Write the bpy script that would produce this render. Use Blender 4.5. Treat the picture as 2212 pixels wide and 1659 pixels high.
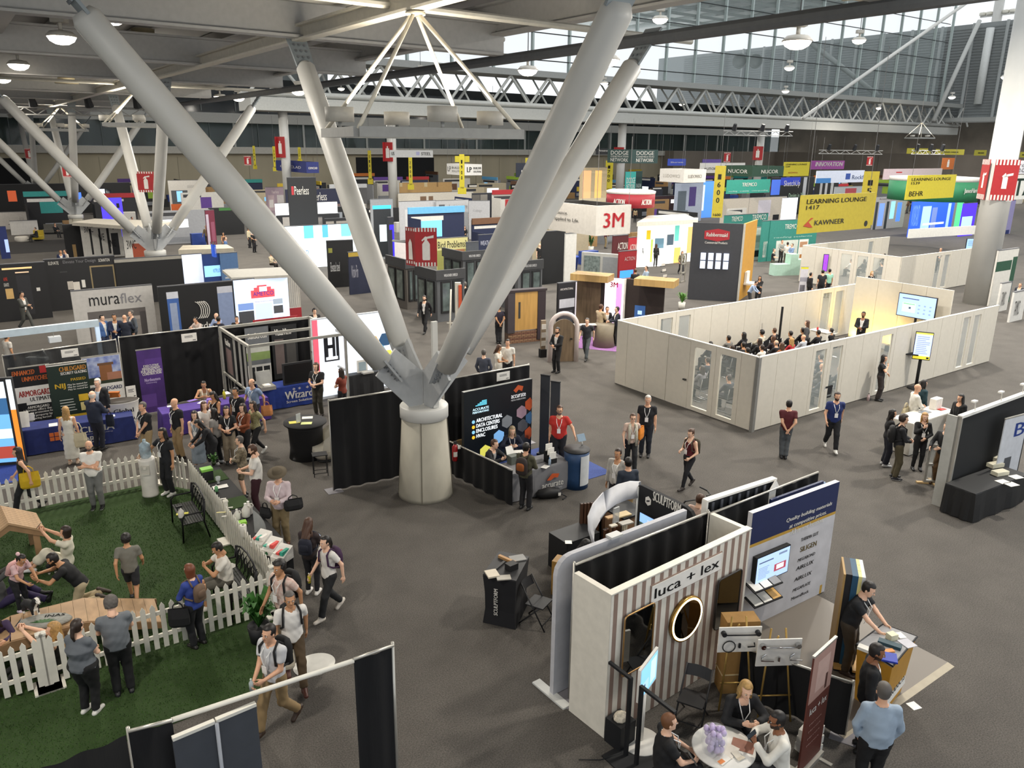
import bpy,math,random
import numpy as np
from mathutils import Matrix,Vector
random.seed(7)
SC=bpy.context.scene
for _o in list(bpy.data.objects):bpy.data.objects.remove(_o)
IW,IH,FPX,CAMH=2212,1659,1700.0,8.6
_t,_r=math.radians(16.8),math.radians(.68)
FW=Vector((0,math.cos(_t),-math.sin(_t)))
_rt,_up=Vector((1,0,0)),Vector((0,math.sin(_t),math.cos(_t)))
RT=_rt*math.cos(_r)+_up*math.sin(_r)
UP=_up*math.cos(_r)-_rt*math.sin(_r)
CPOS=Vector((0,0,CAMH))
_cd=bpy.data.cameras.new('camera');_cd.sensor_width=36;_cd.lens=36*FPX/IW
_cd.clip_end=600
_cam=bpy.data.objects.new('camera',_cd);SC.collection.objects.link(_cam)
_m=Matrix((RT,UP,-FW)).transposed().to_4x4();_m.translation=CPOS
_cam.matrix_world=_m;SC.camera=_cam
SC.view_settings.view_transform='Standard';SC.view_settings.look='None'
SC.view_settings.gamma=1;SC.view_settings.use_curve_mapping=False
SC.view_settings.exposure=0.0
SC.cycles.use_denoising=True
SC.cycles.max_bounces=5;SC.cycles.diffuse_bounces=3;SC.cycles.glossy_bounces=3
SC.cycles.transmission_bounces=4;SC.cycles.transparent_max_bounces=8
SC.cycles.caustics_reflective=False;SC.cycles.caustics_refractive=False
SC.cycles.sample_clamp_indirect=4
_w=bpy.data.worlds.new('overcast_sky');SC.world=_w;_w.use_nodes=True
_bg=_w.node_tree.nodes['Background']
_bg.inputs[0].default_value=(.93,.97,1.0,1);_bg.inputs[1].default_value=1.15
LAMP_W=900
YA=math.radians(35.5)
AX=math.degrees(YA);BX=AX-90
AV=Vector((math.cos(YA),math.sin(YA),0));BV=Vector((-math.sin(YA),math.cos(YA),0))
def ray(px,py):return FW+RT*((px-IW/2)/FPX)-UP*((py-IH/2)/FPX)
def G(px,py,z=0.0):
 d=ray(px,py);return CPOS+d*((z-CAMH)/d.z)
def at(px,py,y):
 d=ray(px,py);return CPOS+d*(y/d.y)
def prj(p):
 v=Vector(p)-CPOS;d=v.dot(FW);return IW/2+FPX*v.dot(RT)/d,IH/2-FPX*v.dot(UP)/d
def hgt(b,py):
 lo,hi=-3,60
 for _ in range(40):
  m=(lo+hi)/2
  if prj((b[0],b[1],m))[1]>py:lo=m
  else:hi=m
 return lo
def hall(a,b,z=0):return AV*a+BV*b+Vector((0,0,z))
def ab(p):return p.dot(AV),p.dot(BV)
def on_line(p,ax,px):
 a=math.radians(ax);d=Vector((math.cos(a),math.sin(a),0))
 lo=None
 r0=ray(px,prj(p)[1])
 f=lambda s:prj(p+d*s)[0]-px
 s0,s1=0.0,1.0
 for _ in range(30):
  f0,f1=f(s0),f(s1)
  if abs(f1-f0)<1e-9:break
  s0,s1=s1,s1-f1*(s1-s0)/(f1-f0)
 return s1
def uv(P,ax,px,py):
 a=math.radians(ax);d=Vector((math.cos(a),math.sin(a),0));n=Vector((-d.y,d.x,0));r=ray(px,py)
 q=CPOS+r*((Vector((P[0],P[1],0))-CPOS).dot(n)/r.dot(n));return(q-Vector((P[0],P[1],0))).dot(d),q.z
def lin(h):
 if not isinstance(h,str):return h
 h=h.lstrip('#')
 if len(h)==3:h=''.join(c*2 for c in h)
 v=[int(h[i:i+2],16)/255 for i in(0,2,4)]
 return tuple(c/12.92 if c<.04045 else((c+.055)/1.055)**2.4 for c in v)
_MC={}
def M(h,rough=.6,metal=0.0,emit=0.0,noise=.06,scale=6.0,bump=0.0,alpha=1.0,stretch=None,trans=0.0,c2=None,coat=0.0):
 k=(h,rough,metal,emit,noise,scale,bump,alpha,stretch,trans,c2,coat)
 if k in _MC:return _MC[k]
 m=bpy.data.materials.new('paint_'+str(len(_MC)));m.use_nodes=True
 nt=m.node_tree;b=nt.nodes['Principled BSDF'];c=lin(h)
 b.inputs['Base Color'].default_value=(*c,1);b.inputs['Roughness'].default_value=rough
 b.inputs['Metallic'].default_value=metal
 if coat:b.inputs['Coat Weight'].default_value=coat
 if alpha<1:b.inputs['Alpha'].default_value=alpha
 if trans:b.inputs['Transmission Weight'].default_value=trans
 if emit:
  b.inputs['Emission Color'].default_value=(*c,1);b.inputs['Emission Strength'].default_value=emit
 if(noise or bump)and not emit:
  tc=nt.nodes.new('ShaderNodeTexCoord');nz=nt.nodes.new('ShaderNodeTexNoise')
  nz.inputs['Scale'].default_value=scale;nz.inputs['Detail'].default_value=4
  src=tc.outputs['Object']
  if stretch:
   mp=nt.nodes.new('ShaderNodeMapping');mp.inputs['Scale'].default_value=stretch
   nt.links.new(src,mp.inputs[0]);src=mp.outputs[0]
  nt.links.new(src,nz.inputs['Vector'])
  cr=nt.nodes.new('ShaderNodeValToRGB');cr.color_ramp.elements[0].position=.3;cr.color_ramp.elements[1].position=.7
  d=lin(c2)if c2 else tuple(max(0,x*(1-noise))for x in c)
  e=c if c2 else tuple(min(1,x*(1+noise))for x in c)
  cr.color_ramp.elements[0].color=(*d,1);cr.color_ramp.elements[1].color=(*e,1)
  nt.links.new(nz.outputs[0],cr.inputs[0]);nt.links.new(cr.outputs[0],b.inputs['Base Color'])
  if bump:
   bp=nt.nodes.new('ShaderNodeBump');bp.inputs['Strength'].default_value=bump;bp.inputs['Distance'].default_value=.02
   nt.links.new(nz.outputs[0],bp.inputs['Height']);nt.links.new(bp.outputs[0],b.inputs['Normal'])
 _MC[k]=m;return m
def LED(h,s=1.0):return M(h,emit=s)
GLASS=M('dfe8e6',rough=.02,alpha=.16,noise=0)
WHITE,OFFW,BLACK,DARK,GREY=M('e8e4dc'),M('dcd6ca'),M('0f0f11',rough=.8),M('232325'),M('8a8a88')
ALU=M('b9b6ae',rough=.35,metal=.6);CHROME=M('c8c8c8',rough=.15,metal=1);STEEL=M('c6c7c4',rough=.5)
DRAPE=M('0c0c0f',rough=.9,noise=.5,scale=9,stretch=(30,30,.4))
class MB:
 def __init__(s):s.v=[];s.f=[];s.m=[]
 def add(s,vs,fs,mi=0):
  o=len(s.v);s.v+=[tuple(p)for p in vs];s.f+=[tuple(i+o for i in f)for f in fs]
  s.m+=([mi]*len(fs)if isinstance(mi,int)else mi);return s
 def box(s,x0,y0,z0,x1,y1,z1,mi=0):
  vs=[(x,y,z)for z in(z0,z1)for y in(y0,y1)for x in(x0,x1)]
  return s.add(vs,[(0,2,3,1),(4,5,7,6),(0,1,5,4),(2,6,7,3),(0,4,6,2),(1,3,7,5)],mi)
 def tube(s,p,q,r,r2=None,n=8,mi=0,cap=True):
  p,q=Vector(p),Vector(q);r2=r if r2 is None else r2
  d=(q-p).normalized();a=d.orthogonal().normalized();b=d.cross(a)
  if abs(d.z)<.99:
   a=Vector((0,0,1)).cross(d).normalized();b=d.cross(a)
  vs=[]
  for c,rr in((p,r),(q,r2)):
   for i in range(n):
    t=2*math.pi*(i+.5)/n;vs.append(c+(a*math.cos(t)+b*math.sin(t))*rr)
  fs=[(i,(i+1)%n,n+(i+1)%n,n+i)for i in range(n)]
  if cap:fs+=[tuple(reversed(range(n))),tuple(range(n,2*n))]
  return s.add(vs,fs,mi)
 def path(s,pts,r,n=6,mi=0,closed=False):
  pts=[Vector(p)for p in pts];N=len(pts);vs=[];up=None
  rr=r if isinstance(r,(list,tuple))else[r]*N
  for i,p in enumerate(pts):
   if closed:d=pts[(i+1)%N]-pts[i-1]
   else:d=pts[min(i+1,N-1)]-pts[max(i-1,0)]
   d.normalize()
   if up is None:up=d.orthogonal().normalized()
   up=(up-d*up.dot(d)).normalized();b=d.cross(up)
   for k in range(n):
    t=2*math.pi*k/n;vs.append(p+(up*math.cos(t)+b*math.sin(t))*rr[i])
  fs=[]
  for i in range(N if closed else N-1):
   j=(i+1)%N
   for k in range(n):fs.append((i*n+k,i*n+(k+1)%n,j*n+(k+1)%n,j*n+k))
  if not closed:fs+=[tuple(reversed(range(n))),tuple(range((N-1)*n,N*n))]
  return s.add(vs,fs,mi)
 def lathe(s,prof,n=16,c=(0,0,0),mi=0,sx=1,sy=1):
  vs=[];fs=[];k=len(prof)
  for r,z in prof:
   for i in range(n):
    t=2*math.pi*i/n;vs.append((c[0]+r*math.cos(t)*sx,c[1]+r*math.sin(t)*sy,c[2]+z))
  for j in range(k-1):
   for i in range(n):fs.append((j*n+i,j*n+(i+1)%n,(j+1)*n+(i+1)%n,(j+1)*n+i))
  if prof[0][0]>1e-4:fs.append(tuple(reversed(range(n))))
  if prof[-1][0]>1e-4:fs.append(tuple(range((k-1)*n,k*n)))
  return s.add(vs,fs,mi)
 def prism(s,pts,off,mi=0):
  n=len(pts);o=Vector(off);vs=[Vector(p)for p in pts]+[Vector(p)+o for p in pts]
  return s.add(vs,[tuple(reversed(range(n))),tuple(range(n,2*n))]+[(i,(i+1)%n,n+(i+1)%n,n+i)for i in range(n)],mi)
 def ball(s,c,rx,ry=None,rz=None,n=10,m=6,mi=0):
  ry=rx if ry is None else ry;rz=rx if rz is None else rz
  prof=[(max(math.sin(math.pi*j/m),1e-5),-math.cos(math.pi*j/m))for j in range(m+1)]
  o=len(s.v);s.lathe(prof,n,mi=mi)
  for i in range(o,len(s.v)):
   x,y,z=s.v[i];s.v[i]=(c[0]+x*rx,c[1]+y*ry,c[2]+z*rz)
  return s
 def sheet(s,fn,nu,nv,mi=0):
  vs=[fn(i/nu,j/nv)for j in range(nv+1)for i in range(nu+1)]
  return s.add(vs,[(j*(nu+1)+i,j*(nu+1)+i+1,(j+1)*(nu+1)+i+1,(j+1)*(nu+1)+i)for j in range(nv)for i in range(nu)],mi)
 def mesh(s,name,mats,smooth=False):
  me=bpy.data.meshes.new(name);me.from_pydata(s.v,[],s.f)
  for m in(mats if isinstance(mats,(list,tuple))else[mats]):me.materials.append(m)
  if any(s.m):me.polygons.foreach_set('material_index',s.m)
  if smooth:me.polygons.foreach_set('use_smooth',[True]*len(s.f))
  me.update();return me
def link(name,data,parent=None,loc=None,rz=0.0):
 o=bpy.data.objects.new(name,data);SC.collection.objects.link(o)
 if parent is not None:o.parent=parent
 if loc is not None:o.location=loc
 if rz:o.rotation_euler=(0,0,math.radians(rz))
 return o
def tag(o,label=None,cat=None,group=None,kind=None):
 if label:o['label']=label
 if cat:o['category']=cat
 if group:o['group']=group
 if kind or cat:o['kind']=kind or 'thing'
 return o
def smoothed(mb,name,mat):return mb.mesh(name,mat,True)
_TX={}
def text_mesh(s,mat,bold=0,shear=0.0,ext=.003):
 k=(s,bold,shear)
 if k not in _TX:
  cu=bpy.data.curves.new('letters','FONT');cu.body=s;cu.size=1;cu.resolution_u=2
  cu.align_x='LEFT';cu.shear=shear;cu.fill_mode='FRONT'
  o=bpy.data.objects.new('letters',cu);me=bpy.data.meshes.new_from_object(o)
  n=len(me.vertices);co=np.empty(n*3);me.vertices.foreach_get('co',co);co=co.reshape(n,3)
  fs=[tuple(p.vertices)for p in me.polygons]
  lo,hi=(co.min(0),co.max(0))if n else(np.zeros(3),np.ones(3))
  _TX[k]=((co-lo)/np.maximum(hi-lo,1e-6),fs,(hi-lo)[:2]);bpy.data.objects.remove(o)
 return _TX[k]
class T:
 def __init__(s,name,label=None,cat=None,loc=(0,0,0),rz=0.0,group=None,kind=None):
  s.o=link(name,None,None,loc,rz);s.o.empty_display_size=.2;tag(s.o,label,cat,group,kind)
 def add(s,name,mb,mat,parent=None,smooth=False,kind=None,label=None):
  o=link(name,mb.mesh(name,mat,smooth),parent or s.o);tag(o,label,kind=kind);return o
 def box(s,name,mat,*b,**k):return s.add(name,MB().box(*b),mat,**k)
 def tube(s,name,mat,p,q,r,r2=None,n=8,**k):return s.add(name,MB().tube(p,q,r,r2,n),mat,smooth=n>6,**k)
 def lathe(s,name,mat,prof,c=(0,0,0),n=20,**k):return s.add(name,MB().lathe(prof,n,c),mat,smooth=True,**k)
 def text(s,body,mat,x0,z0,x1,z1,y=-.004,parent=None,bold=.05,shear=0.0,vert=False,name='lettering'):
  co,fs,_=text_mesh(body,mat,0,shear)
  if bold:
   d=bold*1.3*(z1-z0 if not vert else x1-x0)/(x1-x0 if not vert else z1-z0);n=len(co);co=np.concatenate([co*[1-d,1,1],co*[1-d,1,1]+[d,0,0]]);fs=fs+[tuple(i+n for i in f)for f in fs]
  if vert:vs=[(x0+(1-b)*(x1-x0),y,z0+a*(z1-z0))for a,b,c in co]
  else:vs=[(x0+a*(x1-x0),y,z0+b*(z1-z0))for a,b,c in co]
  return s.add(name,MB().add(vs,fs),mat,parent)
 def sidetext(s,body,mat,x,y0,z0,y1,z1,bold=.01,shear=0.0,parent=None):
  co,fs,_=text_mesh(body,mat,0,shear)
  return s.add('lettering',MB().add([(x,y0+a*(y1-y0),z0+b*(z1-z0))for a,b,c in co],fs),mat,parent)
 def art(s,name,x0,z0,x1,z1,bg,cells,y=-.002,parent=None,th=0.0):
  us=sorted({0.,1.}|{c[i]for c in cells for i in(0,2)});vs_=sorted({0.,1.}|{c[i]for c in cells for i in(1,3)})
  mats=[bg];ids=[]
  for c in cells:
   if c[4]not in mats:mats.append(c[4])
   ids.append(mats.index(c[4]))
  mb=MB();nu,nv=len(us),len(vs_)
  mb.v=[(x0+u*(x1-x0),y,z0+v*(z1-z0))for v in vs_ for u in us]
  for j in range(nv-1):
   for i in range(nu-1):
    cu,cv=(us[i]+us[i+1])/2,(vs_[j]+vs_[j+1])/2;mi=0
    for c,q in zip(cells,ids):
     if c[0]<=cu<=c[2]and c[1]<=cv<=c[3]:mi=q
    mb.f.append((j*nu+i,j*nu+i+1,(j+1)*nu+i+1,(j+1)*nu+i));mb.m.append(mi)
  return s.add(name,mb,mats,parent)
 def share(s,name,me,loc=(0,0,0),rz=0,parent=None,mat=None):
  o=link(name,me,parent or s.o,loc,rz);return o
def solo(name,label,cat,mb,mat,loc=(0,0,0),rz=0.0,group=None,smooth=False,kind=None):
 o=link(name,mb.mesh(name,mat,smooth),None,loc,rz);return tag(o,label,cat,group,kind)
def struct(name,mb,mat,loc=(0,0,0),rz=0.0,smooth=False):
 return solo(name,None,None,mb,mat,loc,rz,None,smooth,'structure')
def clone(o,loc,rz=None,label=None,parent=None):
 c=o.copy();SC.collection.objects.link(c)
 if parent is not None:c.parent=parent
 else:
  c.location=loc
  if rz is not None:c.rotation_euler=(0,0,math.radians(rz))
  if label:c['label']=label
 for ch in o.children:clone(ch,None,parent=c)
 return c
def lines(x0,y0,x1,y1,n,mat,fill=.5,ragged=.3,seed=1):
 rr=random.Random(seed);out=[];st=(y1-y0)/n
 for i in range(n):
  out.append((x0,y0+i*st,x1-(x1-x0)*ragged*rr.random(),y0+i*st+st*fill,mat))
 return out
def face(pxl,pyt,pxr,pyb=None,h=None,z=None,y=None,ax=AX,g=None):
 if z is not None:p=G(pxl,pyt,z)
 elif y is not None:p=at(pxl,pyt,y)
 else:p=Vector((g[0],g[1],hgt(g,pyt)))
 w=on_line(p,ax,pxr)
 if h is None:h=p.z-hgt(p,pyb)
 return Vector((p.x,p.y,p.z-h)),w,h
#  people
def s_min(a,b,k):
 h=np.clip(.5+.5*(b-a)/k,0,1);return b+(a-b)*h-k*h*(1-h)
def d_cone(P,a,b,ra,rb):
 a=np.asarray(a,float);b=np.asarray(b,float);ba=b-a;L=max(ba@ba,1e-9)
 t=np.clip(((P-a)@ba)/L,0,1);return np.linalg.norm(P-a-t[:,None]*ba,axis=1)-(ra+(rb-ra)*t)
def d_prof(P,a,b,prof,X=(1,0,0),cap=True):
 a=np.asarray(a,float);b=np.asarray(b,float);ba=b-a;L=np.linalg.norm(ba);z=ba/L
 X=np.asarray(X,float);X=X-z*(X@z);X/=np.linalg.norm(X);Y=np.cross(z,X)
 q=P-a;tz=q@z/L;t=np.clip(tz,0,1);pr=np.array(prof,float)
 rx=np.interp(t,pr[:,0],pr[:,1]);ry=np.interp(t,pr[:,0],pr[:,2]);sh=np.interp(t,pr[:,0],pr[:,3])
 d=(np.sqrt((q@X/rx)**2+((q@Y-sh)/ry)**2)-1)*np.minimum(rx,ry)
 e=np.abs(tz-t)*L
 return np.where(e>0,np.sqrt(np.maximum(d,0)**2+e**2)+np.minimum(d,0)*.0,d)
def d_ell(P,c,r):
 r=np.asarray(r,float);q=(P-np.asarray(c,float))/r;k=np.linalg.norm(q,axis=1)
 return(k-1)*r.min()
def surf(fn,lo,hi,h):
 lo=np.asarray(lo,float);hi=np.asarray(hi,float);n=np.ceil((hi-lo)/h).astype(int)+1
 ax=[lo[i]+h*np.arange(n[i])for i in range(3)]
 Gd=np.stack(np.meshgrid(*ax,indexing='ij'),-1).reshape(-1,3)
 F=fn(Gd).reshape(n);S=F<0;c=n-1
 def cor(A,i,j,k):return A[i:i+c[0],j:j+c[1],k:k+c[2]]
 cs=[(i,j,k)for i in(0,1)for j in(0,1)for k in(0,1)]
 cnt=sum(cor(S,*q).astype(np.int8)for q in cs);act=(cnt>0)&(cnt<8)
 idx=np.argwhere(act)
 if not len(idx):return np.zeros((0,3)),[]
 acc=np.zeros((len(idx),3));num=np.zeros(len(idx))
 for a in cs:
  for d in range(3):
   if a[d]:continue
   b=list(a);b[d]=1
   fa=cor(F,*a)[act];fb=cor(F,*b)[act];m=(fa<0)!=(fb<0)
   t=np.where(m,fa/np.where(m,fa-fb,1),0);p=np.tile(np.array(a,float),(len(idx),1));p[:,d]=t
   acc+=p*m[:,None];num+=m
 V=lo+h*(idx+acc/num[:,None]);ID=-np.ones(c,int);ID[act]=np.arange(len(idx))
 Q=[]
 for d in range(3):
  u,v=(d+1)%3,(d+2)%3
  sl=[slice(None)]*3;sl[d]=slice(0,n[d]-1);A=S[tuple(sl)];sl[d]=slice(1,None);B=S[tuple(sl)]
  for flip,mm in((0,A&~B),(1,~A&B)):
   e=np.argwhere(mm);ok=(e[:,u]>0)&(e[:,v]>0)&(e[:,u]<n[u]-1)&(e[:,v]<n[v]-1);e=e[ok]
   if not len(e):continue
   g=[]
   for du,dv in((1,1),(0,1),(0,0),(1,0)):
    w=e.copy();w[:,u]-=du;w[:,v]-=dv;g.append(ID[w[:,0],w[:,1],w[:,2]])
   q=np.stack(g,1);Q.append(q[:,::-1]if flip else q)
 return V,np.concatenate(Q)
def np_mesh(name,V,Q,mats,mi=None):
 me=bpy.data.meshes.new(name);nv,nq=len(V),len(Q)
 me.vertices.add(nv);me.vertices.foreach_set('co',np.asarray(V,np.float32).ravel())
 me.loops.add(nq*4);me.loops.foreach_set('vertex_index',np.asarray(Q,np.int32).ravel())
 me.polygons.add(nq);me.polygons.foreach_set('loop_start',np.arange(0,nq*4,4,dtype=np.int32))
 me.polygons.foreach_set('use_smooth',np.ones(nq,bool))
 if mi is not None:me.polygons.foreach_set('material_index',np.asarray(mi,np.int32))
 for m in mats:me.materials.append(m)
 me.update(calc_edges=True);me.validate();return me
def _head(P):
 d=d_ell(P,(0,.012,.035),(.076,.094,.088))
 d=s_min(d,d_ell(P,(0,-.02,-.045),(.058,.068,.068)),.05)
 d=s_min(d,d_ell(P,(0,-.062,-.098),(.026,.024,.02)),.03)
 d=s_min(d,d_cone(P,(0,.02,-.06),(0,.03,-.17),.052,.056),.03)
 d=s_min(d,d_cone(P,(0,-.085,.012),(0,-.108,-.026),.008,.014),.012)
 for s in(-1,1):
  d=s_min(d,d_cone(P,(s*.045,-.078,.02),(s*.012,-.088,.024),.008,.008),.012)
  d=-s_min(-d,d_ell(P,(s*.033,-.1,.002),(.02,.018,.013)),.012)
  d=s_min(d,d_ell(P,(s*.08,.012,-.012),(.012,.02,.032)),.006)
 return d
def _hair(kind):
 cap=lambda P,g=.012:s_min(d_ell(P,(0,.016,.04),(.076+g,.094+g,.088+g)),d_ell(P,(0,.02,-.03),(.07+g*.6,.07+g,.07)),.03)
 def cut(P,d,back=-.075):
  face=np.maximum(P[:,1]+.045-np.clip(P[:,2],0,.1)*.55,P[:,2]-.082)
  low=(back+.115*np.clip((-P[:,1]+.03)/.08,0,1))-P[:,2]
  return np.maximum(np.maximum(d,-np.maximum(face,-1)*0+np.where(face<0,.01-face,-1)),low)
 if kind=='short':return lambda P:cut(P,cap(P))
 if kind=='curly':return lambda P:cut(P,cap(P,.03)+.006*np.sin(P[:,0]*90)*np.sin(P[:,1]*90)*np.sin(P[:,2]*90),-.06)
 if kind=='balding':return lambda P:np.maximum(cut(P,cap(P,.008)),P[:,2]-.045)
 if kind=='bun':return lambda P:np.minimum(cut(P,cap(P)),d_ell(P,(0,.11,.06),(.042,.04,.04)))
 if kind=='tail':return lambda P:s_min(cut(P,cap(P)),np.minimum(d_cone(P,(0,.115,.03),(0,.145,-.1),.034,.032),d_cone(P,(0,.145,-.1),(0,.12,-.2),.032,.014)),.015)
 if kind=='bob':
  def f(P):
   d=np.maximum(cut(P,cap(P,.018),-.2),-.13-P[:,2])
   return s_min(d,np.maximum(d_prof(P,(0,.03,-.13),(0,.025,.05),[(0,.085,.07,0),(1,.09,.09,0)]),np.where(P[:,1]<-.03,.02,-1)),.015)
  return f
 def f(P):
  d=cut(P,cap(P,.016),-.1)
  L=-.4 if kind=='long' else-.3
  b=d_prof(P,(0,.115,L),(0,.045,.02),[(0,.06,.02,0),(.3,.1,.035,0),(1,.088,.07,0)])
  for s in(-1,1):b=s_min(b,d_cone(P,(s*.07,.0,-.03),(s*.1,.02,-.26),.026,.02),.02)
  w=.006*np.sin(P[:,0]*80+P[:,2]*25)
  return s_min(d,b+w,.02)
 return f
_HB=dict(long=((-.15,-.12,-.46),(.15,.2,.16)),mid=((-.15,-.12,-.36),(.15,.2,.16)),tail=((-.12,-.12,-.25),(.12,.2,.16)))
_TM={}
def head_t(h):
 if('head',h)not in _TM:
  V,Q=surf(_head,(-.11,-.14,-.19),(.11,.13,.145),h)
  ctr=V[Q].mean(1);mi=np.zeros(len(Q),int)
  beard=(ctr[:,1]<.02)&(ctr[:,2]<-.045+.5*np.clip(ctr[:,1]+.05,0,.1))&(ctr[:,2]>-.125)
  mi[beard]=1
  mi[(np.abs(ctr[:,0])<.026)&(ctr[:,1]<-.07)&(np.abs(ctr[:,2]+.062)<.007)]=2
  vs,qs,ms=[V],[Q],[mi];n=len(V)
  for s in(-1,1):
   for(c,r,m)in(((s*.033,-.082,.004),(.015,.01,.008),3),((s*.033,-.09,.004),(.0075,.005,.0075),4),((s*.034,-.09,.026),(.019,.006,.004),1 if False else 5)):
    b=MB().ball(c,*r,n=8,m=4);f=[q if len(q)==4 else(*q,q[-1])for q in b.f]
    f=[q for q in f if len(set(q))==4]
    vs.append(np.array(b.v));qs.append(np.array(f)+n);ms.append(np.full(len(f),m));n+=len(b.v)
  _TM['head',h]=(np.concatenate(vs),np.concatenate(qs),np.concatenate(ms))
 return _TM['head',h]
def hair_t(kind,h):
 if('hair',kind,h)not in _TM:
  lo,hi=_HB.get(kind,((-.14,-.14,-.2),(.14,.18,.17)))
  _TM['hair',kind,h]=surf(_hair(kind),lo,hi,h)
 return _TM['hair',kind,h]
def hand_t(grip,h):
 k=('hand',grip,h)
 if k not in _TM:
  prims=[('p',)]
  cu={'flat':.12,'relax':.32,'grip':.85}[grip]
  chains=[]
  for i,(y,L,r)in enumerate(((.032,.074,.0085),(.011,.083,.0088),(-.011,.076,.0084),(-.031,.06,.0075))):
   p=np.array((.088-.004*abs(i-1),y,-.002));a=cu*(.5+.12*i);pts=[np.array((.06,y*.9,0)),p]
   for f in(.45,.32,.23):
    q=p+L*f*np.array((math.cos(a),(y*.9)*.6,-math.sin(a)));pts.append(q);p=q;a+=cu*.8
   chains.append((pts,r))
  t0=np.array((.022,.03,-.006));tp=[np.array((.015,.012,0)),t0,t0+np.array((.03,.022,-.008)),t0+np.array((.054,.026+(.004 if grip=='flat' else-.012),-.016 if grip!='grip' else-.034))]
  chains.append((tp,.0105))
  def f(P):
   d=d_prof(P,(-.01,0,0),(.085,0,0),[(0,.027,.02,0),(.35,.034,.018,0),(1,.043,.014,0)],(0,1,0))
   for pts,r in chains:
    c=None
    for a,b in zip(pts,pts[1:]):
     e=d_cone(P,a,b,r*1.06,r*.92);c=e if c is None else np.minimum(c,e)
    d=s_min(d,c,.006)
   return d
  _TM[k]=surf(f,(-.05,-.06,-.1),(.2,.09,.04),h)
 return _TM[k]
SKIN={0:M('e3b79b',.55,noise=.04),1:M('d6a586',.55,noise=.04),2:M('b98863',.55,noise=.04),3:M('8a5a3c',.5,noise=.04),4:M('5b3a28',.5,noise=.04)}
LIP={0:M('b9776b',.5),1:M('ad6e60',.5),2:M('94604f',.5),3:M('6d4034',.5),4:M('4a2a22',.5)}
EYEW,EYED=M('e9e6e2',.3),M('20140e',.2)
HC=dict(black=M('16110f',.5),dark=M('2a1d16',.5),brown=M('4a3020',.5),auburn=M('6b3a22',.5),blond=M('a8834f',.5,noise=.3,scale=30),grey=M('8f8b86',.6),white=M('cfcac2',.6),salt=M('56514d',.6),red=M('8a4a28',.5))
def std(**k):
 p=dict(ph=.93,py=0,lean=0.,side=0.,la=(.1,0,.085),ra=(-.1,0,.085),lk=(0,-1,0),rk=(0,-1,0),lw=(.25,-.03,.86),rw=(-.25,-.03,.86),le=(.4,.9,0),re=(-.4,.9,0),turn=0.,nod=0.,lg='relax',rg='relax',lt=None,rt=None,lf=0.,rf=0.,lpitch=0.,rpitch=0.,tw=0.)
 p.update(k);return p
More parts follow.
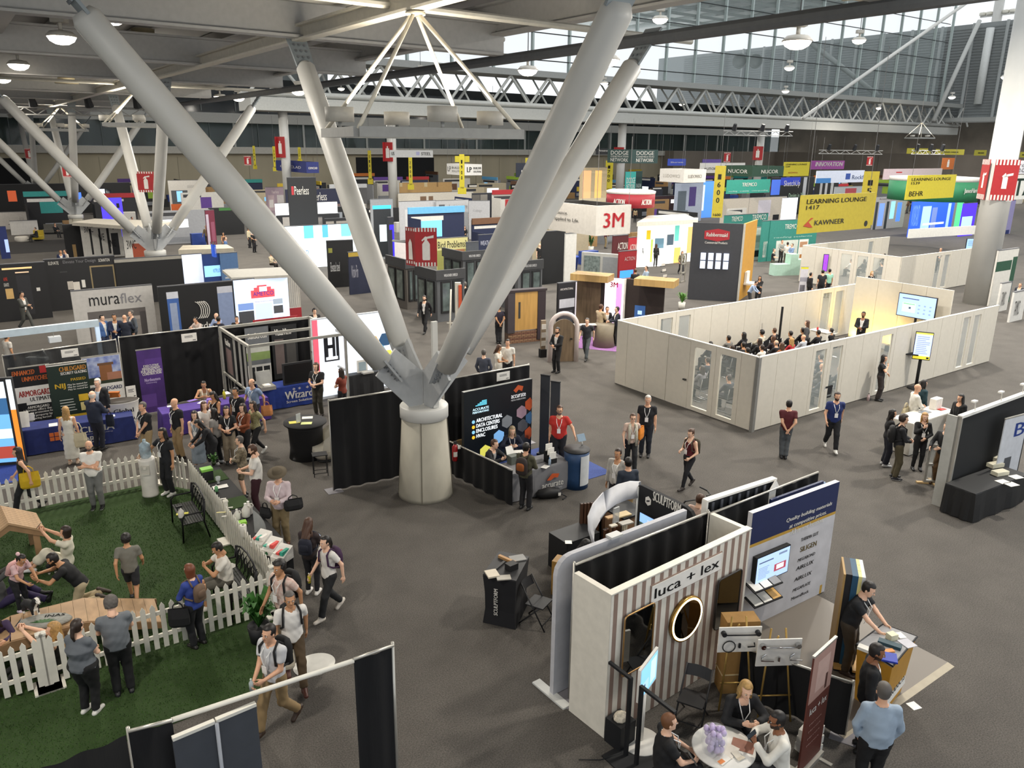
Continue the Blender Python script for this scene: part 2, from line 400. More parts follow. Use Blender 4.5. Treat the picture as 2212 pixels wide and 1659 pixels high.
POSE=dict(stand=std(),walk=std(ph=.915,la=(.08,-.3,.09),ra=(-.08,.3,.16),rpitch=-35,lw=(.25,.15,.9),rw=(-.25,-.22,.93),lean=.03),walk2=std(ph=.915,ra=(-.08,-.3,.09),la=(.08,.3,.16),lpitch=-35,rw=(-.25,.15,.9),lw=(.25,-.22,.93),lean=.03),phone=std(lw=(.08,-.3,1.14),rw=(-.08,-.32,1.16),nod=22,lg='grip',rg='grip',le=(.7,.6,-.5),re=(-.7,.6,-.5)),walkphone=std(ph=.915,la=(.08,-.28,.09),ra=(-.08,.28,.15),rpitch=-35,lw=(.2,-.22,1.0),rw=(-.08,-.32,1.14),nod=15,rg='grip',lg='grip'),cross=std(lw=(-.1,-.22,1.18),rw=(.1,-.24,1.14),le=(.9,.1,-.6),re=(-.9,.1,-.6),lt=(0,0,1),rt=(0,0,1)),behind=std(lw=(.03,.17,.93),rw=(-.05,.2,.96),le=(.9,.4,0),re=(-.9,.4,0),la=(.05,0,.085),ra=(-.06,.03,.085)),talk=std(lw=(.13,-.38,1.14),rw=(-.16,-.34,1.08),lg='flat',rg='relax',le=(.7,.7,-.4),re=(-.7,.7,-.4)),point=std(lw=(.2,-.42,1.2),lg='flat',nod=8),clasp=std(lw=(.04,-.24,.95),rw=(-.04,-.25,.96),le=(.9,.4,0),re=(-.9,.4,0)),belly=std(lw=(.03,-.25,1.1),rw=(-.04,-.25,1.07),le=(.9,.4,-.3),re=(-.9,.4,-.3),lg='grip',rg='grip'),pocket=std(lw=(.2,-.07,.9),rw=(-.2,-.07,.9),le=(.9,.5,0),re=(-.9,.5,0)),reachdown=std(lean=.42,py=.06,lw=(.14,-.5,.98),rw=(-.14,-.5,.98),nod=15,le=(.6,.3,-.6),re=(-.6,.3,-.6),rg='grip',lg='grip'),armout=std(rw=(-.48,-.26,1.08),rg='flat',re=(-.6,.6,-.5)),armdesk=std(lw=(.42,-.28,1.05),lg='flat',le=(.6,.6,-.4)),sit=std(ph=.5,la=(.12,-.42,.085),ra=(-.12,-.42,.085),lw=(.12,-.36,.66),rw=(-.12,-.36,.66),le=(.8,.6,-.2),re=(-.8,.6,-.2)),sitdesk=std(ph=.5,lean=.2,la=(.12,-.42,.085),ra=(-.12,-.42,.085),lw=(.1,-.44,.84),rw=(-.1,-.44,.84),le=(.8,.4,-.4),re=(-.8,.4,-.4)),sitphone=std(ph=.5,lean=.1,la=(.12,-.42,.085),ra=(-.12,-.42,.085),lw=(.07,-.36,.9),rw=(-.07,-.36,.9),nod=25,lg='grip',rg='grip',le=(.8,.4,-.4),re=(-.8,.4,-.4)),sitcross=std(ph=.5,la=(-.02,-.6,.3),lk=(0,-.7,.7),ra=(-.1,-.42,.085),lw=(.08,-.34,.68),rw=(-.08,-.34,.66)),ground=std(ph=.13,lean=-.12,la=(.16,-.62,.12),ra=(-.1,-.78,.07),lk=(0,-.3,1),rk=(0,-.3,1),lw=(.06,-.34,.9),rw=(-.06,-.36,.92),lg='grip',rg='grip',nod=5,le=(.8,0,-.6),re=(-.8,0,-.6)),kneel=std(ph=.38,lean=.5,py=.05,la=(.12,.32,.07),ra=(-.12,.32,.07),lk=(0,-1,-.6),rk=(0,-1,-.6),lpitch=-60,rpitch=-60,lw=(.14,-.62,.66),rw=(-.1,-.64,.68),nod=5,le=(.8,0,-.6),re=(-.8,0,-.6),lg='flat',rg='flat'),hold=std(lw=(.12,-.3,1.05),rw=(-.12,-.3,1.05),lg='grip',rg='grip',nod=18,le=(.8,.5,-.3),re=(-.8,.5,-.3)),chin=std(rw=(-.03,-.19,1.36),lw=(.05,-.22,1.05),re=(-.6,-.2,-.8),le=(.8,.4,-.3),rg='grip'))
def ik(S,W,l1,l2,hint):
 S,W,h=np.array(S,float),np.array(W,float),np.array(hint,float);d=W-S;L=np.linalg.norm(d);m=(l1+l2)*.995
 if L>m:W=S+d/L*m;d=W-S;L=m
 u=d/L;a=(l1*l1-l2*l2+L*L)/(2*L);r=math.sqrt(max(l1*l1-a*a,0));h=h-u*(h@u);n=np.linalg.norm(h);h=h/n if n>1e-6 else np.array((1,0,0.))
 return S+u*a+h*r,W
def rotx(v,a):
 c,s=math.cos(a),math.sin(a);return np.array((v[0],v[1]*c-v[2]*s,v[1]*s+v[2]*c))
def skeleton(p,fem,fat):
 J={};pel=np.array((0,p['py'],p['ph']));J['pel']=pel;la=p['lean']*1.15
 up=lambda v:pel+rotx(np.array(v,float),la)
 sw=.165 if fem else.185
 J['hipL'],J['hipR']=pel+(.088,0,0),pel+(-.088,0,0)
 J['neck'],J['hd0']=up((0,.01,.54)),up((0,-.012,.71))
 J['shL'],J['shR']=up((sw,.01,.475)),up((-sw,.01,.475))
 J['elL'],J['wrL']=ik(J['shL'],p['lw'],.285,.255,p['le']);J['elR'],J['wrR']=ik(J['shR'],p['rw'],.285,.255,p['re'])
 J['knL'],J['anL']=ik(J['hipL'],p['la'],.435,.42,p['lk']);J['knR'],J['anR']=ik(J['hipR'],p['ra'],.435,.42,p['rk'])
 J['up']=up((0,0,1))-pel
 return J
def frame_of(x,y):
 x=np.array(x,float);x/=np.linalg.norm(x);y=np.array(y,float);y=y-x*(y@x);n=np.linalg.norm(y)
 if n<1e-3:y=np.array((0,-1,0.));y=y-x*(y@x);n=np.linalg.norm(y)
 y/=n;return np.stack([x,y,np.cross(x,y)],1)
def body_parts(p,fem,fat):
 J=skeleton(p,fem,fat);f=fat
 if fem:pr=[(0,.15*f,.11*f,0),(.14,.172*f,.122*f,.0),(.4,.128*f,.095*f,0),(.66,.15*f,.118*f,.012),(.86,.15,.09,0),(1,.06,.06,0)]
 else:pr=[(0,.15*f,.108*f,0),(.14,.165*f,.118*f,0),(.4,.15*f,.11*f*f,.012*(f-1)*8),(.66,.172*f,.122*f,.0),(.86,.168,.098,0),(1,.062,.062,0)]
 a=J['pel']-J['up']*.07;b=J['neck']
 def torso(P,g=0.0,gy=None):return d_prof(P,a,b,[(t,x+g,y+(g if gy is None else gy),s)for t,x,y,s in pr])
 def arm(P,s,g=0.0,t0=0.0):
  S,E,W=J['sh'+s],J['el'+s],J['wr'+s]
  return s_min(d_cone(P,S,E,.05+g,.039+g),d_cone(P,E,W,.039+g,.027+g),.02)
 def leg(P,s,g=0.0,wide=0.0):
  h,k,n=J['hip'+s],J['kn'+s],J['an'+s];q=.9+.1*f
  return s_min(d_cone(P,h,k,(.088 if not fem else.092)*f**1.4+g,.056*q+g+wide*.5),d_cone(P,k,n,.056*q+g+wide*.5,.038+g+wide),.03)
 def yoke(P,g=0.0):return np.minimum(d_cone(P,J['neck']-J['up']*.05,J['shL'],.055+g,.05+g),d_cone(P,J['neck']-J['up']*.05,J['shR'],.055+g,.05+g))
 return J,torso,arm,leg,yoke
def bounds(J,keys,m):A=np.array([J[k]for k in keys]);return A.min(0)-m,A.max(0)+m
def hem(P,a,d):return(P-np.asarray(a))@(np.asarray(d)/np.linalg.norm(d))
_PC={}
def person_meshes(pose,fem,fat,top,bot,lod,kw):
 key=(pose,fem,fat,top,bot,lod,tuple(sorted(kw.items())))
 if key in _PC:return _PC[key]
 p=dict(POSE[pose]);p.update(kw)
 J,torso,arm,leg,yoke=body_parts(p,fem,fat);h=(.0175,.026,.042)[lod];out={}
 ALL=['hipL','hipR','neck','shL','shR','elL','elR','wrL','wrR','knL','knR','anL','anR']
 def body(P):
  d=s_min(torso(P),yoke(P),.04);d=s_min(d,d_cone(P,J['neck']-J['up']*.04,J['hd0'],.06,.05),.03)
  for s in 'LR':d=s_min(d,arm(P,s),.03);d=s_min(d,leg(P,s),.03)
  return d
 V,Q=surf(body,*bounds(J,ALL+['hd0'],.14),h);mi=np.zeros(len(Q),int)
 H,HQ,HM=head_t((.0115,.016,.024)[lod]);tu=math.radians(p['turn']);no=math.radians(p['nod']+math.degrees(p['lean'])*.6)
 Rz=np.array([[math.cos(tu),-math.sin(tu),0],[math.sin(tu),math.cos(tu),0],[0,0,1]]);Rx=np.array([[1,0,0],[0,math.cos(no),-math.sin(no)],[0,math.sin(no),math.cos(no)]])
 HR=Rz@Rx;hc=J['hd0']+np.array((0,-.012,.0));out['HR'],out['hc']=HR,hc
 V2=H@HR.T+hc;vs,qs,ms=[V,V2],[Q,HQ+len(V)],[mi,HM];n=len(V)+len(V2)
 for s in 'LR':
  fd=J['wr'+s]-J['el'+s];th=p['lt' if s=='L' else 'rt']
  if th is None:th=(0,-1,0)if abs(fd[2])/np.linalg.norm(fd)>.8 else(0,0,1)
  R=frame_of(fd,th);X,XQ=hand_t(p['lg' if s=='L' else 'rg'],(.0085,.0115,.015)[lod]);X=X.copy();XQ=XQ.copy()
  if s=='L':X[:,2]*=-1;XQ=XQ[:,::-1]
  vs.append(X@R.T+J['wr'+s]);qs.append(XQ+n);ms.append(np.zeros(len(XQ),int));n+=len(X)
 out['body']=(np.concatenate(vs),np.concatenate(qs),np.concatenate(ms))
 rng=np.random.RandomState(5);wr=lambda P,k=.004:k*(np.sin(P[:,2]*38+P[:,0]*22)*np.sin(P[:,0]*31+P[:,1]*27+1))
 slv={'tee':.62,'long':2,'jacket':2,'tank':0,'dress':.4,'coat':2,'tie':2}[top]
 g={'jacket':.024,'coat':.026,'tank':.006}.get(top,.014)
 def sleeve(P,s,g,upto):
  S,E,W=J['sh'+s],J['el'+s],J['wr'+s]
  if upto<=1:
   e=S+(E-S)*upto;return np.maximum(d_cone(P,S,E,.058+g,.05+g),hem(P,e,E-S))
  d=s_min(d_cone(P,S,E,.052+g,.042+g),d_cone(P,E,W,.042+g,.034+g),.02);return np.maximum(d,hem(P,W-(W-E)*.02,W-E))if True else d
 def upper(P,g,slv,hemz):
  d=s_min(torso(P,g),yoke(P,g*.7),.04)
  if slv:
   for s in 'LR':d=s_min(d,sleeve(P,s,g*.8,slv),.03)
  d=d+wr(P,.0045 if lod<2 else 0)
  d=np.maximum(d,hem(P,J['pel']+J['up']*hemz,-J['up']))
  nk=d_cone(P,J['neck']-J['up']*.035+np.array((0,-.012,0)),J['neck']+J['up']*.16,.07 if slv else.095,.12)
  return np.maximum(d,-nk)
 hz={'jacket':-.14,'coat':-.3,'tank':-.02}.get(top,-.05)
 if top in('jacket','coat'):
  def jk(P):
   d=upper(P,g,2,hz if p['ph']>.7 else-.06);q=(P-J['pel'])@J['up']
   w=np.interp(q,[-.3,-.05,.12,.45,.6],[.05,.022,.025,.075,.09])
   return np.maximum(d,np.where((P[:,1]-J['pel'][1]-(q*(J['up'][1])))<-.03,w-np.abs(P[:,0]),-1))
  out['jacket']=surf(jk,*bounds(J,['hipL','hipR','neck','shL','shR','elL','elR','wrL','wrR'],.3 if top=='coat' else.2),h)
  out['shirt']=surf(lambda P:upper(P,.01,0,-.03),*bounds(J,['hipL','hipR','neck','shL','shR'],.2),h)
 else:
  out['shirt']=surf(lambda P:upper(P,g,slv,hz),*bounds(J,['hipL','hipR','neck','shL','shR','elL','elR','wrL','wrR'],.2),h)
 LEG=['hipL','hipR','knL','knR','anL','anR','pel']
 if bot in('skirt','dress','midi'):
  bz={'skirt':.5,'dress':.42,'midi':.2}[bot]
  if p['ph']<.3:
   def sk(P):
    d=None
    for s in 'LR':
     c=s_min(d_cone(P,J['hip'+s],J['kn'+s],.12,.11),d_cone(P,J['kn'+s],J['kn'+s]+(J['an'+s]-J['kn'+s])*.5,.11,.1),.05);d=c if d is None else s_min(d,c,.12)
    return s_min(d,torso(P,.014)+np.maximum(0,((P-J['pel'])@J['up'])-.12)*4,.05)
   out['skirt']=surf(sk,*bounds(J,LEG,.2),h)
  else:
   top_c=J['pel']+J['up']*.1;lowc=(J['anL']+J['anR'])/2;lowc=np.array((lowc[0],lowc[1],bz))
   w=.2 if bot=='midi' else.18
   out['skirt']=surf(lambda P:d_prof(P,lowc,top_c,[(0,w*fat,w*.85*fat,0),(.75,.19*fat,.145*fat,0),(1,.15*fat,.118*fat,0)])+wr(P,.006),lowc-.3,top_c+.3,h)
 else:
  g=.012;wide={'pants':.016,'wide':.034,'tight':.0,'shorts':.02}[bot]
  def pn(P):
   d=np.maximum(torso(P,.008),hem(P,J['pel']+J['up']*.1,J['up']))
   for s in 'LR':
    l=leg(P,s,g,wide);k,n=J['kn'+s],J['an'+s]
    l=np.maximum(l,hem(P,n+(k-n)*.02,n-k)if bot!='shorts' else np.where(hem(P,k+(J['hip'+s]-k)*.1,k-J['hip'+s])>0,hem(P,k+(J['hip'+s]-k)*.1,k-J['hip'+s]),-1))
    d=s_min(d,l,.02)
   return d+wr(P,.004 if lod<2 else 0)
  out['trousers']=surf(pn,*bounds(J,LEG,.19),h)
 for s in 'LR':
  a=J['an'+s];k=J['kn'+s];pt=math.radians(p['lpitch' if s=='L' else 'rpitch'])
  fdir=np.array((0,-1,0.));sh=a-k;sh=sh/np.linalg.norm(sh)
  if abs(sh[2])<.6:fdir=np.array((0,-.35,1.))if p['ph']<.3 else np.array((0,0,-1.))if sh[1]>0 else np.array((0,-.3,1))
  fdir=fdir/np.linalg.norm(fdir);dn=sh-fdir*(sh@fdir);dn=dn/max(np.linalg.norm(dn),1e-6)
  c,q=math.cos(pt),math.sin(pt);fdir,dn=fdir*c-dn*q,dn*c+fdir*q
  heel,toe=a+dn*.045-fdir*.05,a+dn*.055+fdir*.16
  def shoe(P,heel=heel,toe=toe,dn=dn,a=a):
   d=s_min(d_cone(P,heel,toe,.042,.038),d_cone(P,a,a+dn*.03+fdir*.03,.046,.05),.03)
   return np.maximum(d,hem(P,a+dn*.084,dn))
  V,Q=surf(shoe,np.minimum(np.minimum(heel,toe),a)-.08,np.maximum(np.maximum(heel,toe),a)+.08,(.016,.022,.03)[lod])
  cz=V[Q].mean(1);out['shoe'+s]=(V,Q,(hem(cz,a+dn*.06,dn)>0).astype(int))
 if lod<2 or True:
  ch=J['pel']+J['up']*.24;fr=np.array((0,-1,0.));fr=fr-J['up']*(fr@J['up']);fr/=np.linalg.norm(fr)
  dep=(.128 if not fem else.13)*max(1,fat)+.03;mb=MB()
  for s in(-1,1):
   pts=[J['neck']+np.array((s*.062,.045,-.0)),J['neck']+np.array((s*.075,-.03,-.02)),J['pel']+J['up']*.42+np.array((s*.06,0,0))+fr*(dep+.005),J['pel']+J['up']*.27+np.array((s*.01,0,0))+fr*(dep+.012)]
   mb.path(pts,.0075,5)
  out['lany']=mb
  bd=MB();c0=J['pel']+J['up']*.2+fr*(dep+.014);x=np.array((.045,0,0));u=J['up']*.062
  bd.prism([c0-x-u,c0+x-u,c0+x+u,c0-x+u],fr*.008);out['badge']=bd
 out['J']=J;_PC[key]=out;return out
_ME={}
PEOPLE={}
def mat_c(c,r=.8):return c if not isinstance(c,str)else M(c,rough=r,noise=.1,scale=5)
def person(label,feet=None,head=None,h=1.75,face=0,pose='stand',fem=False,fat=1.0,top=('tee','222226'),bot=('pants','24242a'),shoes='1a1a1a',sole=None,hair=('short','dark'),skin=1,beard=None,lany=False,lod=None,pos=None,z0=0.0,group=None,inner='d8d6d2',key=None,hat=None,glasses=False,**kw):
 tz=POSE[pose]['ph']+.835*math.cos(POSE[pose]['lean']*.9);s0=h/tz if h<1.5 and tz<1.5 else h/1.75
 if pos is None:
  if feet is not None:
   pos=G(*feet,z0)
  else:
   hh=tz*s0 if POSE[pose]['ph']<.9 else(h-.02)*math.cos(POSE[pose]['lean']*.9)
   pos=G(*head,z0+hh)
   off=math.sin(POSE[pose]['lean'])*.6*s0;a=math.radians(face)
   pos=pos-Vector((math.sin(a)*off,-math.cos(a)*off,0))
 dist=(Vector((pos.x,pos.y,0))-Vector((0,0,CAMH))).length
 if lod is None:lod=0 if dist<19.5 else 1 if dist<40 else 2
 pm=person_meshes(pose,fem,fat,top[0],bot[0],lod,kw)
 t=T('person',label,'person',(pos.x,pos.y,z0),face,group);t.o.scale=(s0,)*3
 hcol=HC.get(hair[1],hair[1])if isinstance(hair[1],str)else hair[1]
 if not hasattr(hcol,'name'):hcol=M(hcol)
 idk=id(pm)
 def put(name,data,mats,label=None):
  k=(idk,name)
  if k not in _ME:_ME[k]=np_mesh(name,data[0],data[1],[BLACK]*8 if len(data)>2 else[BLACK],data[2]if len(data)>2 else None)
  o=link(name.rstrip('LR')if name[:4]=='shoe' else name,_ME[k],t.o)
  if len(o.material_slots)==0:return o
  for i,m in enumerate(mats):
   if i<len(o.material_slots):o.material_slots[i].link='OBJECT';o.material_slots[i].material=m
  return o
 sk=SKIN[skin];bm=sk if beard is None else(HC[beard])
 put('body',pm['body'],[sk,bm,LIP[skin],EYEW,EYED,hcol if hair[0]not in('bald','balding')else HC['salt'],sk,sk])
 if 'jacket' in pm:put('jacket',pm['jacket'],[mat_c(top[1])]);put('shirt',pm['shirt'],[mat_c(inner)])
 else:put('shirt',pm['shirt'],[mat_c(top[1])])
 for k in('skirt','trousers'):
  if k in pm:put(k,pm[k],[mat_c(bot[1])])
 for s in 'LR':
  put('shoe'+s,pm['shoe'+s],[mat_c(shoes,.5),mat_c(sole or shoes,.5)])
 if hair[0]!='bald':
  hv,hq=hair_t(hair[0],(.0125,.017,.025)[lod]);R=pm['HR']
  o=put('hair'+hair[0],(hv@R.T+pm['hc'],hq),[hcol]);o.name='hair'
 if lany:
  lc='e6e6e4' if lany is True else lany
  if(idk,'lany')not in _ME:_ME[idk,'lany']=pm['lany'].mesh('lanyard',M('e6e6e4'));_ME[idk,'badge']=pm['badge'].mesh('badge',M('eeecea'))
  link('lanyard',_ME[idk,'lany'],t.o);link('badge',_ME[idk,'badge'],t.o)
 if hat:
  R=Matrix(pm['HR'].tolist()).to_4x4();R.translation=Vector(pm['hc'])
  o=t.lathe('hat',M(hat,.9),[(.0,.17),(.06,.168),(.088,.15),(.1,.075),(.105,.062),(.2,.05),(.205,.055),(.1,.07)],n=18);o.matrix_local=R@Matrix.Translation((0,.01,-.005))
 if glasses:
  R=Matrix(pm['HR'].tolist()).to_4x4();R.translation=Vector(pm['hc']);mb=MB()
  for s in(-1,1):
   mb.path([(s*.033+.021*math.cos(a),-.099,.003+.016*math.sin(a))for a in np.arange(0,6.28,.7)],.0028,4,closed=True);mb.tube((s*.054,-.097,.008),(s*.082,.0,.006),.0026,n=4)
  mb.tube((-.012,-.1,.006),(.012,-.1,.006),.0026,n=4);o=t.add('glasses',mb,M('26221f'));o.matrix_local=R
 t.pm=pm;t.s0=s0;t.pos=pos;t.face=face
 if key:PEOPLE[key]=t
 return t
def jw(t,j):
 v=t.pm['J'][j];return Matrix.Translation((t.pos.x,t.pos.y,t.o.location.z))@Matrix.Rotation(math.radians(t.face),4,'Z')@(Vector(v)*t.s0)
def hand_pos(t,s):
 J=t.pm['J'];d=J['wr'+s]-J['el'+s];d=d/np.linalg.norm(d);v=J['wr'+s]+d*.1
 return Matrix.Translation((t.pos.x,t.pos.y,t.o.location.z))@Matrix.Rotation(math.radians(t.face),4,'Z')@(Vector(v)*t.s0)
def backpack(t,label,col,col2=None,w=.3,h=.44,d=.15):
 J=t.pm['J'];b=Vector(J['pel']);u=Vector(J['up']).normalized();s=t.s0;p=T('backpack',label,'backpack',(t.pos.x,t.pos.y,t.o.location.z),t.face);p.o.scale=(s,)*3
 m=mat_c(col);c=b+u*.3+Vector((0,.13,0));R=Matrix((Vector((1,0,0)),u.cross(Vector((1,0,0))),u)).transposed().to_4x4();R.translation=c
 prof=[(.0,-.5*h),(.7,-.5*h),(1,-.42*h),(1,.2*h),(.85,.4*h),(.5,.49*h),(0,.5*h)]
 def bag(name,w,d,y,sc,mm):
  mb=MB()
  for r,z in prof:
   for i in range(14):
    a=2*math.pi*i/14;cx,cy=math.cos(a),math.sin(a);k=(abs(cx)**4+abs(cy)**4)**-.25
    mb.v.append(tuple(R@Vector((r*k*cx*w/2,y+r*k*cy*d/2,z*sc))))
  n=14
  mb.f=[(j*n+i,j*n+(i+1)%n,(j+1)*n+(i+1)%n,(j+1)*n+i)for j in range(len(prof)-1)for i in range(n)];mb.m=[0]*len(mb.f)
  return p.add(name,mb,mm,smooth=True)
 bag('bag_body',w,d,d/2,1,m);bag('front_pocket',w*.7,d*.5,d*.95,.45,mat_c(col2 or col))
 for s2,n in((1,'shL'),(-1,'shR')):
  sx=Vector(J[n]);pts=[R@Vector((s2*.09,.0,.4*h)),sx*.55+Vector(J['neck'])*.45+Vector((0,.02,.075)),sx*.75+Vector(J['neck'])*.25+Vector((0,-.105,.0)),b+u*.27+Vector((s2*.15,-.1,0)),b+u*.2+Vector((s2*.17,.0,0)),R@Vector((s2*.13,.02,-.35*h))]
  p.add('shoulder_strap',MB().path(pts,.018,6),m,smooth=True)
 return p
def tote(label,pos,col,face=0,w=.38,h=.36,d=.1,drop=.28,name='tote_bag',handle=None,tilt=0):
 p=T(name,label,'bag',pos,face);m=mat_c(col);z1,z0=-drop,-drop-h;mb=MB()
 pts=[(-.5,.0),(-.5,.5),(-.3,1),(.3,1),(.5,.5),(.5,-.5),(.3,-1),(-.3,-1),(-.5,-.5)]
 for k,(z,a,b)in enumerate(((z0,.8,.6),(z0+.05,1,1),(z0+h*.5,1.02,1.1),(z1,.95,.35))):
  for x,y in pts:mb.v.append((x*w*a,y*d*b*.5,z))
 n=len(pts);mb.f=[(j*n+i,j*n+(i+1)%n,(j+1)*n+(i+1)%n,(j+1)*n+i)for j in range(3)for i in range(n)]+[tuple(reversed(range(n)))];mb.m=[0]*len(mb.f)
 p.add('bag_body',mb,m,smooth=False)
 for y in(-.012,.012):p.add('handle',MB().path([(-w*.25,y,z1-.01),(-w*.22,y,z1+drop*.5),(-.04,y,-.02),(0,y,0),(.04,y,-.02),(w*.22,y,z1+drop*.5),(w*.25,y,z1-.01)],.008,5),mat_c(handle or col))
 return p
def phone(t,label,side='R',lit=True):
 q=hand_pos(t,side);p=T('phone',label,'phone',q+Vector((0,0,.045)),t.face);p.o.rotation_euler=(math.radians(-40),0,math.radians(t.face))
 p.box('phone_case',M('202024',.3),-.037,-.005,-.075,.037,.005,.075);p.box('screen',LED('b9c6d8',.9)if lit else M('0a0a0c',.1),-.033,.005,-.07,.033,.0065,.07);return p
def pbox(label,name,cat,t,side,mat,sx,sy,sz,dz=0.0,rz=None):
 q=hand_pos(t,side);return solo(name,label,cat,MB().box(-sx/2,-sy/2,-sz/2,sx/2,sy/2,sz/2),mat,q+Vector((0,0,dz)),t.face if rz is None else rz)
#  hall shell
carpet=M('6a655f',.95,noise=.0,scale=45,c2='46423e',bump=.5)
_n=carpet.node_tree;_tc=[n for n in _n.nodes if n.type=='TEX_COORD'][0]
_big=_n.nodes.new('ShaderNodeTexNoise');_big.inputs['Scale'].default_value=1.3;_big.inputs['Detail'].default_value=8
_n.links.new(_tc.outputs['Object'],_big.inputs['Vector'])
_mx=_n.nodes.new('ShaderNodeMixRGB');_mx.blend_type='MULTIPLY';_mx.inputs[0].default_value=.45
_n.links.new([n for n in _n.nodes if n.type=='VALTORGB'][0].outputs[0],_mx.inputs[1]);_n.links.new(_big.outputs[0],_mx.inputs[2])
_n.links.new(_mx.outputs[0],_n.nodes['Principled BSDF'].inputs['Base Color'])
def hbox(a0,b0,z0,a1,b1,z1):return MB().box(a0,b0,z0,a1,b1,z1)
def hs(name,mat,*b):return struct(name,hbox(*b),mat,rz=AX)
fl=hs('floor',carpet,-90,-6,-.2,178,142,0)
A1,B1=176.0,136.0
beige=M('b5ab93',.7,noise=.08,scale=.4,stretch=(1,1,.1))
wf=hs('wall_far',beige,-90,B1,0,139,B1+1,6.95)
WP=MB().box(-.03,-.05,0,.03,0,6.4).mesh('joint_strip',M('9a927e'))
for i in range(40):link('joint_strip',WP,wf,(-86+i*5.6,B1,0))
wb=hs('wall_band',M('c9c5bb',.6),-90,B1-1.2,6.95,A1+1,B1+1,8.0)
dg=M('26302f',.15,noise=.5,scale=.5,stretch=(1,1,.2))
hs('wall_gallery',M('151a1a',.5,noise=.6,scale=.4),-90,B1+4,8,A1+8,B1+4.4,19)
gl=hs('window_1',M('4c5a58',.06,alpha=.55,noise=.4,scale=.35,stretch=(1,1,.15)),-90,B1-.3,8,A1+6,B1-.2,11.7)
MU=MB().box(-.16,-.12,8,.16,.12,11.7).mesh('mullion',M('b9bab5'));MU2=MB().box(-.05,-.08,8,.05,.08,11.7).mesh('mullion',M('6d7573'))
for i in range(67):link('mullion',MU if i%3==0 else MU2,gl,(-88+i*3.9,B1-.4,0))
hs('wall_fascia',M('c4c2bb',.6),-90,B1-1,11.7,A1,B1+1,13.2)
gl=hs('window_2',M('20282a',.1,alpha=.7,noise=.3,scale=.4),-90,B1+1,13.2,A1,B1+1.1,17.5)
MU=MB().box(-.06,-.1,13.5,.06,.1,16.5).mesh('mullion',M('8d908d'))
for i in range(44):link('mullion',MU,gl,(-88+i*5.4,B1+.9,0))
tan=M('8f8478',.7,noise=.08,scale=.3)
wr_=hs('wall_right',tan,A1,-6,0,A1+1,B1,8.05)
WP=MB().box(-.06,-.04,0,0,.04,7.5).mesh('joint_strip',M('756b60'))
for i in range(14):link('joint_strip',WP,wr_,(A1,20+i*8.4,0))
hs('wall_tan_end',tan,139,B1-4,0,A1,B1,8.05)
hs('wall_right_gallery',M('7d756a',.7,noise=.3,scale=.2),A1+6,-6,8,A1+7,B1,16)
rw=hs('wall_right_upper',M('8b8f8f',.6,noise=.05,scale=3),A1+.5,-6,15.2,A1+1.5,B1+40,33.4)
RB=MB().box(-.1,-6,-.09,0,B1+30,.09).mesh('corrugation',M('7c8080'))
for i in range(31):link('corrugation',RB,rw,(A1+.5,0,16+i*.55))
ST=MB().tube((0,0,15),(0,0,33.4),.3).mesh('wall_strut',M('a3a7a6'))
for i in range(24):o=link('wall_strut',ST,rw,(A1-.4,4+i*6.4,0))
hs('wall_right_soffit',M('a9aaa6'),A1-5,-6,14.4,A1+1,B1,15.2)
for i in range(4):hs('trim_%d'%(i+1),M('5b5f60'),A1-4.6,30,15.6+i*.9,A1-3.8,75,15.9+i*.9)
BT,TA0,TA1,TZ0,TZ1=87.0,28.0,175.0,13.7,17.2
tw=M('c3c3bd',.5);td=M('9b9c98',.5)
tr=T('truss_bridge','long white truss bridge of tubes spanning the hall under the glass wall','truss',(0,0,0),AX)
for b in(0,3.4):
 tr.tube('chord',tw,(TA0,BT+b,TZ0),(TA1,BT+b,TZ0),.32)
tr.box('top_beam',td,TA0,BT-.5,TZ1,TA1,BT+4,TZ1+.75)
tr.box('bottom_beam',M('b4b4ae'),TA0,BT-.3,TZ0-1.75,TA1,BT+3.8,TZ0-.4)
pit=6.05
D1=MB().tube((0,0,TZ0),(pit/2,0,TZ1),.17).mesh('diagonal',tw);D2=MB().tube((pit,0,TZ0),(pit/2,0,TZ1),.17).mesh('diagonal',tw)
for b,off in((0,0),(3.4,pit/2)):
 for i in range(25):
  link('diagonal',D1,tr.o,(TA0+off+i*pit,BT+b,0));link('diagonal',D2,tr.o,(TA0+off+i*pit,BT+b,0))
PO=MB().tube((0,0,TZ0),(0,3.4,TZ1),.12).mesh('cross_tube',tw)
for i in range(25):link('cross_tube',PO,tr.o,(TA0+pit/2+i*pit,BT,0))
gw=struct('window_3',hbox(28,BT+1.6,TZ1+.75,168,BT+1.66,48),M('d5e4e4',.03,alpha=.1,noise=0),rz=AX)
MU=MB().box(-.13,-.35,TZ1+.75,.13,.1,48).mesh('mullion',M('aebab7',.4));CB=MB().tube((28,0,0),(168,0,0),.07,n=6).mesh('cable_rail',M('232728'))
for i in range(24):link('mullion',MU,gw,(29+i*6.1,BT+1.4,0))
for i in range(9):link('cable_rail',CB,gw,(0,BT+1.1,TZ1+2.2+i*3.3))
hs('ceiling_far',M('c9cbc6',.7,noise=.1,scale=.3),-90,BT+1,38,160,B1+30,39)
hs('wall_far_upper',M('9fa5a4',.6,noise=.12,scale=.3),-90,B1+6,18,60,B1+7,30)
SK=MB().tube((0,BT,0),(0,B1+20,0),.5,n=8).mesh('roof_tube',M('b9bfbb'))
cf=bpy.data.objects['ceiling_far']
for i in range(24):link('roof_tube',SK,cf,(-60+i*9.2,0,36.4))
SK=MB().tube((-90,0,0),(160,0,0),.3,n=8).mesh('roof_tube',M('b9bfbb'))
for i in range(9):link('roof_tube',SK,cf,(0,BT+3+i*6,35.4))
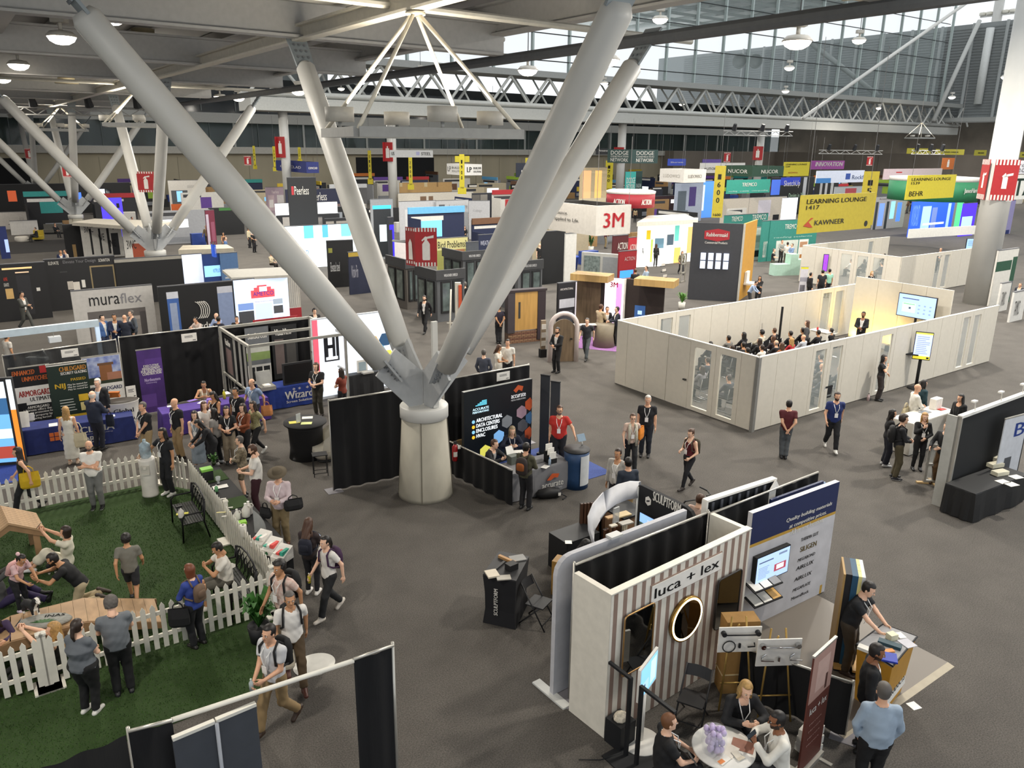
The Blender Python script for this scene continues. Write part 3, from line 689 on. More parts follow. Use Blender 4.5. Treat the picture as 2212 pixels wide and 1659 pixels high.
deck=M('8d8d8e',.8,noise=.15,scale=.5)
ca,cb=ab(G(920,1065))
CP=[(ca,cb),ab(G(345,628)),ab(G(163,464,2.4)),ab(G(79,418,2.4))]
RE=19.0
rf=hs('ceiling',deck,-95,-3,13.7,RE,130,14.0)
bm=M('b4b3b0',.55,noise=.05);lit=M('d6d0c2',.5)  # the paler beam colour carries the glow of the uplights
def ibeam(n,d,w,t,L,mat,ta=.05):
 y=w/2;z=d/2
 pr=[(-y,-z),(y,-z),(y,-z+t),(ta/2,-z+t),(ta/2,z-t),(y,z-t),(y,z),(-y,z),(-y,z-t),(-ta/2,z-t),(-ta/2,-z+t),(-y,-z+t)]
 return MB().prism([(0,a,b)for a,b in pr],(L,0,0)).mesh(n,mat)
BA=ibeam('roof_beam',1.0,.5,.07,RE+92,bm);BB=ibeam('roof_beam',1.0,.5,.07,130,bm);BL=ibeam('roof_beam',.42,.34,.06,130,lit)
for b in(cb-6.7,cb+6.7,cb+17.2,cb+27.5,cb+41.2,cb+51.6,cb+62,cb+75.6,cb+92):link('roof_beam',BA,rf,(-95,b,11.95))
link('roof_beam',BL,rf,(ca,-3,11.6),90)
for a in(ca-6.7,ca+6.7,ca-17.5,ca-28,ca-41,ca-55):link('roof_beam',BB,rf,(a,-3,12.55),90)
BP=MB().tube((-95,0,0),(RE,0,0),.09).mesh('roof_pipe',M('b5b2a8'))
for b,z in((cb+1.2,11.65),(cb+11,12.6),(cb+22,12.8),(cb+34.4,11.7),(cb+45,12.7),(cb+69,12)):link('roof_pipe',BP,rf,(0,b,z))
link('roof_pipe',MB().tube((0,-3,0),(0,76,0),.16,n=10).mesh('edge_pipe',M('5c5f62')),rf,(ca+6.9,0,11.35))
JO=MB().box(-.1,-3,-.2,.1,130,.2).mesh('roof_joist',M('9d9d9c'))
for i in range(26):link('roof_joist',JO,rf,(RE-.2-i*3.4,0,13.45))
dm=M('c9c2b0',.6)
t=T('air_duct','beige square air duct under the roof beside the bolted arm tips','duct',hall(ca+4.2,cb-4.6,12.2),AX)
t.add('duct_body',MB().prism([(0,-.9,0),(0,.9,0),(0,.9,.9),(0,-.9,.9)],(7,0,0)),dm)
for i in range(3):t.box('joint_flange',dm,.6+i*2.6,-.95,-.05,.7+i*2.6,.95,.95)
t=T('air_duct','pale box duct over the white lit pipe near the round diffusers','duct',hall(ca-4.4,cb+3.6,12.0),AX)
t.add('duct_body',MB().prism([(0,-.6,0),(0,.6,0),(0,.6,.8),(0,-.6,.8)],(5.4,0,0)),M('b9b7b0'))
for i in range(3):t.box('joint_flange',M('aaa8a2'),.5+i*2.1,-.65,-.05,.58+i*2.1,.65,.85)
for n,(px,py,d)in enumerate(((505,42,'largest and closest of the cream round diffusers, beside the box duct'),(905,78,'cream round diffuser behind the top of the four white hanger rods'),(313,108,'cream round diffuser above the long sloping arm of the near column'),(143,172,'small cream round diffuser far under the roof by the ringed hanger'))):
 p=G(px,py,12.0);t=T('air_diffuser',d,'diffuser',(p.x,p.y,11.85))
 t.lathe('drum',M('c4b795',.5),[(.42,.0),(.42,.9)],n=24);t.lathe('flange',M('cdc19f',.5),[(.62,-.06),(.62,0),(.44,.08),(.44,.2),(.46,.22)],n=24)
wp=M('c2c1bc',.45,noise=.03,scale=1.5);conc=M('a7a294',.8,noise=.16,scale=1.6,stretch=(1,1,.5));gus=M('adafb0',.5)
def red_sign(t,w,h,y=0.0,x=0.0,z=0.0,nm='sign_board'):
 b=t.box(nm,M('a32024'),x-w/2,y,z-h/2,x+w/2,y+.03,z+h/2)
 n=7
 for s in(-1,1):
  cells=[((i+.0)/n,0,(i+.5)/n,1,M('d8d2cc'))for i in range(n)]
  t.art('stripe_band',x-w/2,z+s*h/2-(.1 if s>0 else 0)*h,x+w/2,z+s*h/2+(0 if s>0 else.1)*h,M('a32024'),cells,y=y-.004,parent=b)
 W=M('dedad4');k=h*.01
 pts=[(-9,-34),(9,-34),(10,-30),(10,8),(5,16),(3,17),(3,22),(20,24),(20,31),(2,27),(-2,28),(-12,18),(-10,15),(-4,20),(-4,16),(-10,8),(-10,-30)]
 t.add('extinguisher_print',MB().prism([(x+a*k,y-.003,z+c*k)for a,c in pts],(0,-.003,0)),W,b)
 return b
CL=['branching white column on a round concrete base, closest to the camera','second branching white column, rising behind the white mural banner','third branching white column, beyond the lounge chairs','farthest small branching column by the blue lit screens']
def rotz(v,a):c,s=math.cos(a),math.sin(a);return Vector((v[0]*c-v[1]*s,v[0]*s+v[1]*c,v[2]))
for n,(a,b)in enumerate(CP):
 p=hall(a,b);t=T('branching_column',CL[n],'column',p,AX)
 base=t.add('concrete_base',MB().lathe([(.70,0),(.69,.1),(.56,2.12)],32),conc,smooth=True)
 for k in range(4):
  q=math.radians(45+90*k+8);t.tube('joint_groove',M('6b6659'),(.705*math.cos(q),.705*math.sin(q),0),(.565*math.cos(q),.565*math.sin(q),2.12),.012,n=4,parent=base)
 t.lathe('ring',wp,[(.57,2.1),(.605,2.12),(.605,2.4),(.58,2.43),(0,2.43)],n=32)
 d0,d1=Vector((.95,0,3.45)),Vector((6.55,0,10.75))
 for k in range(4):
  r=math.radians(90*k);u=(d1-d0).normalized()
  mb=MB();P0,P1=d0+u*.25,d1
  mb.path([rotz(P0+(P1-P0)*f,r)for f in(0,.003,.2,.5,.8,.985,1)],[.18,.27,.29,.3,.29,.265,.18],20)
  arm=t.add('arm',mb,wp,smooth=True)
  g=MB();g.prism([rotz(v,r)for v in((.05,-.03,2.43),(.42,-.03,2.43),(1.28,-.03,3.35),(.75,-.03,3.95),(.05,-.03,3.3))],rotz((0,.06,0),r));t.add('node_plate',g,gus)
  w=Vector((-u.z,0,u.x));s=MB()
  q0=d0-u*.35;s.prism([rotz(v,r)for v in(q0+Vector((0,-.27,0)),q0+Vector((0,.27,0)),q0+u*.75+Vector((0,.3,0)),q0+u*.75+Vector((0,-.3,0)))],rotz(w*.05,r));t.add('bolt_plate',s,gus,arm)
  q0=d1-u*.1;s=MB();s.prism([rotz(v,r)for v in(q0+Vector((0,-.26,0)),q0+Vector((0,.26,0)),q0+u*1.2+Vector((0,.3,0)),q0+u*1.2+Vector((0,-.3,0)))],rotz(w*.06,r));t.add('tip_plate',s,M('8f979b'),arm)
  if n<2:
   bo=MB()
   for q0,sgn,sp in((d0-u*.28,1,.15),(d1+u*.2,-1,.24)):
    for i in range(4):
     for j in(-1,0,1):
      c=rotz(q0+u*(i*sp*(.9))+Vector((0,j*.15,0)),r);ww=rotz(w,r)
      bo.tube(c-ww*.05,c+ww*.1,.036,n=6)
   t.add('bolt',bo,M('8e9296',.35,metal=.5),arm,kind='stuff')
 if n==0:
  for x0,z0,z1 in((1.02,2.5,4.6),(-.1,3.1,4.8)):
   pass
  t.add('cable_channel',MB().box(.0,-.5,2.45,.14,-.42,4.6),wp)
def vcol(px,w,label,z1,y0=None,sign=None,b=88.7):
 s=on_line(hall(0,b,5),AX,px);p=hall(s,b);t=T('round_column',label,'column',p,AX-90)
 t.lathe('shaft',wp,[(w,0),(w,z1)],n=20)
 if sign:
  z=hgt(p,sign)
  for k in(35,-55):
   q=math.radians(-90+k-20);tt=T.__new__(T);tt.o=t.o
   bd=MB();r=w+.06
   bd.box(r,-.85,z-1.1,r+.06,.85,z+1.1);o=t.add('sign_board',bd,M('a32024'));o.rotation_euler=(0,0,q)
   e=MB();e.box(r+.07,-.3,z-.7,r+.08,.3,z+.4);e.box(r+.07,-.1,z+.4,r+.08,.1,z+.65);x=t.add('extinguisher_print',e,M('dedad4'),kind='stuff');x.rotation_euler=(0,0,q)
 return t
vcol(620,.5,'slim white column with a red extinguisher sign beside the navy box sign',13.8,sign=318)
vcol(848,.55,'slim white column with a red extinguisher sign behind the grey hanging band',13.8,sign=328)
vcol(1340,.6,'slim white column behind the dark green double hanging sign',13.8,sign=335)
vcol(1637,.62,'slim white column with red sign above the dark green steel sign',13.8,sign=331)
t=vcol(2097,.95,'tall white mast column with floodlights, passing up beside the glass wall',40,sign=343)
for z in(16.2,36):
 t.box('lamp_arm',wp,-3.4,-.25,z,3.4,.25,z+.3)
 for i in(-3,-1.6,1.6,3):t.lathe('flood_lamp',M('d9d5c8'),[(.62,z+.35),(.7,z+.5),(.7,z+.95),(.2,z+1.05)],c=(i,0,0),n=12)
p=hall(*ab(G(2110,655)))
t=T('round_column','huge round white column at the corner of the white lounge room','column',p,AX-90)
t.lathe('shaft',wp,[(.76,0),(.76,5.9),(.775,5.92),(.775,6.0),(.72,6.02),(.72,22)],n=36)
for k in(0,90):
 zc=hgt(p,388)
 o=t.box('sign_board',M('a32024'),.8,-.62,zc-.8,.84,.62,zc+.8);o.rotation_euler=(0,0,math.radians(-150+k+12))
 for s in(-1,1):
  for i in range(7):e=t.box('stripe',M('d5cfc9'),.842,-.6+i*.18,zc+s*.95-.14,.85,-.51+i*.18,zc+s*.95+.14,parent=o)
 b2=t.box('stripe_board',M('a32024'),.8,-.62,zc-1.1,.838,.62,zc+1.1,parent=o)
 t.add('extinguisher_print',MB().prism([(.845,y*.013,zc+z*.013)for y,z in((-10,-36),(10,-36),(10,10),(4,18),(4,24),(28,30),(28,20),(4,16),(-2,30),(-14,16),(-10,10))],(.006,0,0)),M('dedad4'),o)
def brace(lbl,x0,y0,x1,y1,b,r,mat,d2=None):
 q=hall(0,b);n=BV
 def onb(px,py,b):
  d=ray(px,py);k=(b-CPOS.dot(BV))/d.dot(BV);return CPOS+d*k
 P,Q=onb(x0,y0,b),onb(x1,y1,d2 or b)
 return solo('brace_tube',lbl,'brace',MB().tube((0,0,0),Q-P,r,n=12),mat,P,smooth=True)
brace('long thin white brace tube crossing the glass wall from the truss',1735,255,2105,-6,60,.22,M('cfcec8'))
brace('short white brace tube from mast to the truss end',2116,45,2016,262,86,.42,M('b9bab6'))
brace('broad white glowing panel strut beside the floodlight mast',2140,60,2112,225,84,.75,M('dcdedb'))
brace('grey brace tube behind the glass wall mullions',1735,80,1895,205,99,.5,M('a8adab'))
for i,px in enumerate((1598,1632)):
 d=ray(px,133);k=(104-CPOS.dot(BV))/d.dot(BV);q=CPOS+d*k
 solo('exhaust_fan',['round grey exhaust fan behind the glass, first of a pair','round grey exhaust fan behind the glass, second of a pair'][i],'fan',MB().lathe([(.95,-1.2),(1.15,-1.0),(1.15,.9),(1.3,1.1),(1.15,1.1),(1.0,.2),(.3,.1),(.0,.1)],20),M('a4a8a6'),q,smooth=True).rotation_euler=(math.radians(90),0,math.radians(-15))
def ring_light(p,z,label,apex):
 t=T('ring_light',label,'light',(p.x,p.y,z),AX-12)
 R=1.75;m=M('9c9d9b')
 for k in range(4):
  r=math.radians(90*k+45);c=R*1.0
  t.add('frame_bar',MB().prism([rotz(v,math.radians(90*k))for v in((-R,R-.1,0),(R,R-.1,0),(R,R+.1,0),(-R,R+.1,0))],(0,0,.2)),m)
  e=rotz((R,R,0),math.radians(90*k));t.tube('hanger_rod',M('d8d2c2'),(e.x,e.y,.15),(e.x*.04,e.y*.04,apex-z),.045,n=8)
  dr=t.lathe('drum_lamp',M('bdbab2'),[(.31,0),(.31,.3),(.29,.3),(.28,.24),(0,.24)],c=(rotz((0,R,.32),math.radians(90*k))),n=20)
  t.lathe('glow_disc',LED('fff2d8',3),[(.28,.27),(0,.275)],c=(rotz((0,R,.32),math.radians(90*k))),n=16,parent=dr)
  t.tube('stem',m,rotz((0,R,.18),math.radians(90*k)),rotz((0,R,.34),math.radians(90*k)),.04,parent=dr)
 l=bpy.data.lights.new('uplight','AREA');l.size=2.6;l.energy=420;l.color=(1,.9,.74);o=link('uplight',l,t.o,(0,0,.75));o.rotation_euler=(math.pi,0,0)
 t.lathe('apex_plate',M('d8d2c2'),[(.22,apex-z),(.22,apex-z+.06),(0,apex-z+.06)],n=16)
 return t
ring_light(hall(*CP[0]),8.75,'square hanging light frame with drum lamps inside the closest branching column',11.3)
ring_light(hall(*CP[1]),9.4,'square hanging light frame with drum lamps inside the second branching column',11.3)
ring_light(hall(*CP[2]),9.4,'square hanging light frame with drum lamps inside the third branching column',11.3)
ring_light(hall(148,80),10.8,'tiny far light frame on white rods above the lighting truss',13.5)
def high_bay(p,z,label,group=None,w=LAMP_W,r=.44,rod=.9):
 t=T('high_bay_lamp',label,'lamp',(p.x,p.y,z),0,group)
 t.lathe('reflector',M('d0cbc0',.4),[(r,0),(r*1.04,.03),(r*.75,.16),(.1,.2)],n=20)
 t.lathe('lens',LED('fff3df',14),[(0,-.24),(r*.45,-.21),(r*.8,-.12),(r*.96,.0)],n=20)
 t.tube('stem',M('d0cbc0'),(0,0,.18),(0,0,.42),.06);t.box('ballast_box',M('bdb9b0'),-.22,-.16,.42,.22,.16,.62);t.tube('drop_rod',M('3a3a3a'),(0,0,.6),(0,0,.62+rod),.02,n=6)
 l=bpy.data.lights.new('bulb','AREA');l.shape='DISK';l.size=r*1.8;l.energy=w;l.color=(1,.93,.82)
 o=link('bulb',l,t.o,(0,0,-.27));return t
LB=[(238,34,'under the roof right above the bolted arm tip'),(133,80,'left of the long sloping arm near its bolted tip'),(40,140,'under the second roof beam above the sloping arms'),(5,170,'cut by the picture edge under the roof'),(645,198,'beside the thin back arm of the near column'),(515,212,'larger of two above the thin far gallery'),(475,209,'smaller of two above the thin far gallery'),(1140,152,'in front of the white truss, under the dark edge pipe'),(1313,130,'seen against the wide grey sloping arm'),(1722,90,'hanging alone before the bright glass wall')]
for px,py,d in LB:high_bay(G(px,py,11.75),11.75,'glowing high bay lamp '+d)
for i,(a,b)in enumerate([(-2,8),(14,6),(-14,14),(30,8),(40,20),(54,12),(34,34),(50,32),(66,26),(26,44),(44,50),(62,46),(84,38),(-14,32),(-16,50),(-14,68),(4,70),(-18,88),(2,88),(20,78),(-36,70),(20,100),(0,108),(-30,104),(40,72),(62,70),(86,64),(110,56),(44,100),(70,104),(100,94),(130,78),(150,60)]):  # extra lamps added to even out the hall's brightness, some out of view
 z=11.75 if a<RE else 15.4
 if prj(hall(a,b,z))[1]<-30 or prj(hall(a,b,z))[0]<-30 or prj(hall(a,b,z))[0]>2240:lab,g='high bay lamp added to light the hall, outside the picture','added high bay lamps out of view'
 else:lab,g='small far high bay lamp added below the roof steel to light the hall','added far high bay lamps'
 high_bay(hall(a,b),z,lab,g,w=LAMP_W*(.85 if a<RE else 2.7),rod=1.2)
t=T('extinguisher_sign','red two-sided sign with white extinguisher prints and striped ends, clamped to the thin arm','sign',at(912,534,20.4),8)
b=red_sign(t,.56,.98,0,.1);b2=T.__new__(T);
e=link('side_board',None,t.o,(-.18,0,0));bpy.data.objects.remove(e)
sb=t.add('side_board',MB().prism([(-.18,0,-.49),(-.18,.03,-.49),(-.42,.33,-.49),(-.42,.3,-.49)],(0,0,.98)),M('8d1f22'))
t.add('extinguisher_print',MB().prism([(-.24,.07,-.33),(-.34,.195,-.33),(-.34,.195,.1),(-.3,.15,.2),(-.26,.09,.1)],(-.006,-.006,0)),M('d5cfc9'),sb)
for z in(-.44,.4):
 for i in range(4):t.add('stripe',MB().prism([(-.195-.06*i,.015+.075*i,z),(-.22-.06*i,.046+.075*i,z),(-.22-.06*i,.046+.075*i,z+.07),(-.195-.06*i,.015+.075*i,z+.07)],(-.004,-.004,0)),M('d8d2cc'),sb)
t.tube('clamp_arm',gus,(-.42,.3,.1),(-.75,.6,.1),.03)
t=T('extinguisher_sign','flat red sign with white extinguisher and striped ends on the second column','sign',at(315,393,44.5),6);red_sign(t,.9,1.1)
for px,py,Y,w,d in((145,370,66,.7,'small red extinguisher sign on the third column, half hidden'),(63,332,98,.9,'tiny red extinguisher sign on the farthest branching column'),(535,347,110,.9,'small red extinguisher sign on the far wall beside the dark opening'),(1879,348,150,1.2,'small red extinguisher sign on the far tan wall'),(1571,340,128,1.1,'small red extinguisher sign on a post by the green steel sign')):
 t=T('extinguisher_sign',d,'sign',at(px,py,Y),10);red_sign(t,w,w*1.35)
#  booth helpers
def drape(label,P,Q,h,mat=None,step=.14,amp=.035,rail=True,name='drape',posts=None,cat='curtain',hq=None):
 d=Q-P;L=math.hypot(d.x,d.y);ang=math.degrees(math.atan2(d.y,d.x));t=T(name,label,cat,(P.x,P.y,0),ang);hq=hq or h
 n=max(8,int(L/step*3));mb=MB();top=lambda u:h+(hq-h)*u
 mb.sheet(lambda u,v:(u*L,amp*math.sin(u*L/step*2.1+.6*math.sin(u*L*1.7))*(1-.35*v),.03+(top(u)-.03)*v),n,3)
 t.add('curtain',mb,mat or DRAPE,smooth=True)
 if rail:t.add('top_rail',MB().tube((0,0,h+.02),(L,0,hq+.02),.022,n=8),ALU,smooth=True)
 for x in(posts if posts is not None else(0,L)):
  t.tube('pole',ALU,(x,.03,0),(x,.03,top(x/L)+.05),.022);t.box('base_plate',M('77757a',.5),x-.2,-.16,0,x+.2,.22,.012)
 return t
def card(label,pxl,pyt,pxr,pyb,y=None,z=None,ax=AX,seed=1,words=None,g=None,tilt=0):
 p,w,h=face(pxl,pyt,pxr,pyb,y=y,z=z,ax=ax,g=g)
 t=T('paper_sign',label,'sign',p+Vector((0,0,0)),ax);b=t.box('sheet',M('e6e2da'),0,-.006,0,w,0,h)
 k=M('3b3a3a')
 t.art('print',w*.06,h*.06,w*.94,h*.94,M('e6e2da'),lines(.16,.5,.86,.82,words or 3,k,.5,.2,seed)+[(.74,.08,.97,.17,k)],y=-.009,parent=b)
 return t
def banner(label,pxl,pyt,pxr,pyb,bg,cells,texts=(),ax=AX,z=None,y=None,h=None,g=None,name='rollup_banner',stand=True,cat='banner',th=.02,bar=ALU):
 p,w,h=face(pxl,pyt,pxr,pyb,h=h,z=z,y=y,ax=ax,g=g)
 if stand:p.z=0 if abs(p.z)<.4 else p.z;h=h
 t=T(name,label,cat,p,ax);s=t.box('panel',bg,0,-th/2,.04 if stand else 0,w,th/2,h)
 z0=.04 if stand else 0
 if cells:t.art('print',0,z0,w,h,bg,cells,y=-th/2-.003,parent=s)
 for x in texts:
  body,m,u0,v0,u1,v1=x[:6];kw=x[6]if len(x)>6 else{}
  t.text(body,m,u0*w,z0+v0*(h-z0),u1*w,z0+v1*(h-z0),y=-th/2-.007,parent=s,**kw)
 if stand:
  t.box('base_case',bar,-.02,-.06,0,w+.02,.06,.06);t.box('top_bar',bar,-.01,-.018,h-.02,w+.01,.018,h+.015)
  for x in(.15*w,.85*w):t.box('foot',bar,x-.03,-.2,0,x+.03,.2,.02)
 t.w,t.h=w,h;return t
def cloth_table(label,P,w,d,h,mat,rz=AX,name='table',texts=(),flare=.05,cat='table'):
 t=T(name,label,cat,(P.x,P.y,0),rz);mb=MB();n=10
 def ringp(z,f):
  out=[]
  for(x0,y0,x1,y1)in((0,0,w,0),(w,0,w,d),(w,d,0,d),(0,d,0,0)):
   for i in range(n):
    u=i/n;x,y=x0+(x1-x0)*u,y0+(y1-y0)*u;q=f*(1+.5*math.sin(u*math.pi*6))
    ox=-1 if x0==x1==0 else 1 if x0==x1==w else 0;oy=-1 if y0==y1==0 else 1 if y0==y1==d else 0
    out.append((x+ox*q,y+oy*q,z))
  return out
 for z,f in((.03,flare),(h*.6,flare*.5),(h-.03,.004),(h,-.004)):mb.v+=ringp(z,f)
 N=4*n;mb.f=[(j*N+i,j*N+(i+1)%N,(j+1)*N+(i+1)%N,(j+1)*N+i)for j in range(3)for i in range(N)]+[tuple(range(3*N,4*N))];mb.m=[0]*len(mb.f)
 c=t.add('tablecloth',mb,mat)
 for body,m,u0,v0,u1,v1 in texts:t.text(body,m,u0*w,v0*h,u1*w,v1*h,y=-flare*1.5-.012,parent=c)
 for x in(.06,w-.06):
  for y in(.06,d-.06):t.tube('leg',ALU,(x,y,0),(x,y,h-.02),.015,n=6)
 return t
def sheet_on(label,P,z,w,d,mat,rz=0,name='leaflet',cat='leaflet',th=.006,cells=None,group=None):
 t=solo(name,label,cat,MB().box(-w/2,-d/2,0,w/2,d/2,th),mat,(P.x,P.y,z),rz,group)
 if cells:
  tt=T.__new__(T);tt.o=t
  o=tt.art('print',-w/2,-d/2,w/2,d/2,mat,cells,y=0);o.rotation_euler=(math.radians(-90),0,0);o.location=(0,0,th+.002)
 return t
def corner_sign(label,cx,yt,yb,pxl,pxr,Y,mat,ta=(),tb=(),hang=3.0,name='hanging_sign',inner=None,z=None):
 p=at(cx,yt,Y)if z is None else G(cx,yt,z);h=p.z-hgt(p,yb);wa=on_line(p,AX,pxr);wb=on_line(p,AX+90,pxl)
 t=T(name,label,'sign',(p.x,p.y,p.z-h),AX);q=.08
 a=t.box('front_panel',mat,0,0,0,wa,q,h);b=t.box('side_panel',mat,0,q,0,q,wb,h)
 t.box('back_panel',inner or mat,q,wb-q,0,wa,wb,h);t.box('end_panel',inner or mat,wa-q,q,0,wa,wb-q,h)
 for s,m,u0,v0,u1,v1 in ta:t.text(s,m,u0*wa,v0*h,u1*wa,v1*h,y=-.02,parent=a)
 for s,m,u0,v0,u1,v1 in tb:t.sidetext(s,m,-.02,wb*(1-u0),v0*h,wb*(1-u1),v1*h,parent=b)
 for x,y in((q,q),(wa-q,q),(q,wb-q),(wa-q,wb-q)):t.tube('hang_wire',M('5a5a5a'),(x,y,h),(x,y,h+hang),.015,n=4)
 t.wa,t.wb,t.h=wa,wb,h;return t
def flat_sign(label,pxl,pyt,pxr,pyb,Y,mat,texts=(),cells=(),ax=AX,hang=3.0,name='hanging_sign',th=.06,wires=True):
 p,w,h=face(pxl,pyt,pxr,pyb,y=Y,ax=ax);t=T(name,label,'sign',p,ax);b=t.box('panel',mat,0,0,0,w,th,h)
 if cells:t.art('print',0,0,w,h,mat,list(cells),y=-.01,parent=b)
 for x in texts:t.text(x[0],x[1],x[2]*w,x[3]*h,x[4]*w,x[5]*h,y=-.02,parent=b,**(x[6]if len(x)>6 else{}))
 if wires:
  for x in(.08*w,.92*w):t.tube('hang_wire',M('5a5a5a'),(x,th/2,h),(x,th/2,h+hang),.012,n=4)
 t.w,t.h=w,h;return t
def screen(label,pxl,pyt,pxr,pyb,col,cells=(),y=None,z=None,g=None,ax=AX,name='wall_screen',e=1.0,stand=None,frame='15151a'):
 p,w,h=face(pxl,pyt,pxr,pyb,y=y,z=z,g=g,ax=ax);t=T(name,label,'screen',p,ax)
 b=t.box('bezel',M(frame,.3),-.03,0,-.03,w+.03,.06,h+.03);t.art('display',0,0,w,h,LED(col,e),list(cells),y=-.006,parent=b)
 if stand:
  t.tube('stand_pole',M('1a1a1c'),(w/2,.1,-p.z),(w/2,.1,h*.5),.04);t.lathe('stand_base',M('1a1a1c'),[(.35,0),(.35,.03),(.1,.05)],c=(w/2,.1,-p.z))
 t.w,t.h=w,h;return t
def bottle(label,P,z,body='dfe6ea',cap='2a2a2c',r=.036,h=.22):
 t=T('bottle',label,'bottle',(P.x,P.y,z))
 t.lathe('bottle_body',M(body,.25),[(r,0),(r,h*.68),(r*.4,h*.85),(r*.4,h*.93)],n=14);t.lathe('cap',M(cap),[(r*.45,h*.93),(r*.45,h),(0,h)],n=12);return t
def box_booth(label,cx,yt,pxl,pxr,mat,mata=None,h=2.6,name='booth_wall',inner=None,y=None,th=.1,cat='booth'):
 p=G(cx,yt,h)if y is None else at(cx,yt,y);wa=on_line(p,AX,pxr);wb=on_line(p,AX+90,pxl)
 t=T(name,label,cat,(p.x,p.y,0),AX)
 t.a=t.box('wall_panel',mata or mat,0,0,0,wa,th,p.z);t.b=t.box('wall_panel',mat,0,th,0,th,wb,p.z)
 t.wa,t.wb,t.h=wa,wb,p.z;return t
GREEN_T=M('2f4a17',.95,noise=0,scale=60,c2='1d300d',bump=.6)
#  puppy corner with picket fence
K=G(412,1061);aK,bK=ab(K);bB=ab(G(308,1053))[1];aG=ab(G(336,1048))[0];bF=ab(G(536,1345))[1];bT=ab(G(578,1487))[1]
FH=hgt(G(536,1343),1248)
tA=ab(G(577,1482))[0]
turf=solo('artificial_grass','dark green artificial turf laid around the white picket fence','turf',MB().prism([hall(*q)for q in((aK-16,bT),(tA,bT),(aK+.03,bF),(aK+.03,bK+.05),(aG,bB+.1),(aK-16,bB+.1))],(0,0,.02)),GREEN_T)
tg=MB();rr=random.Random(3)
for i in range(30000):
 a,b=aK-rr.random()*9.2,bT+rr.random()*(bK-bT)
 if a>tA and b<bF:continue
 x=rr.uniform(-.02,.02);y=rr.uniform(-.02,.02)
 tg.v+=[hall(a,b,.02),hall(a+.012,b+.004,.02),hall(a+x,b+y,.05)];k=len(tg.v);tg.f.append((k-3,k-2,k-1));tg.m.append(0)
o=link('blades',tg.mesh('blades',M('35541c',.9,noise=.3,scale=3)),turf);o['kind']='stuff'
pw=M('dcd8cc',.6)
PK=MB().prism([(-.042,0,.05),(.042,0,.05),(.042,0,FH-.07),(0,0,FH),(-.042,0,FH-.07)],(0,.02,0)).mesh('picket',pw)
def fence(label,a0,b0,a1,b1,ends=(1,1)):
 P,Q=hall(a0,b0,.02),hall(a1,b1,.02);d=Q-P;L=d.length;t=T('picket_fence',label,'fence',P,math.degrees(math.atan2(d.y,d.x)))
 n=int(L/.155)
 for i in range(n):link('picket',PK,t.o,((i+.5)*L/n,-.02,0))
 for z in(FH*.26,FH*.74):t.box('rail',pw,0,0,z,L,.04,z+.07)
 for e,x in zip(ends,(0,L)):
  if e:
   o=t.add('post',MB().lathe([(.055,0),(.055,FH+.03),(.075,FH+.03),(.075,FH+.06),(.0,FH+.1)],4),pw);o.location=(x,.02,0);o.rotation_euler=(0,0,math.radians(45))
   t.box('foot_plate',pw,x-.2,-.2,0,x+.2,.2,.03)
 return t
m1=aK-3.5
fence('white picket fence panel behind the man with crossed arms and the water cooler',aG-3.6,bB,aG-.05,bB,(0,1))
fence('short angled white picket fence panel beside the man at the water cooler',aG,bB,aK-.05,bK,(0,0))
fence('white picket fence panel beside the passer-by with a yellow bag',aG-7.2,bB,aG-3.7,bB,(0,1))
bm_=(bK+bF)/2
fence('white picket fence panel behind the upright metal bench',aK,bK-.1,aK,bm_+.05,(0,1))
fence('white picket fence panel behind the tilted metal bench, ending at the potted plant',aK,bm_-.05,aK,bF+.06,(0,1))
fence('white picket fence panel in front of the two people in grey polo shirts',aK-7.4,bF,aK-3.9,bF,(0,1))
fence('white picket fence panel from the grey polo man to the potted plant',aK-3.85,bF,aK-.1,bF,(1,1))
wood=M('a98a68',.6,noise=.18,scale=3,stretch=(1,1,8));wood2=M('8d6f50',.6,noise=.18,scale=4)
def shelter(label,P,rz,L,D,z0,zr,sc=1,planks=9,two=True):
 t=T('puppy_shelter',label,'shelter',(P.x,P.y,.02),rz)
 for s in(-1,1):
  PLm=MB().prism([(0,0,zr),(s*L,0,z0),(s*L,0,z0+.05),(0,0,zr+.05)],(0,D/planks-.012,0)).mesh('plank',wood)
  for i in range(planks):link('plank',PLm,t.o,(0,-D/2+i*D/planks,0))
  for y in(-D/2+.02,D/2-.06):
   t.add('gable_beam',MB().prism([(0,y,zr-.14),(s*L,y,z0-.12),(s*L,y,z0),(0,y,zr)],(0,.05,0)),wood2)
 for x in(-L*.72,L*.72):
  for y in(-D*.4,D*.4):t.box('leg',wood2,x-.06,y-.05,0,x+.06,y+.05,z0+(zr-z0)*.25)
 return t
s1=shelter('wooden gabled puppy shelter beside the back fence, cut by the picture edge',G(28,1206),AX+4,.62,1.05,.62,.98)
s2p=G(108,1352,.5);s2p.z=0
t=T('puppy_ramp','long low wooden puppy ramp carrying the grey oval plaque','ramp',s2p+Vector((0,0,.02)),AX-4)
PLm=MB().box(-.1,-.42,.57,.086,.42,.63).mesh('plank',wood)
for i in range(6):link('plank',PLm,t.o,(-.46+i*.19,0,0))
for s in(-1,1):
 PLm=MB().prism([(0,-.42,0),(s*.186,-.42,-.062),(s*.186,.42,-.062),(0,.42,0)],(0,0,.05)).mesh('plank',wood)
 for i in range(6):link('plank',PLm,t.o,(s*.58+s*i*.19,0,.575-i*.064))
 for y in(-.45,.42):t.add('side_beam',MB().prism([(s*.56,y,.62),(s*1.75,y,.23),(s*1.75,y,.1),(s*.56,y,.43)],(0,.03,0)),wood2)
 for y in(-.36,.36):t.box('leg',wood2,s*.4-.05,y-.05,0,s*.4+.05,y+.05,.57)
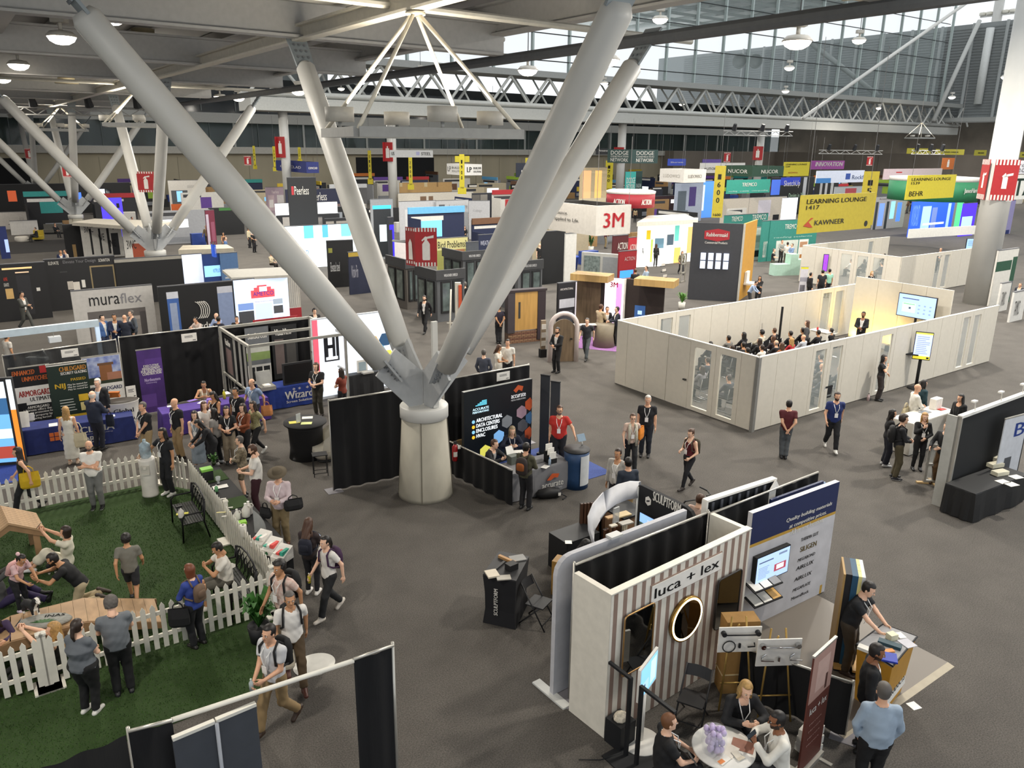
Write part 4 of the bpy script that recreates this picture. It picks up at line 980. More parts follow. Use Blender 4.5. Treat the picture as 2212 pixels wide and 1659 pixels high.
for y in(-.45,.42):t.box('front_beam',wood2,-.56,y,.43,.56,y+.03,.62)
t.text('PUPPY REST',M('7a5d40'),-.25,.47,.25,.56,y=-.455)
pl=T('oval_plaque','grey oval stone-like plaque with a green palm frond, lying on the wooden ramp','plaque',s2p+Vector((.02,-.14,.66)),AX-22)
o=pl.lathe('slab',M('8c8c86',.8,noise=.2,scale=12),[(.4,0),(.43,.03),(.4,.06),(0,.06)],n=28);o.scale=(1,.5,1)
fr=M('2f5a2a')
for k in range(7):
 a=math.radians(20+k*23);c,s_=math.cos(a),math.sin(a);L=.22
 pl.add('frond',MB().prism([(0,-.1,.063),(c*L*.5-s_*.02,-.1+s_*L*.4+c*.02,.063),(c*L,-.1+s_*L*.55,.063),(c*L*.5+s_*.02,-.1+s_*L*.4-c*.02,.063)],(0,0,.004)),fr)
o=pl.text('INAS',M('24282a'),-.02,.06,.3,.14,y=0);o.rotation_euler=(math.radians(-90),0,0);o.location=(0,0,.066)
def bench(label,P,rz,sc=1.0):
 t=T('garden_bench',label,'bench',(P.x,P.y,.02),rz);m=M('17171a',.4,metal=.5);w=1.22
 SL=MB().box(-w/2,-.022,0,w/2,.022,.02).mesh('slat',m)
 for i in range(8):link('slat',SL,t.o,(0,-.4+i*.055,.42))
 for s in(-1,1):
  x=s*w/2
  t.add('side_frame',MB().path([(x,-.45,0),(x,-.43,.42),(x,-.43,.58),(x,-.36,.66),(x,.02,.66),(x,.06,.9)],.02,8),m,smooth=True)
  t.add('leg',MB().path([(x,.12,0),(x,.03,.42),(x,.08,.9)],.02,8),m,smooth=True)
 t.add('back_rail',MB().path([(-w/2,.07,.88),(-w*.3,.09,.97),(0,.1,1.0),(w*.3,.09,.97),(w/2,.07,.88)],.02,8),m,smooth=True)
 t.add('seat_rail',MB().tube((-w/2,.03,.43),(w/2,.03,.43),.018),m)
 for i in range(6):
  x=-w/2+w*(i+.5)/6
  t.add('scroll',MB().path([(x+.09*math.cos(a)*(1-a/14),.05+.05*(.5+.5*math.sin(a)),.68+.19*math.sin(a)*(1-a/14))for a in np.arange(0,9,.6)],.009,5),m)
  t.add('scroll_stay',MB().path([(x-.1,.04,.45),(x+.02,.06,.66),(x-.04,.07,.8),(x+.1,.09,.94)],.009,5),m)
 return t
b1=bench('black metal garden bench with scrolled back, holding a spray bottle',hall(aK-.38,ab(G(395,1150))[1],0),AX-92)
b2=bench('black metal garden bench at the fence corner behind the seated man',hall(aK-.42,ab(G(500,1330))[1]+.35,0),AX-90)
def spray(P,z):
 t=T('spray_bottle','white spray bottle with a black trigger on the bench','bottle',(P.x,P.y,z),40)
 t.lathe('bottle_body',M('dedad2',.4),[(.06,0),(.065,.02),(.065,.15),(.02,.21),(.02,.24)]);t.box('trigger_head',M('1c1c1e'),-.09,-.02,.24,.04,.02,.29);t.box('trigger',M('1c1c1e'),-.075,-.01,.18,-.055,.01,.25)
spray(G(392,1118,.46),.465)
sheet_on('yellow leaflet lying on the bench seat',G(394,1110,.46),.463,.26,.1,M('c9c23a'),20)
sheet_on('white paper lying on the corner bench',G(497,1225,.46),.463,.25,.18,M('d8d6d0'),60)
wc=T('water_cooler','white round water cooler with a blue water jug on top','cooler',G(326,1068,.02),10)
wc.lathe('cabinet',M('dedad2',.4),[(.205,0),(.2,.04),(.19,.2),(.195,.5),(.19,.85),(.2,.95),(.19,1.0),(0,1.0)],n=28)
wc.add('tap_recess',MB().box(-.1,-.21,.66,.1,-.17,.86),M('c2beb4'));wc.add('tap',MB().box(-.03,-.25,.78,.03,-.2,.83),M('d8d4ca'));wc.add('drip_tray',MB().box(-.1,-.24,.62,.1,-.16,.66),M('cfcbc1'))
jug=M('a3b8c4',.1,alpha=.7,noise=.3,scale=8)
wc.lathe('water_jug',jug,[(.05,.98),(.13,1.04),(.135,1.13),(.125,1.16),(.135,1.19),(.135,1.27),(.125,1.3),(.13,1.36),(.06,1.42),(.04,1.44),(.04,1.5),(.0,1.5)],n=24)
def plant(label,P,pot,h,r,leafc,n=34,potr=.17,poth=.3,seed=1,lw=.05,name='potted_plant',z=0.0):
 rr=random.Random(seed);t=T(name,label,'plant',(P.x,P.y,z));t.lathe('pot',M(pot),[(potr*.8,0),(potr,poth),(potr*.9,poth),(potr*.85,poth-.04),(0,poth-.04)])
 m=M(leafc,.45,noise=.3,scale=8)
 for i in range(n):
  a=rr.uniform(0,6.28);e=rr.uniform(.25,1.0);R=r*rr.uniform(.5,1);H=(h-poth)*(.35+.65*rr.random());c,s=math.cos(a),math.sin(a);w=lw*rr.uniform(.7,1.3)
  pts=[(0,0,poth-.05),(c*R*.35,s*R*.35,poth+H*.6),(c*R*.75,s*R*.75,poth+H),(c*R,s*R,poth+H*.85)];vs=[]
  for(x,y,zz),k in zip(pts,(.15,1,.9,.05)):vs+=[(x-s*w*k,y+c*w*k,zz),(x,y,zz-w*.3*k),(x+s*w*k,y-c*w*k,zz)]
  t.add('leaf',MB().add(vs,[(3*j+i2,3*j+i2+1,3*j+i2+4,3*j+i2+3)for j in range(3)for i2 in range(2)]),m)
 return t
plant('tall leafy green plant in a black pot at the fence corner',G(562,1385),'16161a',1.05,.34,'3a6a2c',40,.2,.34,3,.07)
solo('floor_sticker','blank white oval sticker on the grey carpet beside the turf','sticker',MB().lathe([(.36,0),(.36,.004),(0,.004)],36),M('d8d6cf'),G(679,1436),AX-0).scale=(1,.86,1)
TB=hall(aK+.1,bK-.15)
vt=T('long_table','long black-draped table along the picket fence with green turf mats','table',TB,AX-90)
LT=bK-.15-ab(G(628,1262))[1]
vt.box('table_top',M('131316',.8),0,0,.71,LT,.52,.74)
vt.add('table_skirt',MB().box(0.01,.01,.02,LT-.01,.51,.71),M('121214',.9))
for i,(x0,x1)in enumerate(((.65,1.35),(2.5,3.1))):vt.box('turf_mat',GREEN_T,x0,.03,.741,x1,.5,.755)
def tp(px,py):return G(px,py,.75)
plant('small leafy plant at the head of the long black table',tp(462,1003),'2a3a1c',.3,.16,'3f6a2c',16,.06,.08,5,.03,z=.75)
bx=T('display_box','black box with a green lid on the long black table','box',(*tp(448,1036)[:2],.755),AX);bx.box('box_body',M('18181a'),-.13,-.1,0,.13,.1,.24);bx.box('lid',M('7ab648'),-.135,-.105,.24,.135,.105,.3)
gl_=T('drink_tumbler','clear stemmed tumbler standing on white napkins','cup',(*tp(472,1045)[:2],.76),0);gl_.lathe('bowl',M('c9cfcf',.1,alpha=.5),[(.03,0),(.03,.02),(.012,.03),(.055,.09),(.06,.17)],n=18)
sheet_on('white napkins under the tumbler on the black table',tp(476,1052),.755,.34,.2,M('d9d7d2'),30,'napkin','napkin')
bottle('green hand gel bottle by the tumbler',tp(468,1062),.755,'6fae7a','e6e6e2',.04,.16)
for i,(x,y,s)in enumerate(((482,1078,.13),(497,1097,.12),(484,1116,.1),(505,1118,.11))):sheet_on('small white puppy leash tag %s'%('on the turf mat','nearest the bearded man','beside the yellow strap','below the yellow strap')[i],tp(x,y),.756,s,.05,M('d9d6cf'),20,'tag','tag')
sheet_on('pale yellow strap lying across the black table',tp(483,1107),.756,.3,.05,M('cfc68a'),10,'strap','strap')
def jugm(label,P,z,sc=1):
 t=T('milk_jug',label,'jug',(P.x,P.y,z),30);t.lathe('jug_body',M('dedad2',.4),[(.075*sc,0),(.08*sc,.02),(.08*sc,.15*sc),(.03*sc,.23*sc),(.025*sc,.26*sc)],n=18);t.lathe('cap',M('e8e6e0'),[(.028*sc,.26*sc),(.028*sc,.285*sc),(0,.285*sc)],n=12)
 t.add('handle',MB().path([(.07*sc,0,.13*sc),(.1*sc,0,.17*sc),(.07*sc,0,.22*sc),(.03*sc,0,.22*sc)],.013,6),M('dedad2'),smooth=True)
jugm('small white plastic jug beside the big one on the black table',tp(513,1122),.755,.85);jugm('big white plastic jug in the middle of the black table',tp(532,1116),.755,1.1);jugm('second big white plastic jug behind the first',tp(538,1110),.755,1.05)
solo('tissue_box','lime green box behind the white jugs','box',MB().box(-.1,-.07,0,.1,.07,.06),M('8cc63f'),(*tp(522,1132)[:2],.755),30)
ro=T('paper_roll','upright white paper towel roll by the brochure holders','roll',(*tp(527,1158)[:2],.745),0);ro.lathe('roll',M('dfdbd2'),[(.02,.26),(.065,.26),(.07,.25),(.07,.01),(.06,0)],n=18);ro.lathe('core',M('8a7a60'),[(.022,.262),(.0,.262)],n=12)
for i,(x,y)in enumerate(((563,1178),(586,1194),(607,1210))):
 p=tp(x,y);t=T('brochure_holder','white sloped brochure holder with a green emblem, '+('nearest the paper roll','middle of the three','nearest the passing crowd')[i],'holder',(p.x,p.y,.75),AX-60)
 t.add('holder_body',MB().prism([(-.15,-.13,0),(.15,-.13,0),(.15,.2,0),(-.15,.2,0)],(0,0,.1)),M('dcd9d2'));t.add('holder_slope',MB().prism([(-.15,-.13,.1),(-.15,.2,.1),(-.15,.2,.26)],(.3,0,0)),M('e2dfd8'))
 o=t.add('emblem',MB().lathe([(.035,.0),(.035,.003),(0,.003)],14),M('2f6b45'));o.rotation_euler=(math.radians(90),0,0);o.location=(0,-.133,.05)
 for j in range(3):t.box('leaflet',M(('d94f4a','2f9e86','e6e2da')[(i+j)%3]),-.13+j*.09,-.08,.15,-.06+j*.09,.12,.17+.03*j)
sb_=T('acrylic_stand','clear curved acrylic stand at the end of the long table','stand',(*tp(550,1150)[:2],.745),AX-80)
sb_.add('pane',MB().sheet(lambda u,v:(u*.5,.1*math.sin(u*3),v*(.12+.42*(1-u))),8,2),M('cfd3d2',.05,alpha=.45))
W='dbd8d2'
person('bald man in a white shirt with crossed arms and grey trousers, inside the fence',feet=(213,1097),h=1.74,face=14,pose='cross',top=('tee','dedbd4'),bot=('pants','6f706e'),shoes='16161a',sole='d8d8d4',hair=('bald','grey'),skin=1,beard='salt',fat=1.16,z0=.02)
p=person('dark-haired man in black touching the water jug, with white sneakers and a lanyard',feet=(368,1068),h=1.78,face=-25,pose='armout',top=('tee','15171d'),bot=('pants','15161a'),shoes='dedcd6',sole='eee',hair=('mid','black'),skin=2,lany=True,z0=.02,fat=.97)
pw_=person('woman in a cream dress sitting on the turf, holding up a phone',head=(136,1128),h=.93,face=-78,pose='ground',fem=True,top=('tee','d6d0bd'),bot=('midi','d6d0bd'),shoes='ccc',hair=('bob','dark'),skin=1,z0=.02,pos=G(146,1226))
phone(pw_,'white phone held up by the woman in the cream dress','R',False)
pg=person('girl with a pink backpack and a flower in her dark hair, bending over the ramp',h=1.3,face=70,pose='reachdown',fem=True,top=('tee','c9a7a8'),bot=('tight','1a1a1f'),shoes='dcd',hair=('tail','black'),skin=2,z0=.02,pos=G(52,1322))
backpack(pg,'pale pink backpack on the girl by the ramp','d8a9a6','c99')
solo('hair_flower','white and pink flower clip in the girl\'s hair','flower',MB().ball((0,0,0),.04,.03,.04),M('e0b8bd'),jw(pg,'hd0')+Vector((-.02,-.05,.13)))
pk=person('man with glasses in a black t-shirt kneeling behind the ramp, stroking the puppy',pos=G(176,1300),h=1.76,face=-68,pose='kneel',top=('tee','141416'),bot=('shorts','b9a98a'),shoes='3a3026',hair=('short','black'),skin=2,glasses=True,beard='dark',z0=.02)
def puppy(label,P,z,rz,sc=1.0,sit=False):
 def f(Q):
  d=d_prof(Q,(0,.17,.2),(0,-.14,.21),[(0,.07,.075,0),(.5,.078,.085,0),(1,.082,.095,0)])
  d=s_min(d,d_cone(Q,(0,-.12,.24),(0,-.2,.33),.06,.052),.04)
  d=s_min(d,d_ell(Q,(0,-.235,.37),(.06,.066,.058)),.03);d=s_min(d,d_cone(Q,(0,-.26,.355),(0,-.325,.34),.034,.024),.02)
  for s in(-1,1):
   d=s_min(d,d_cone(Q,(s*.045,-.23,.42),(s*.075,-.215,.36),.018,.02),.012)
   d=s_min(d,d_cone(Q,(s*.05,-.12,.19),(s*.05,-.125,.09),.036,.022),.03);d=s_min(d,d_cone(Q,(s*.05,-.125,.09),(s*.05,-.145,.02),.022,.022),.015)
   d=s_min(d,d_cone(Q,(s*.05,.13,.2),(s*.06,.09,.12),.052,.034),.03);d=s_min(d,d_cone(Q,(s*.06,.09,.12),(s*.06,.17,.08),.03,.02),.015);d=s_min(d,d_cone(Q,(s*.06,.17,.08),(s*.06,.145,.02),.02,.022),.012)
  return s_min(d,d_cone(Q,(0,.18,.24),(0,.27,.34),.022,.012),.02)
 V,Qd=surf(f,(-.16,-.38,-.02),(.16,.32,.5),.0105);c=V[Qd].mean(1)
 wh=(c[:,2]<.06)|((c[:,1]<-.28))|((np.abs(c[:,0])<.028)&(c[:,1]<-.12))|((c[:,1]>.25))|((c[:,1]<-.08)&(c[:,2]<.17)&(np.abs(c[:,0])<.04))
 t=T('puppy',label,'dog',(P.x,P.y,z),rz);t.o.scale=(sc,)*3
 o=link('body',np_mesh('body',V,Qd,[M('141316',.7),M('d9d5cc',.8)],wh.astype(int)),t.o)
 t.add('nose',MB().ball((0,-.347,.348),.012),M('0a0a0a',.3))
 for s in(-1,1):t.add('eye',MB().ball((s*.028,-.292,.385),.008),M('0a0a0a',.1))
puppy('black and white puppy standing on the wooden ramp',s2p+Vector((-.36,.12,0)),.65,62,.92)
puppy('black and white puppy leaning on the woman in the cream dress',G(114,1236),.03,-150,.95)
person('boy in a grey t-shirt and dark shorts walking across the turf',feet=(292,1306),h=1.5,face=-160,pose='walk',top=('tee','6d6b62'),bot=('shorts','24252a'),shoes='1c1c1e',sole='ddd',hair=('curly','black'),skin=2,z0=.02)
pb=person('man in a white t-shirt seated on the corner bench, facing the turf',pos=hall(aK-.72,ab(G(500,1330))[1]+.5,0),h=1.74,face=-60,pose='sitphone',top=('tee','d9d5cb'),bot=('shorts','55524a'),shoes='d8d4cc',hair=('short','black'),skin=2,z0=.0,fat=1.08)
pw2=person('auburn-haired woman in a blue blouse outside the fence, hands together',feet=(430,1396),h=1.62,face=-118,pose='belly',fem=True,top=('long','2b3f8a'),bot=('pants','17171b'),shoes='1a1715',hair=('bob','auburn'),skin=0,fat=1.08)
backpack(pw2,'small brown backpack on the woman in the blue blouse','6a5545',None,.24,.34,.13)
tote('black tote bag hanging from the arm of the woman in blue',jw(pw2,'elL')+Vector((.0,-.1,-.02)),'111114',10,.34,.36,.1,.12)
person('heavy-set woman in a grey polo and black trousers, seen from behind at the fence',feet=(197,1540),h=1.66,face=172,pose='belly',fem=True,fat=1.42,top=('tee','5b6066'),bot=('pants','101012'),shoes='dcdad4',sole='eee',hair=('tail','dark'),skin=0,lod=0)
pm_=person('grey-haired man in a grey polo and black trousers looking at a phone by the fence',feet=(270,1498),h=1.76,face=-150,pose='phone',fat=1.12,top=('tee','686d72'),bot=('pants','0f0f12'),shoes='15151a',sole='ddd',hair=('curly','salt'),skin=0,turn=-8)
phone(pm_,'black phone of the grey-haired man at the fence','R',False)
pl_=person('blond girl crouching behind the fence, holding a phone',head=(112,1345),h=.96,face=-75,pose='ground',fem=True,top=('tank','17171a'),bot=('tight','222'),shoes='222',hair=('long','blond'),skin=0,z0=.02)
phone(pl_,'small phone in the hands of the crouching blond girl','R')
person('dark-haired visitor crouching at the picture edge behind the fence',pos=G(8,1420),h=1.6,face=30,pose='kneel',fem=True,top=('long','3a2a4a'),bot=('pants','222'),hair=('mid','dark'),skin=1,z0=.02)
person('visitor in purple trousers seated at the picture edge behind the ramp',pos=G(8,1312),h=1.7,face=110,pose='ground',top=('long','4a4a4a'),bot=('pants','2a1f45'),hair=('short','dark'),skin=1,z0=.02)
pq=person('dark-haired woman walking past the back fence with a yellow bag',head=(38,968),h=1.66,face=-60,pose='walk',fem=True,top=('tank','1e2018'),bot=('pants','15151a'),shoes='222',hair=('long','dark'),skin=1)
tote('bright yellow tote bag of the woman passing the back fence',jw(pq,'shL')+Vector((.12,.05,-.1)),'c8a418',30,.42,.4,.12,.16)
#  drape row: glazing booth, purple booth, screen booth, round table
def GZ(px,py,z):q=G(px,py,z);return Vector((q.x,q.y,0))
drp=drape
D0=GZ(6,770,2.44);D1=GZ(250,735,2.44)
sheer=M('2a2c2e',.8,alpha=.93,noise=.6,scale=7,stretch=(40,40,.3))
drape('dark sheer pleated drape behind the three glazing banners',D0,D1,2.44,sheer,posts=(0,(D1-D0).length))
D2=GZ(470,706,2.5)
drape('long plain black drape behind the purple banner',D1+Vector((.08,.05,0)),D2,2.5,posts=(0,))
drape('low black side drape at the picture edge of the glazing booth',GZ(45,945,.0),D0+Vector((-.05,-.1,0)),.95,posts=())
card('white booth card pinned above the green banner',131,756,168,773,z=2.42,seed=2);card('white booth card pinned on the plain black drape',391,722,424,740,z=2.44,seed=5)
ORG,NAV,YEL=M('c8642a'),M('1c2a5e'),M('d8b12c')
k=M('101114');w=M('e4e1da');gn=M('12261c')
banner('black rollup banner with a white swoosh, at the end of the glazing booth',17,797,105,905,k,[(0,.42,1,.7,w),(0,.42,.3,.46,k),(.75,.88,1,1,M('b02a2a')),(.12,.02,.5,.13,M('77736c')),(.55,.02,.85,.1,M('a9a59c'))],[('ENHANCED',ORG,.06,.88,.62,.95,{'shear':.2}),('UNMATCHED',ORG,.28,.78,.95,.85,{'shear':.2}),('ARMORGARD',M('a03028'),.14,.55,.95,.64),('ULTIMATE',k,.4,.47,.95,.53),('ARMORGARD',w,.3,.36,.85,.4),('Ultimate offers the',w,.2,.32,.9,.355),('ultimate protection for',w,.17,.27,.95,.31),('life and property by',w,.2,.225,.9,.265),('countering forced',w,.25,.18,.85,.22)],h=2.1,z=2.1)
banner('dark green rollup banner with a yellow shield, between two banners',98,789,186,912,gn,[(.0,.97,1,.985,w),(.68,.42,.92,.52,YEL),(.7,.28,.94,.4,M('d9c98a')),(.05,.17,.95,.24,YEL),(.12,.02,.5,.16,M('2c3f82'))]+[(.5,.03+i*.035,.98,.045+i*.035,M('b5413c'))for i in range(4)]+lines(.2,.3,.62,.5,5,M('b9bdb6'),.3,.3,3),[('CHILDGARD',M('c98b3a'),.3,.88,.97,.945),('SECURITY GLAZING',w,.32,.83,.97,.87),('PASSED',YEL,.55,.73,.92,.77),('NIJ',YEL,.14,.62,.4,.71)]+[('May be tested for',w,.45,.66-.035*i,.95,.69-.035*i)for i in range(3)],h=2.2,z=2.2)
banner('white rollup banner with a blue sky house picture, beside the white counter',175,773,258,870,w,[(.02,.55,.98,.98,M('3a55a8',noise=.5,scale=4,c2='b9c3da')),(.02,.55,.98,.66,M('2a3320')),(.42,.6,.75,.86,M('8a5a34')),(.6,.6,.98,.72,M('a8745a')),(.38,.84,.8,.88,M('6a4a30'))]+lines(.12,.1,.9,.38,7,M('77736e'),.35,.3,4),[('CHILDGARD',M('26315e'),.3,.44,.95,.5)],h=2.1,z=2.1)
banner('purple rollup banner with white lettering in front of the plain black drape',293,757,346,888,M('46296e',noise=.25,scale=2),[(.0,.1,.6,.3,M('5b3b88')),(.3,.6,1,.85,M('53347f'))],[('EXECUTIVE',w,.22,.72,.85,.76),('MANAGEMENT',w,.16,.68,.9,.72),('FOR DESIGN AND',w,.1,.64,.95,.68),('CONSTRUCTION',w,.14,.6,.92,.64),('Northeastern',M('b9a8cf'),.2,.5,.85,.55),('University',M('b9a8cf'),.25,.46,.7,.49)],h=2.2,z=2.2)
P=GZ(52,985,.02);blue=M('1d2a66',.8,noise=.15)
tb=cloth_table('navy cloth table with orange emblem and white lettering in the glazing booth',P,2.9,.75,.76,blue,AX-6,texts=[('ISOCLIMA',w,.34,.62,.82,.86),('Specialized security glazing',M('b9b6c8'),.34,.52,.8,.58),('GLOBAL',w,.42,.2,.72,.46)])
for i in range(4):
 o=tb.box('emblem',ORG,0,-.1,0,.11,-.09,.11);o.location=(.7+.13*(i%2),-.02,.38+.13*(i//2));
solo('table_easel','white display easel with pictures on the navy table','easel',MB().prism([(0,0,0),(.26,0,0),(.26,.16,.42),(0,.16,.42)],(0,.02,0)),w,(*G(42,925,.76)[:2],.765),AX-10)
t=T('glass_sample','round grey glass sample with a white booklet on the navy table','sample',(*G(58,908,.76)[:2],.765),AX);t.lathe('disc',M('6f7274',.2),[(.17,0),(.17,.02),(0,.02)],n=24).rotation_euler=(math.radians(80),0,0);t.box('booklet',w,-.05,-.12,0,.2,-.1,.22)
sheet_on('white brochures fanned on the navy table',G(115,918,.76),.765,.22,.3,w,30,'brochure','brochure');sheet_on('small stack of cards at the end of the navy table',G(243,900,.76),.765,.14,.18,M('cfd3da'),30,'card_stack','cards',.03)
ct=T('counter','white curved counter with printed lettering beside the navy table','counter',GZ(270,932,.02),AX-4)
ct.add('counter_body',MB().lathe([(.5,0),(.46,.3),(.45,.6),(.5,1.0),(.52,1.02)],28,sy=.62),M('d9d6ce'),smooth=True);ct.lathe('counter_top',M('3a3530'),[(.5,1.0),(.5,1.03),(0,1.03)],n=28).scale=(1,.62,1)
for s,z0,z1,x0,x1 in(('Global',.72,.86,-.26,.3),('ISOCLIMA',.46,.56,-.1,.32),('Specialty Glass',.38,.42,-.08,.3)):ct.text(s,k,x0,z0,x1,z1,y=-.335)
card('white booklet stand on the curved counter',271,835,292,862,z=1.35,seed=8);t=T('sample_block','orange angular sample block on the curved counter','sample',GZ(246,858,1.05)+Vector((0,0,1.04)),10);t.add('block',MB().prism([(-.14,0,0),(.16,0,0),(.13,0,.08),(.16,0,.16),(-.16,0,.16),(-.1,0,.08)],(0,.14,0)),M('b5682c'))
P,wd,h=face(-90,822,24,z=2.5,h=2.5,ax=AX-20);t=T('lit_wall','glowing blue screen wall with an orange edge, cut by the picture edge','screen',P,AX-20)
b=t.box('frame',M('2a2a2c'),0,0,0,wd,.12,2.5);t.art('display',.05,.1,wd-.2,2.4,LED('6fb0e8',1.0),[(0,.6,1,.8,LED('3a6a9a',.7)),(0,.3,1,.42,LED('d8e4ee',1)),(.3,.05,1,.2,LED('b44a3a',.8)),(0,.8,1,1,LED('dfeaf4',1))],y=-.01,parent=b)
t.box('glow_edge',LED('e0802a',1.2),wd-.14,-.015,.05,wd-.02,0,1.6,parent=b);t.box('glow_edge',LED('dfe6ea',1.2),wd-.14,-.015,1.6,wd-.02,0,2.45,parent=b)
solo('blue_carpet','bright blue carpet strip below the glowing screen wall','carpet',MB().box(-5,-1.5,0,0.2,2.2,.012),M('27418f',.9,noise=.2,scale=30),GZ(30,1000,0),AX)
P=at(-30,722,D0.y+.9);Q=at(212,694,D0.y+2.9)
t=T('light_frame','pale blue lit header beam and post above the drape row, with a hanging lamp','frame',P,math.degrees(math.atan2(Q.y-P.y,Q.x-P.x)))
L=math.hypot(Q.x-P.x,Q.y-P.y);t.box('beam',M('b9c8d2',.4),0,-.08,-.16,L,.08,.06);t.box('post',LED('aebfd0',.8),L-.12,-.07,-P.z,L,.07,-.16);t.box('lamp_box',M('d5dade'),L*.52,-.12,-.5,L*.63,.1,-.32);t.tube('lamp_rod',ALU,(L*.57,0,-.34),(L*.57,0,-.16),.015)
t=T('desk_lamp','white ring lamp with a cord standing behind the drape','lamp',GZ(80,765,2.1)+Vector((0,0,0)),0);t.tube('pole',STEEL,(0,0,0),(0,0,2.0),.03);t.add('lamp_arc',MB().path([(.0,0,2.0),(.05,0,2.2),(.2,0,2.25),(.28,0,2.05)],.03,6),M('cfd2d2'),smooth=True);t.box('lamp_base',M('c3cacc'),-.35,-.1,1.9,.3,.1,2.0)
person('ruddy white-haired man in a black suit behind the navy table, facing out',head=(210,820),h=1.8,face=-5,pose='stand',top=('jacket','16171b'),inner='c8d3de',bot=('pants','15161a'),hair=('short','white'),skin=0,fat=1.1)
p=person('balding man in a long navy suit seen from behind at the navy table',feet=(216,972),h=1.78,face=168,pose='talk',top=('coat','1c2437'),bot=('pants','191c2a'),hair=('balding','white'),skin=0,fat=1.12)
tote('dark cloth bag held beside the navy suit',jw(p,'wrR')+Vector((.02,0,-.02)),'1b2233',10,.22,.36,.06,.1)
p=person('long-haired woman in a white dress seen from behind, tote on her shoulder',feet=(160,1002),h=1.66,face=-160,pose='stand',fem=True,top=('tank','d9d5c9'),bot=('midi','d9d5c9'),shoes='c9b09a',hair=('long','blond'),skin=1)
tote('cream canvas tote hanging from the woman in the white dress',jw(p,'shR')+Vector((.1,-.02,-.12)),'c9bd9f',20,.36,.42,.12,.3)
pur=M('4a3285',.8,noise=.12);P=GZ(356,945,.02)
cloth_table('long purple cloth table with white lettering',P,3.2,.75,.76,pur,AX-2,texts=[('Northeastern',w,.36,.42,.78,.62),('University',w,.36,.26,.6,.38)])
for i,(x,y)in enumerate(((372,876),(415,864),(436,868),(452,860),(490,848))):sheet_on('small purple and white handout on the purple table, %s along it'%('first','second','third','fourth','last')[i],G(x,y,.78),.765,.3,.16,M(('d9d6e2','8a6fc0')[i%2]),30+i*25,'handout','handout')
bottle('tall yellow bottle standing on the purple table',GZ(485,861,.77),.765,'d8d23a','e6e6dc',.045,.3)
person('woman in a cream sleeveless top seated behind the purple table',head=(439,822),h=1.28,face=20,pose='sitdesk',fem=True,fat=1.15,top=('tank','d8c9a8'),bot=('pants','222'),hair=('bun','black'),skin=2,lany=True)
BK='14151a'
person('grey-haired man in a black polo and khaki trousers near the white counter',feet=(325,1000),h=1.78,face=-30,pose='clasp',top=('tee',BK),bot=('pants','a08b68'),shoes='2a201a',hair=('short','salt'),skin=1,lany=True,fat=1.05)
person('bald man in a black polo and khaki trousers in front of the purple table',feet=(392,990),h=1.78,face=-35,pose='stand',top=('tee',BK),bot=('pants','9c8460'),shoes='2a201a',hair=('bald','dark'),skin=1,lany=True,fat=1.06)
person('smiling woman in a pale grey denim dress with a lanyard',feet=(433,1012),h=1.66,face=8,pose='clasp',fem=True,top=('tank','8f9aa3'),bot=('midi','8a96a2'),shoes='8a5a3a',hair=('mid','dark'),skin=0,lany=True)
person('woman in black bending over the table beside the denim dress',feet=(462,1020),h=1.64,face=-50,pose='reachdown',fem=True,top=('long','131317'),bot=('pants','16161a'),shoes='222',hair=('long','black'),skin=1)
person('woman in a white top with loose brown hair, behind the denim dress',feet=(452,985),h=1.63,face=40,pose='talk',fem=True,top=('tee','cfcbc6'),bot=('pants','2a2a30'),hair=('mid','brown'),skin=0)
person('woman in a black sleeveless top at the purple table',feet=(472,962),h=1.66,face=-20,pose='phone',fem=True,top=('tank','131316'),bot=('pants','1a1a1e'),hair=('long','black'),skin=2,lany=True)
person('woman in a light grey t-shirt with long black hair, back turned',feet=(474,1002),h=1.62,face=-110,pose='stand',fem=True,top=('tee','8d8985'),bot=('pants','1a1a1e'),shoes='dddddd',hair=('long','black'),skin=1)
pA=person('woman in black with beige wide trousers, holding a badge and phone',feet=(500,1000),h=1.66,face=15,pose='belly',fem=True,top=('tee','17171b'),bot=('wide','8a7c68'),shoes='333',hair=('mid','dark'),skin=1,lany=True)
person('woman in a rust brown sweater with a lanyard',feet=(535,992),h=1.65,face=-25,pose='belly',fem=True,top=('long','7a3f22'),bot=('pants','16161a'),shoes='222',hair=('mid','dark'),skin=0,lany=True)
person('woman in a floral blouse and black leggings with white sneakers',feet=(558,985),h=1.66,face=-35,pose='walk',fem=True,top=('tee',M('8f8a63',noise=.4,scale=30)),bot=('tight','131316'),shoes='dedcd6',hair=('mid','dark'),skin=1)
person('young dark-haired man in a black shirt behind the group of women',feet=(520,958),h=1.74,face=-20,pose='stand',top=('tee','1a1a20'),bot=('pants','22242c'),hair=('short','black'),skin=2,lany=True)
p=person('balding man in a light blue shirt walking off with an orange bag',feet=(555,935),h=1.76,face=-20,pose='walk',top=('tee','8296b5'),bot=('pants','2a2a32'),hair=('balding','dark'),skin=1,lany=True)
tote('peach orange tote bag beside the man in light blue',jw(p,'wrL')+Vector((.06,0,.1)),'d8905a',20,.34,.34,.1,.12)
person('grey-haired woman in a plaid shirt and cap, facing the vendor table',feet=(530,1072),h=1.62,face=-75,pose='belly',fem=True,top=('long',M('6f6450',noise=.6,scale=22)),bot=('shorts',M('6f6450',noise=.6,scale=22)),shoes='333',hair=('short','salt'),skin=0,lany=True)
person('bearded man in a white polo and maroon trousers at the vendor table',feet=(560,1112),h=1.8,face=-70,pose='phone',top=('tee','dedad2'),bot=('pants','3a1a22'),shoes='15151a',hair=('short','brown'),skin=0,beard='brown',fat=1.1)
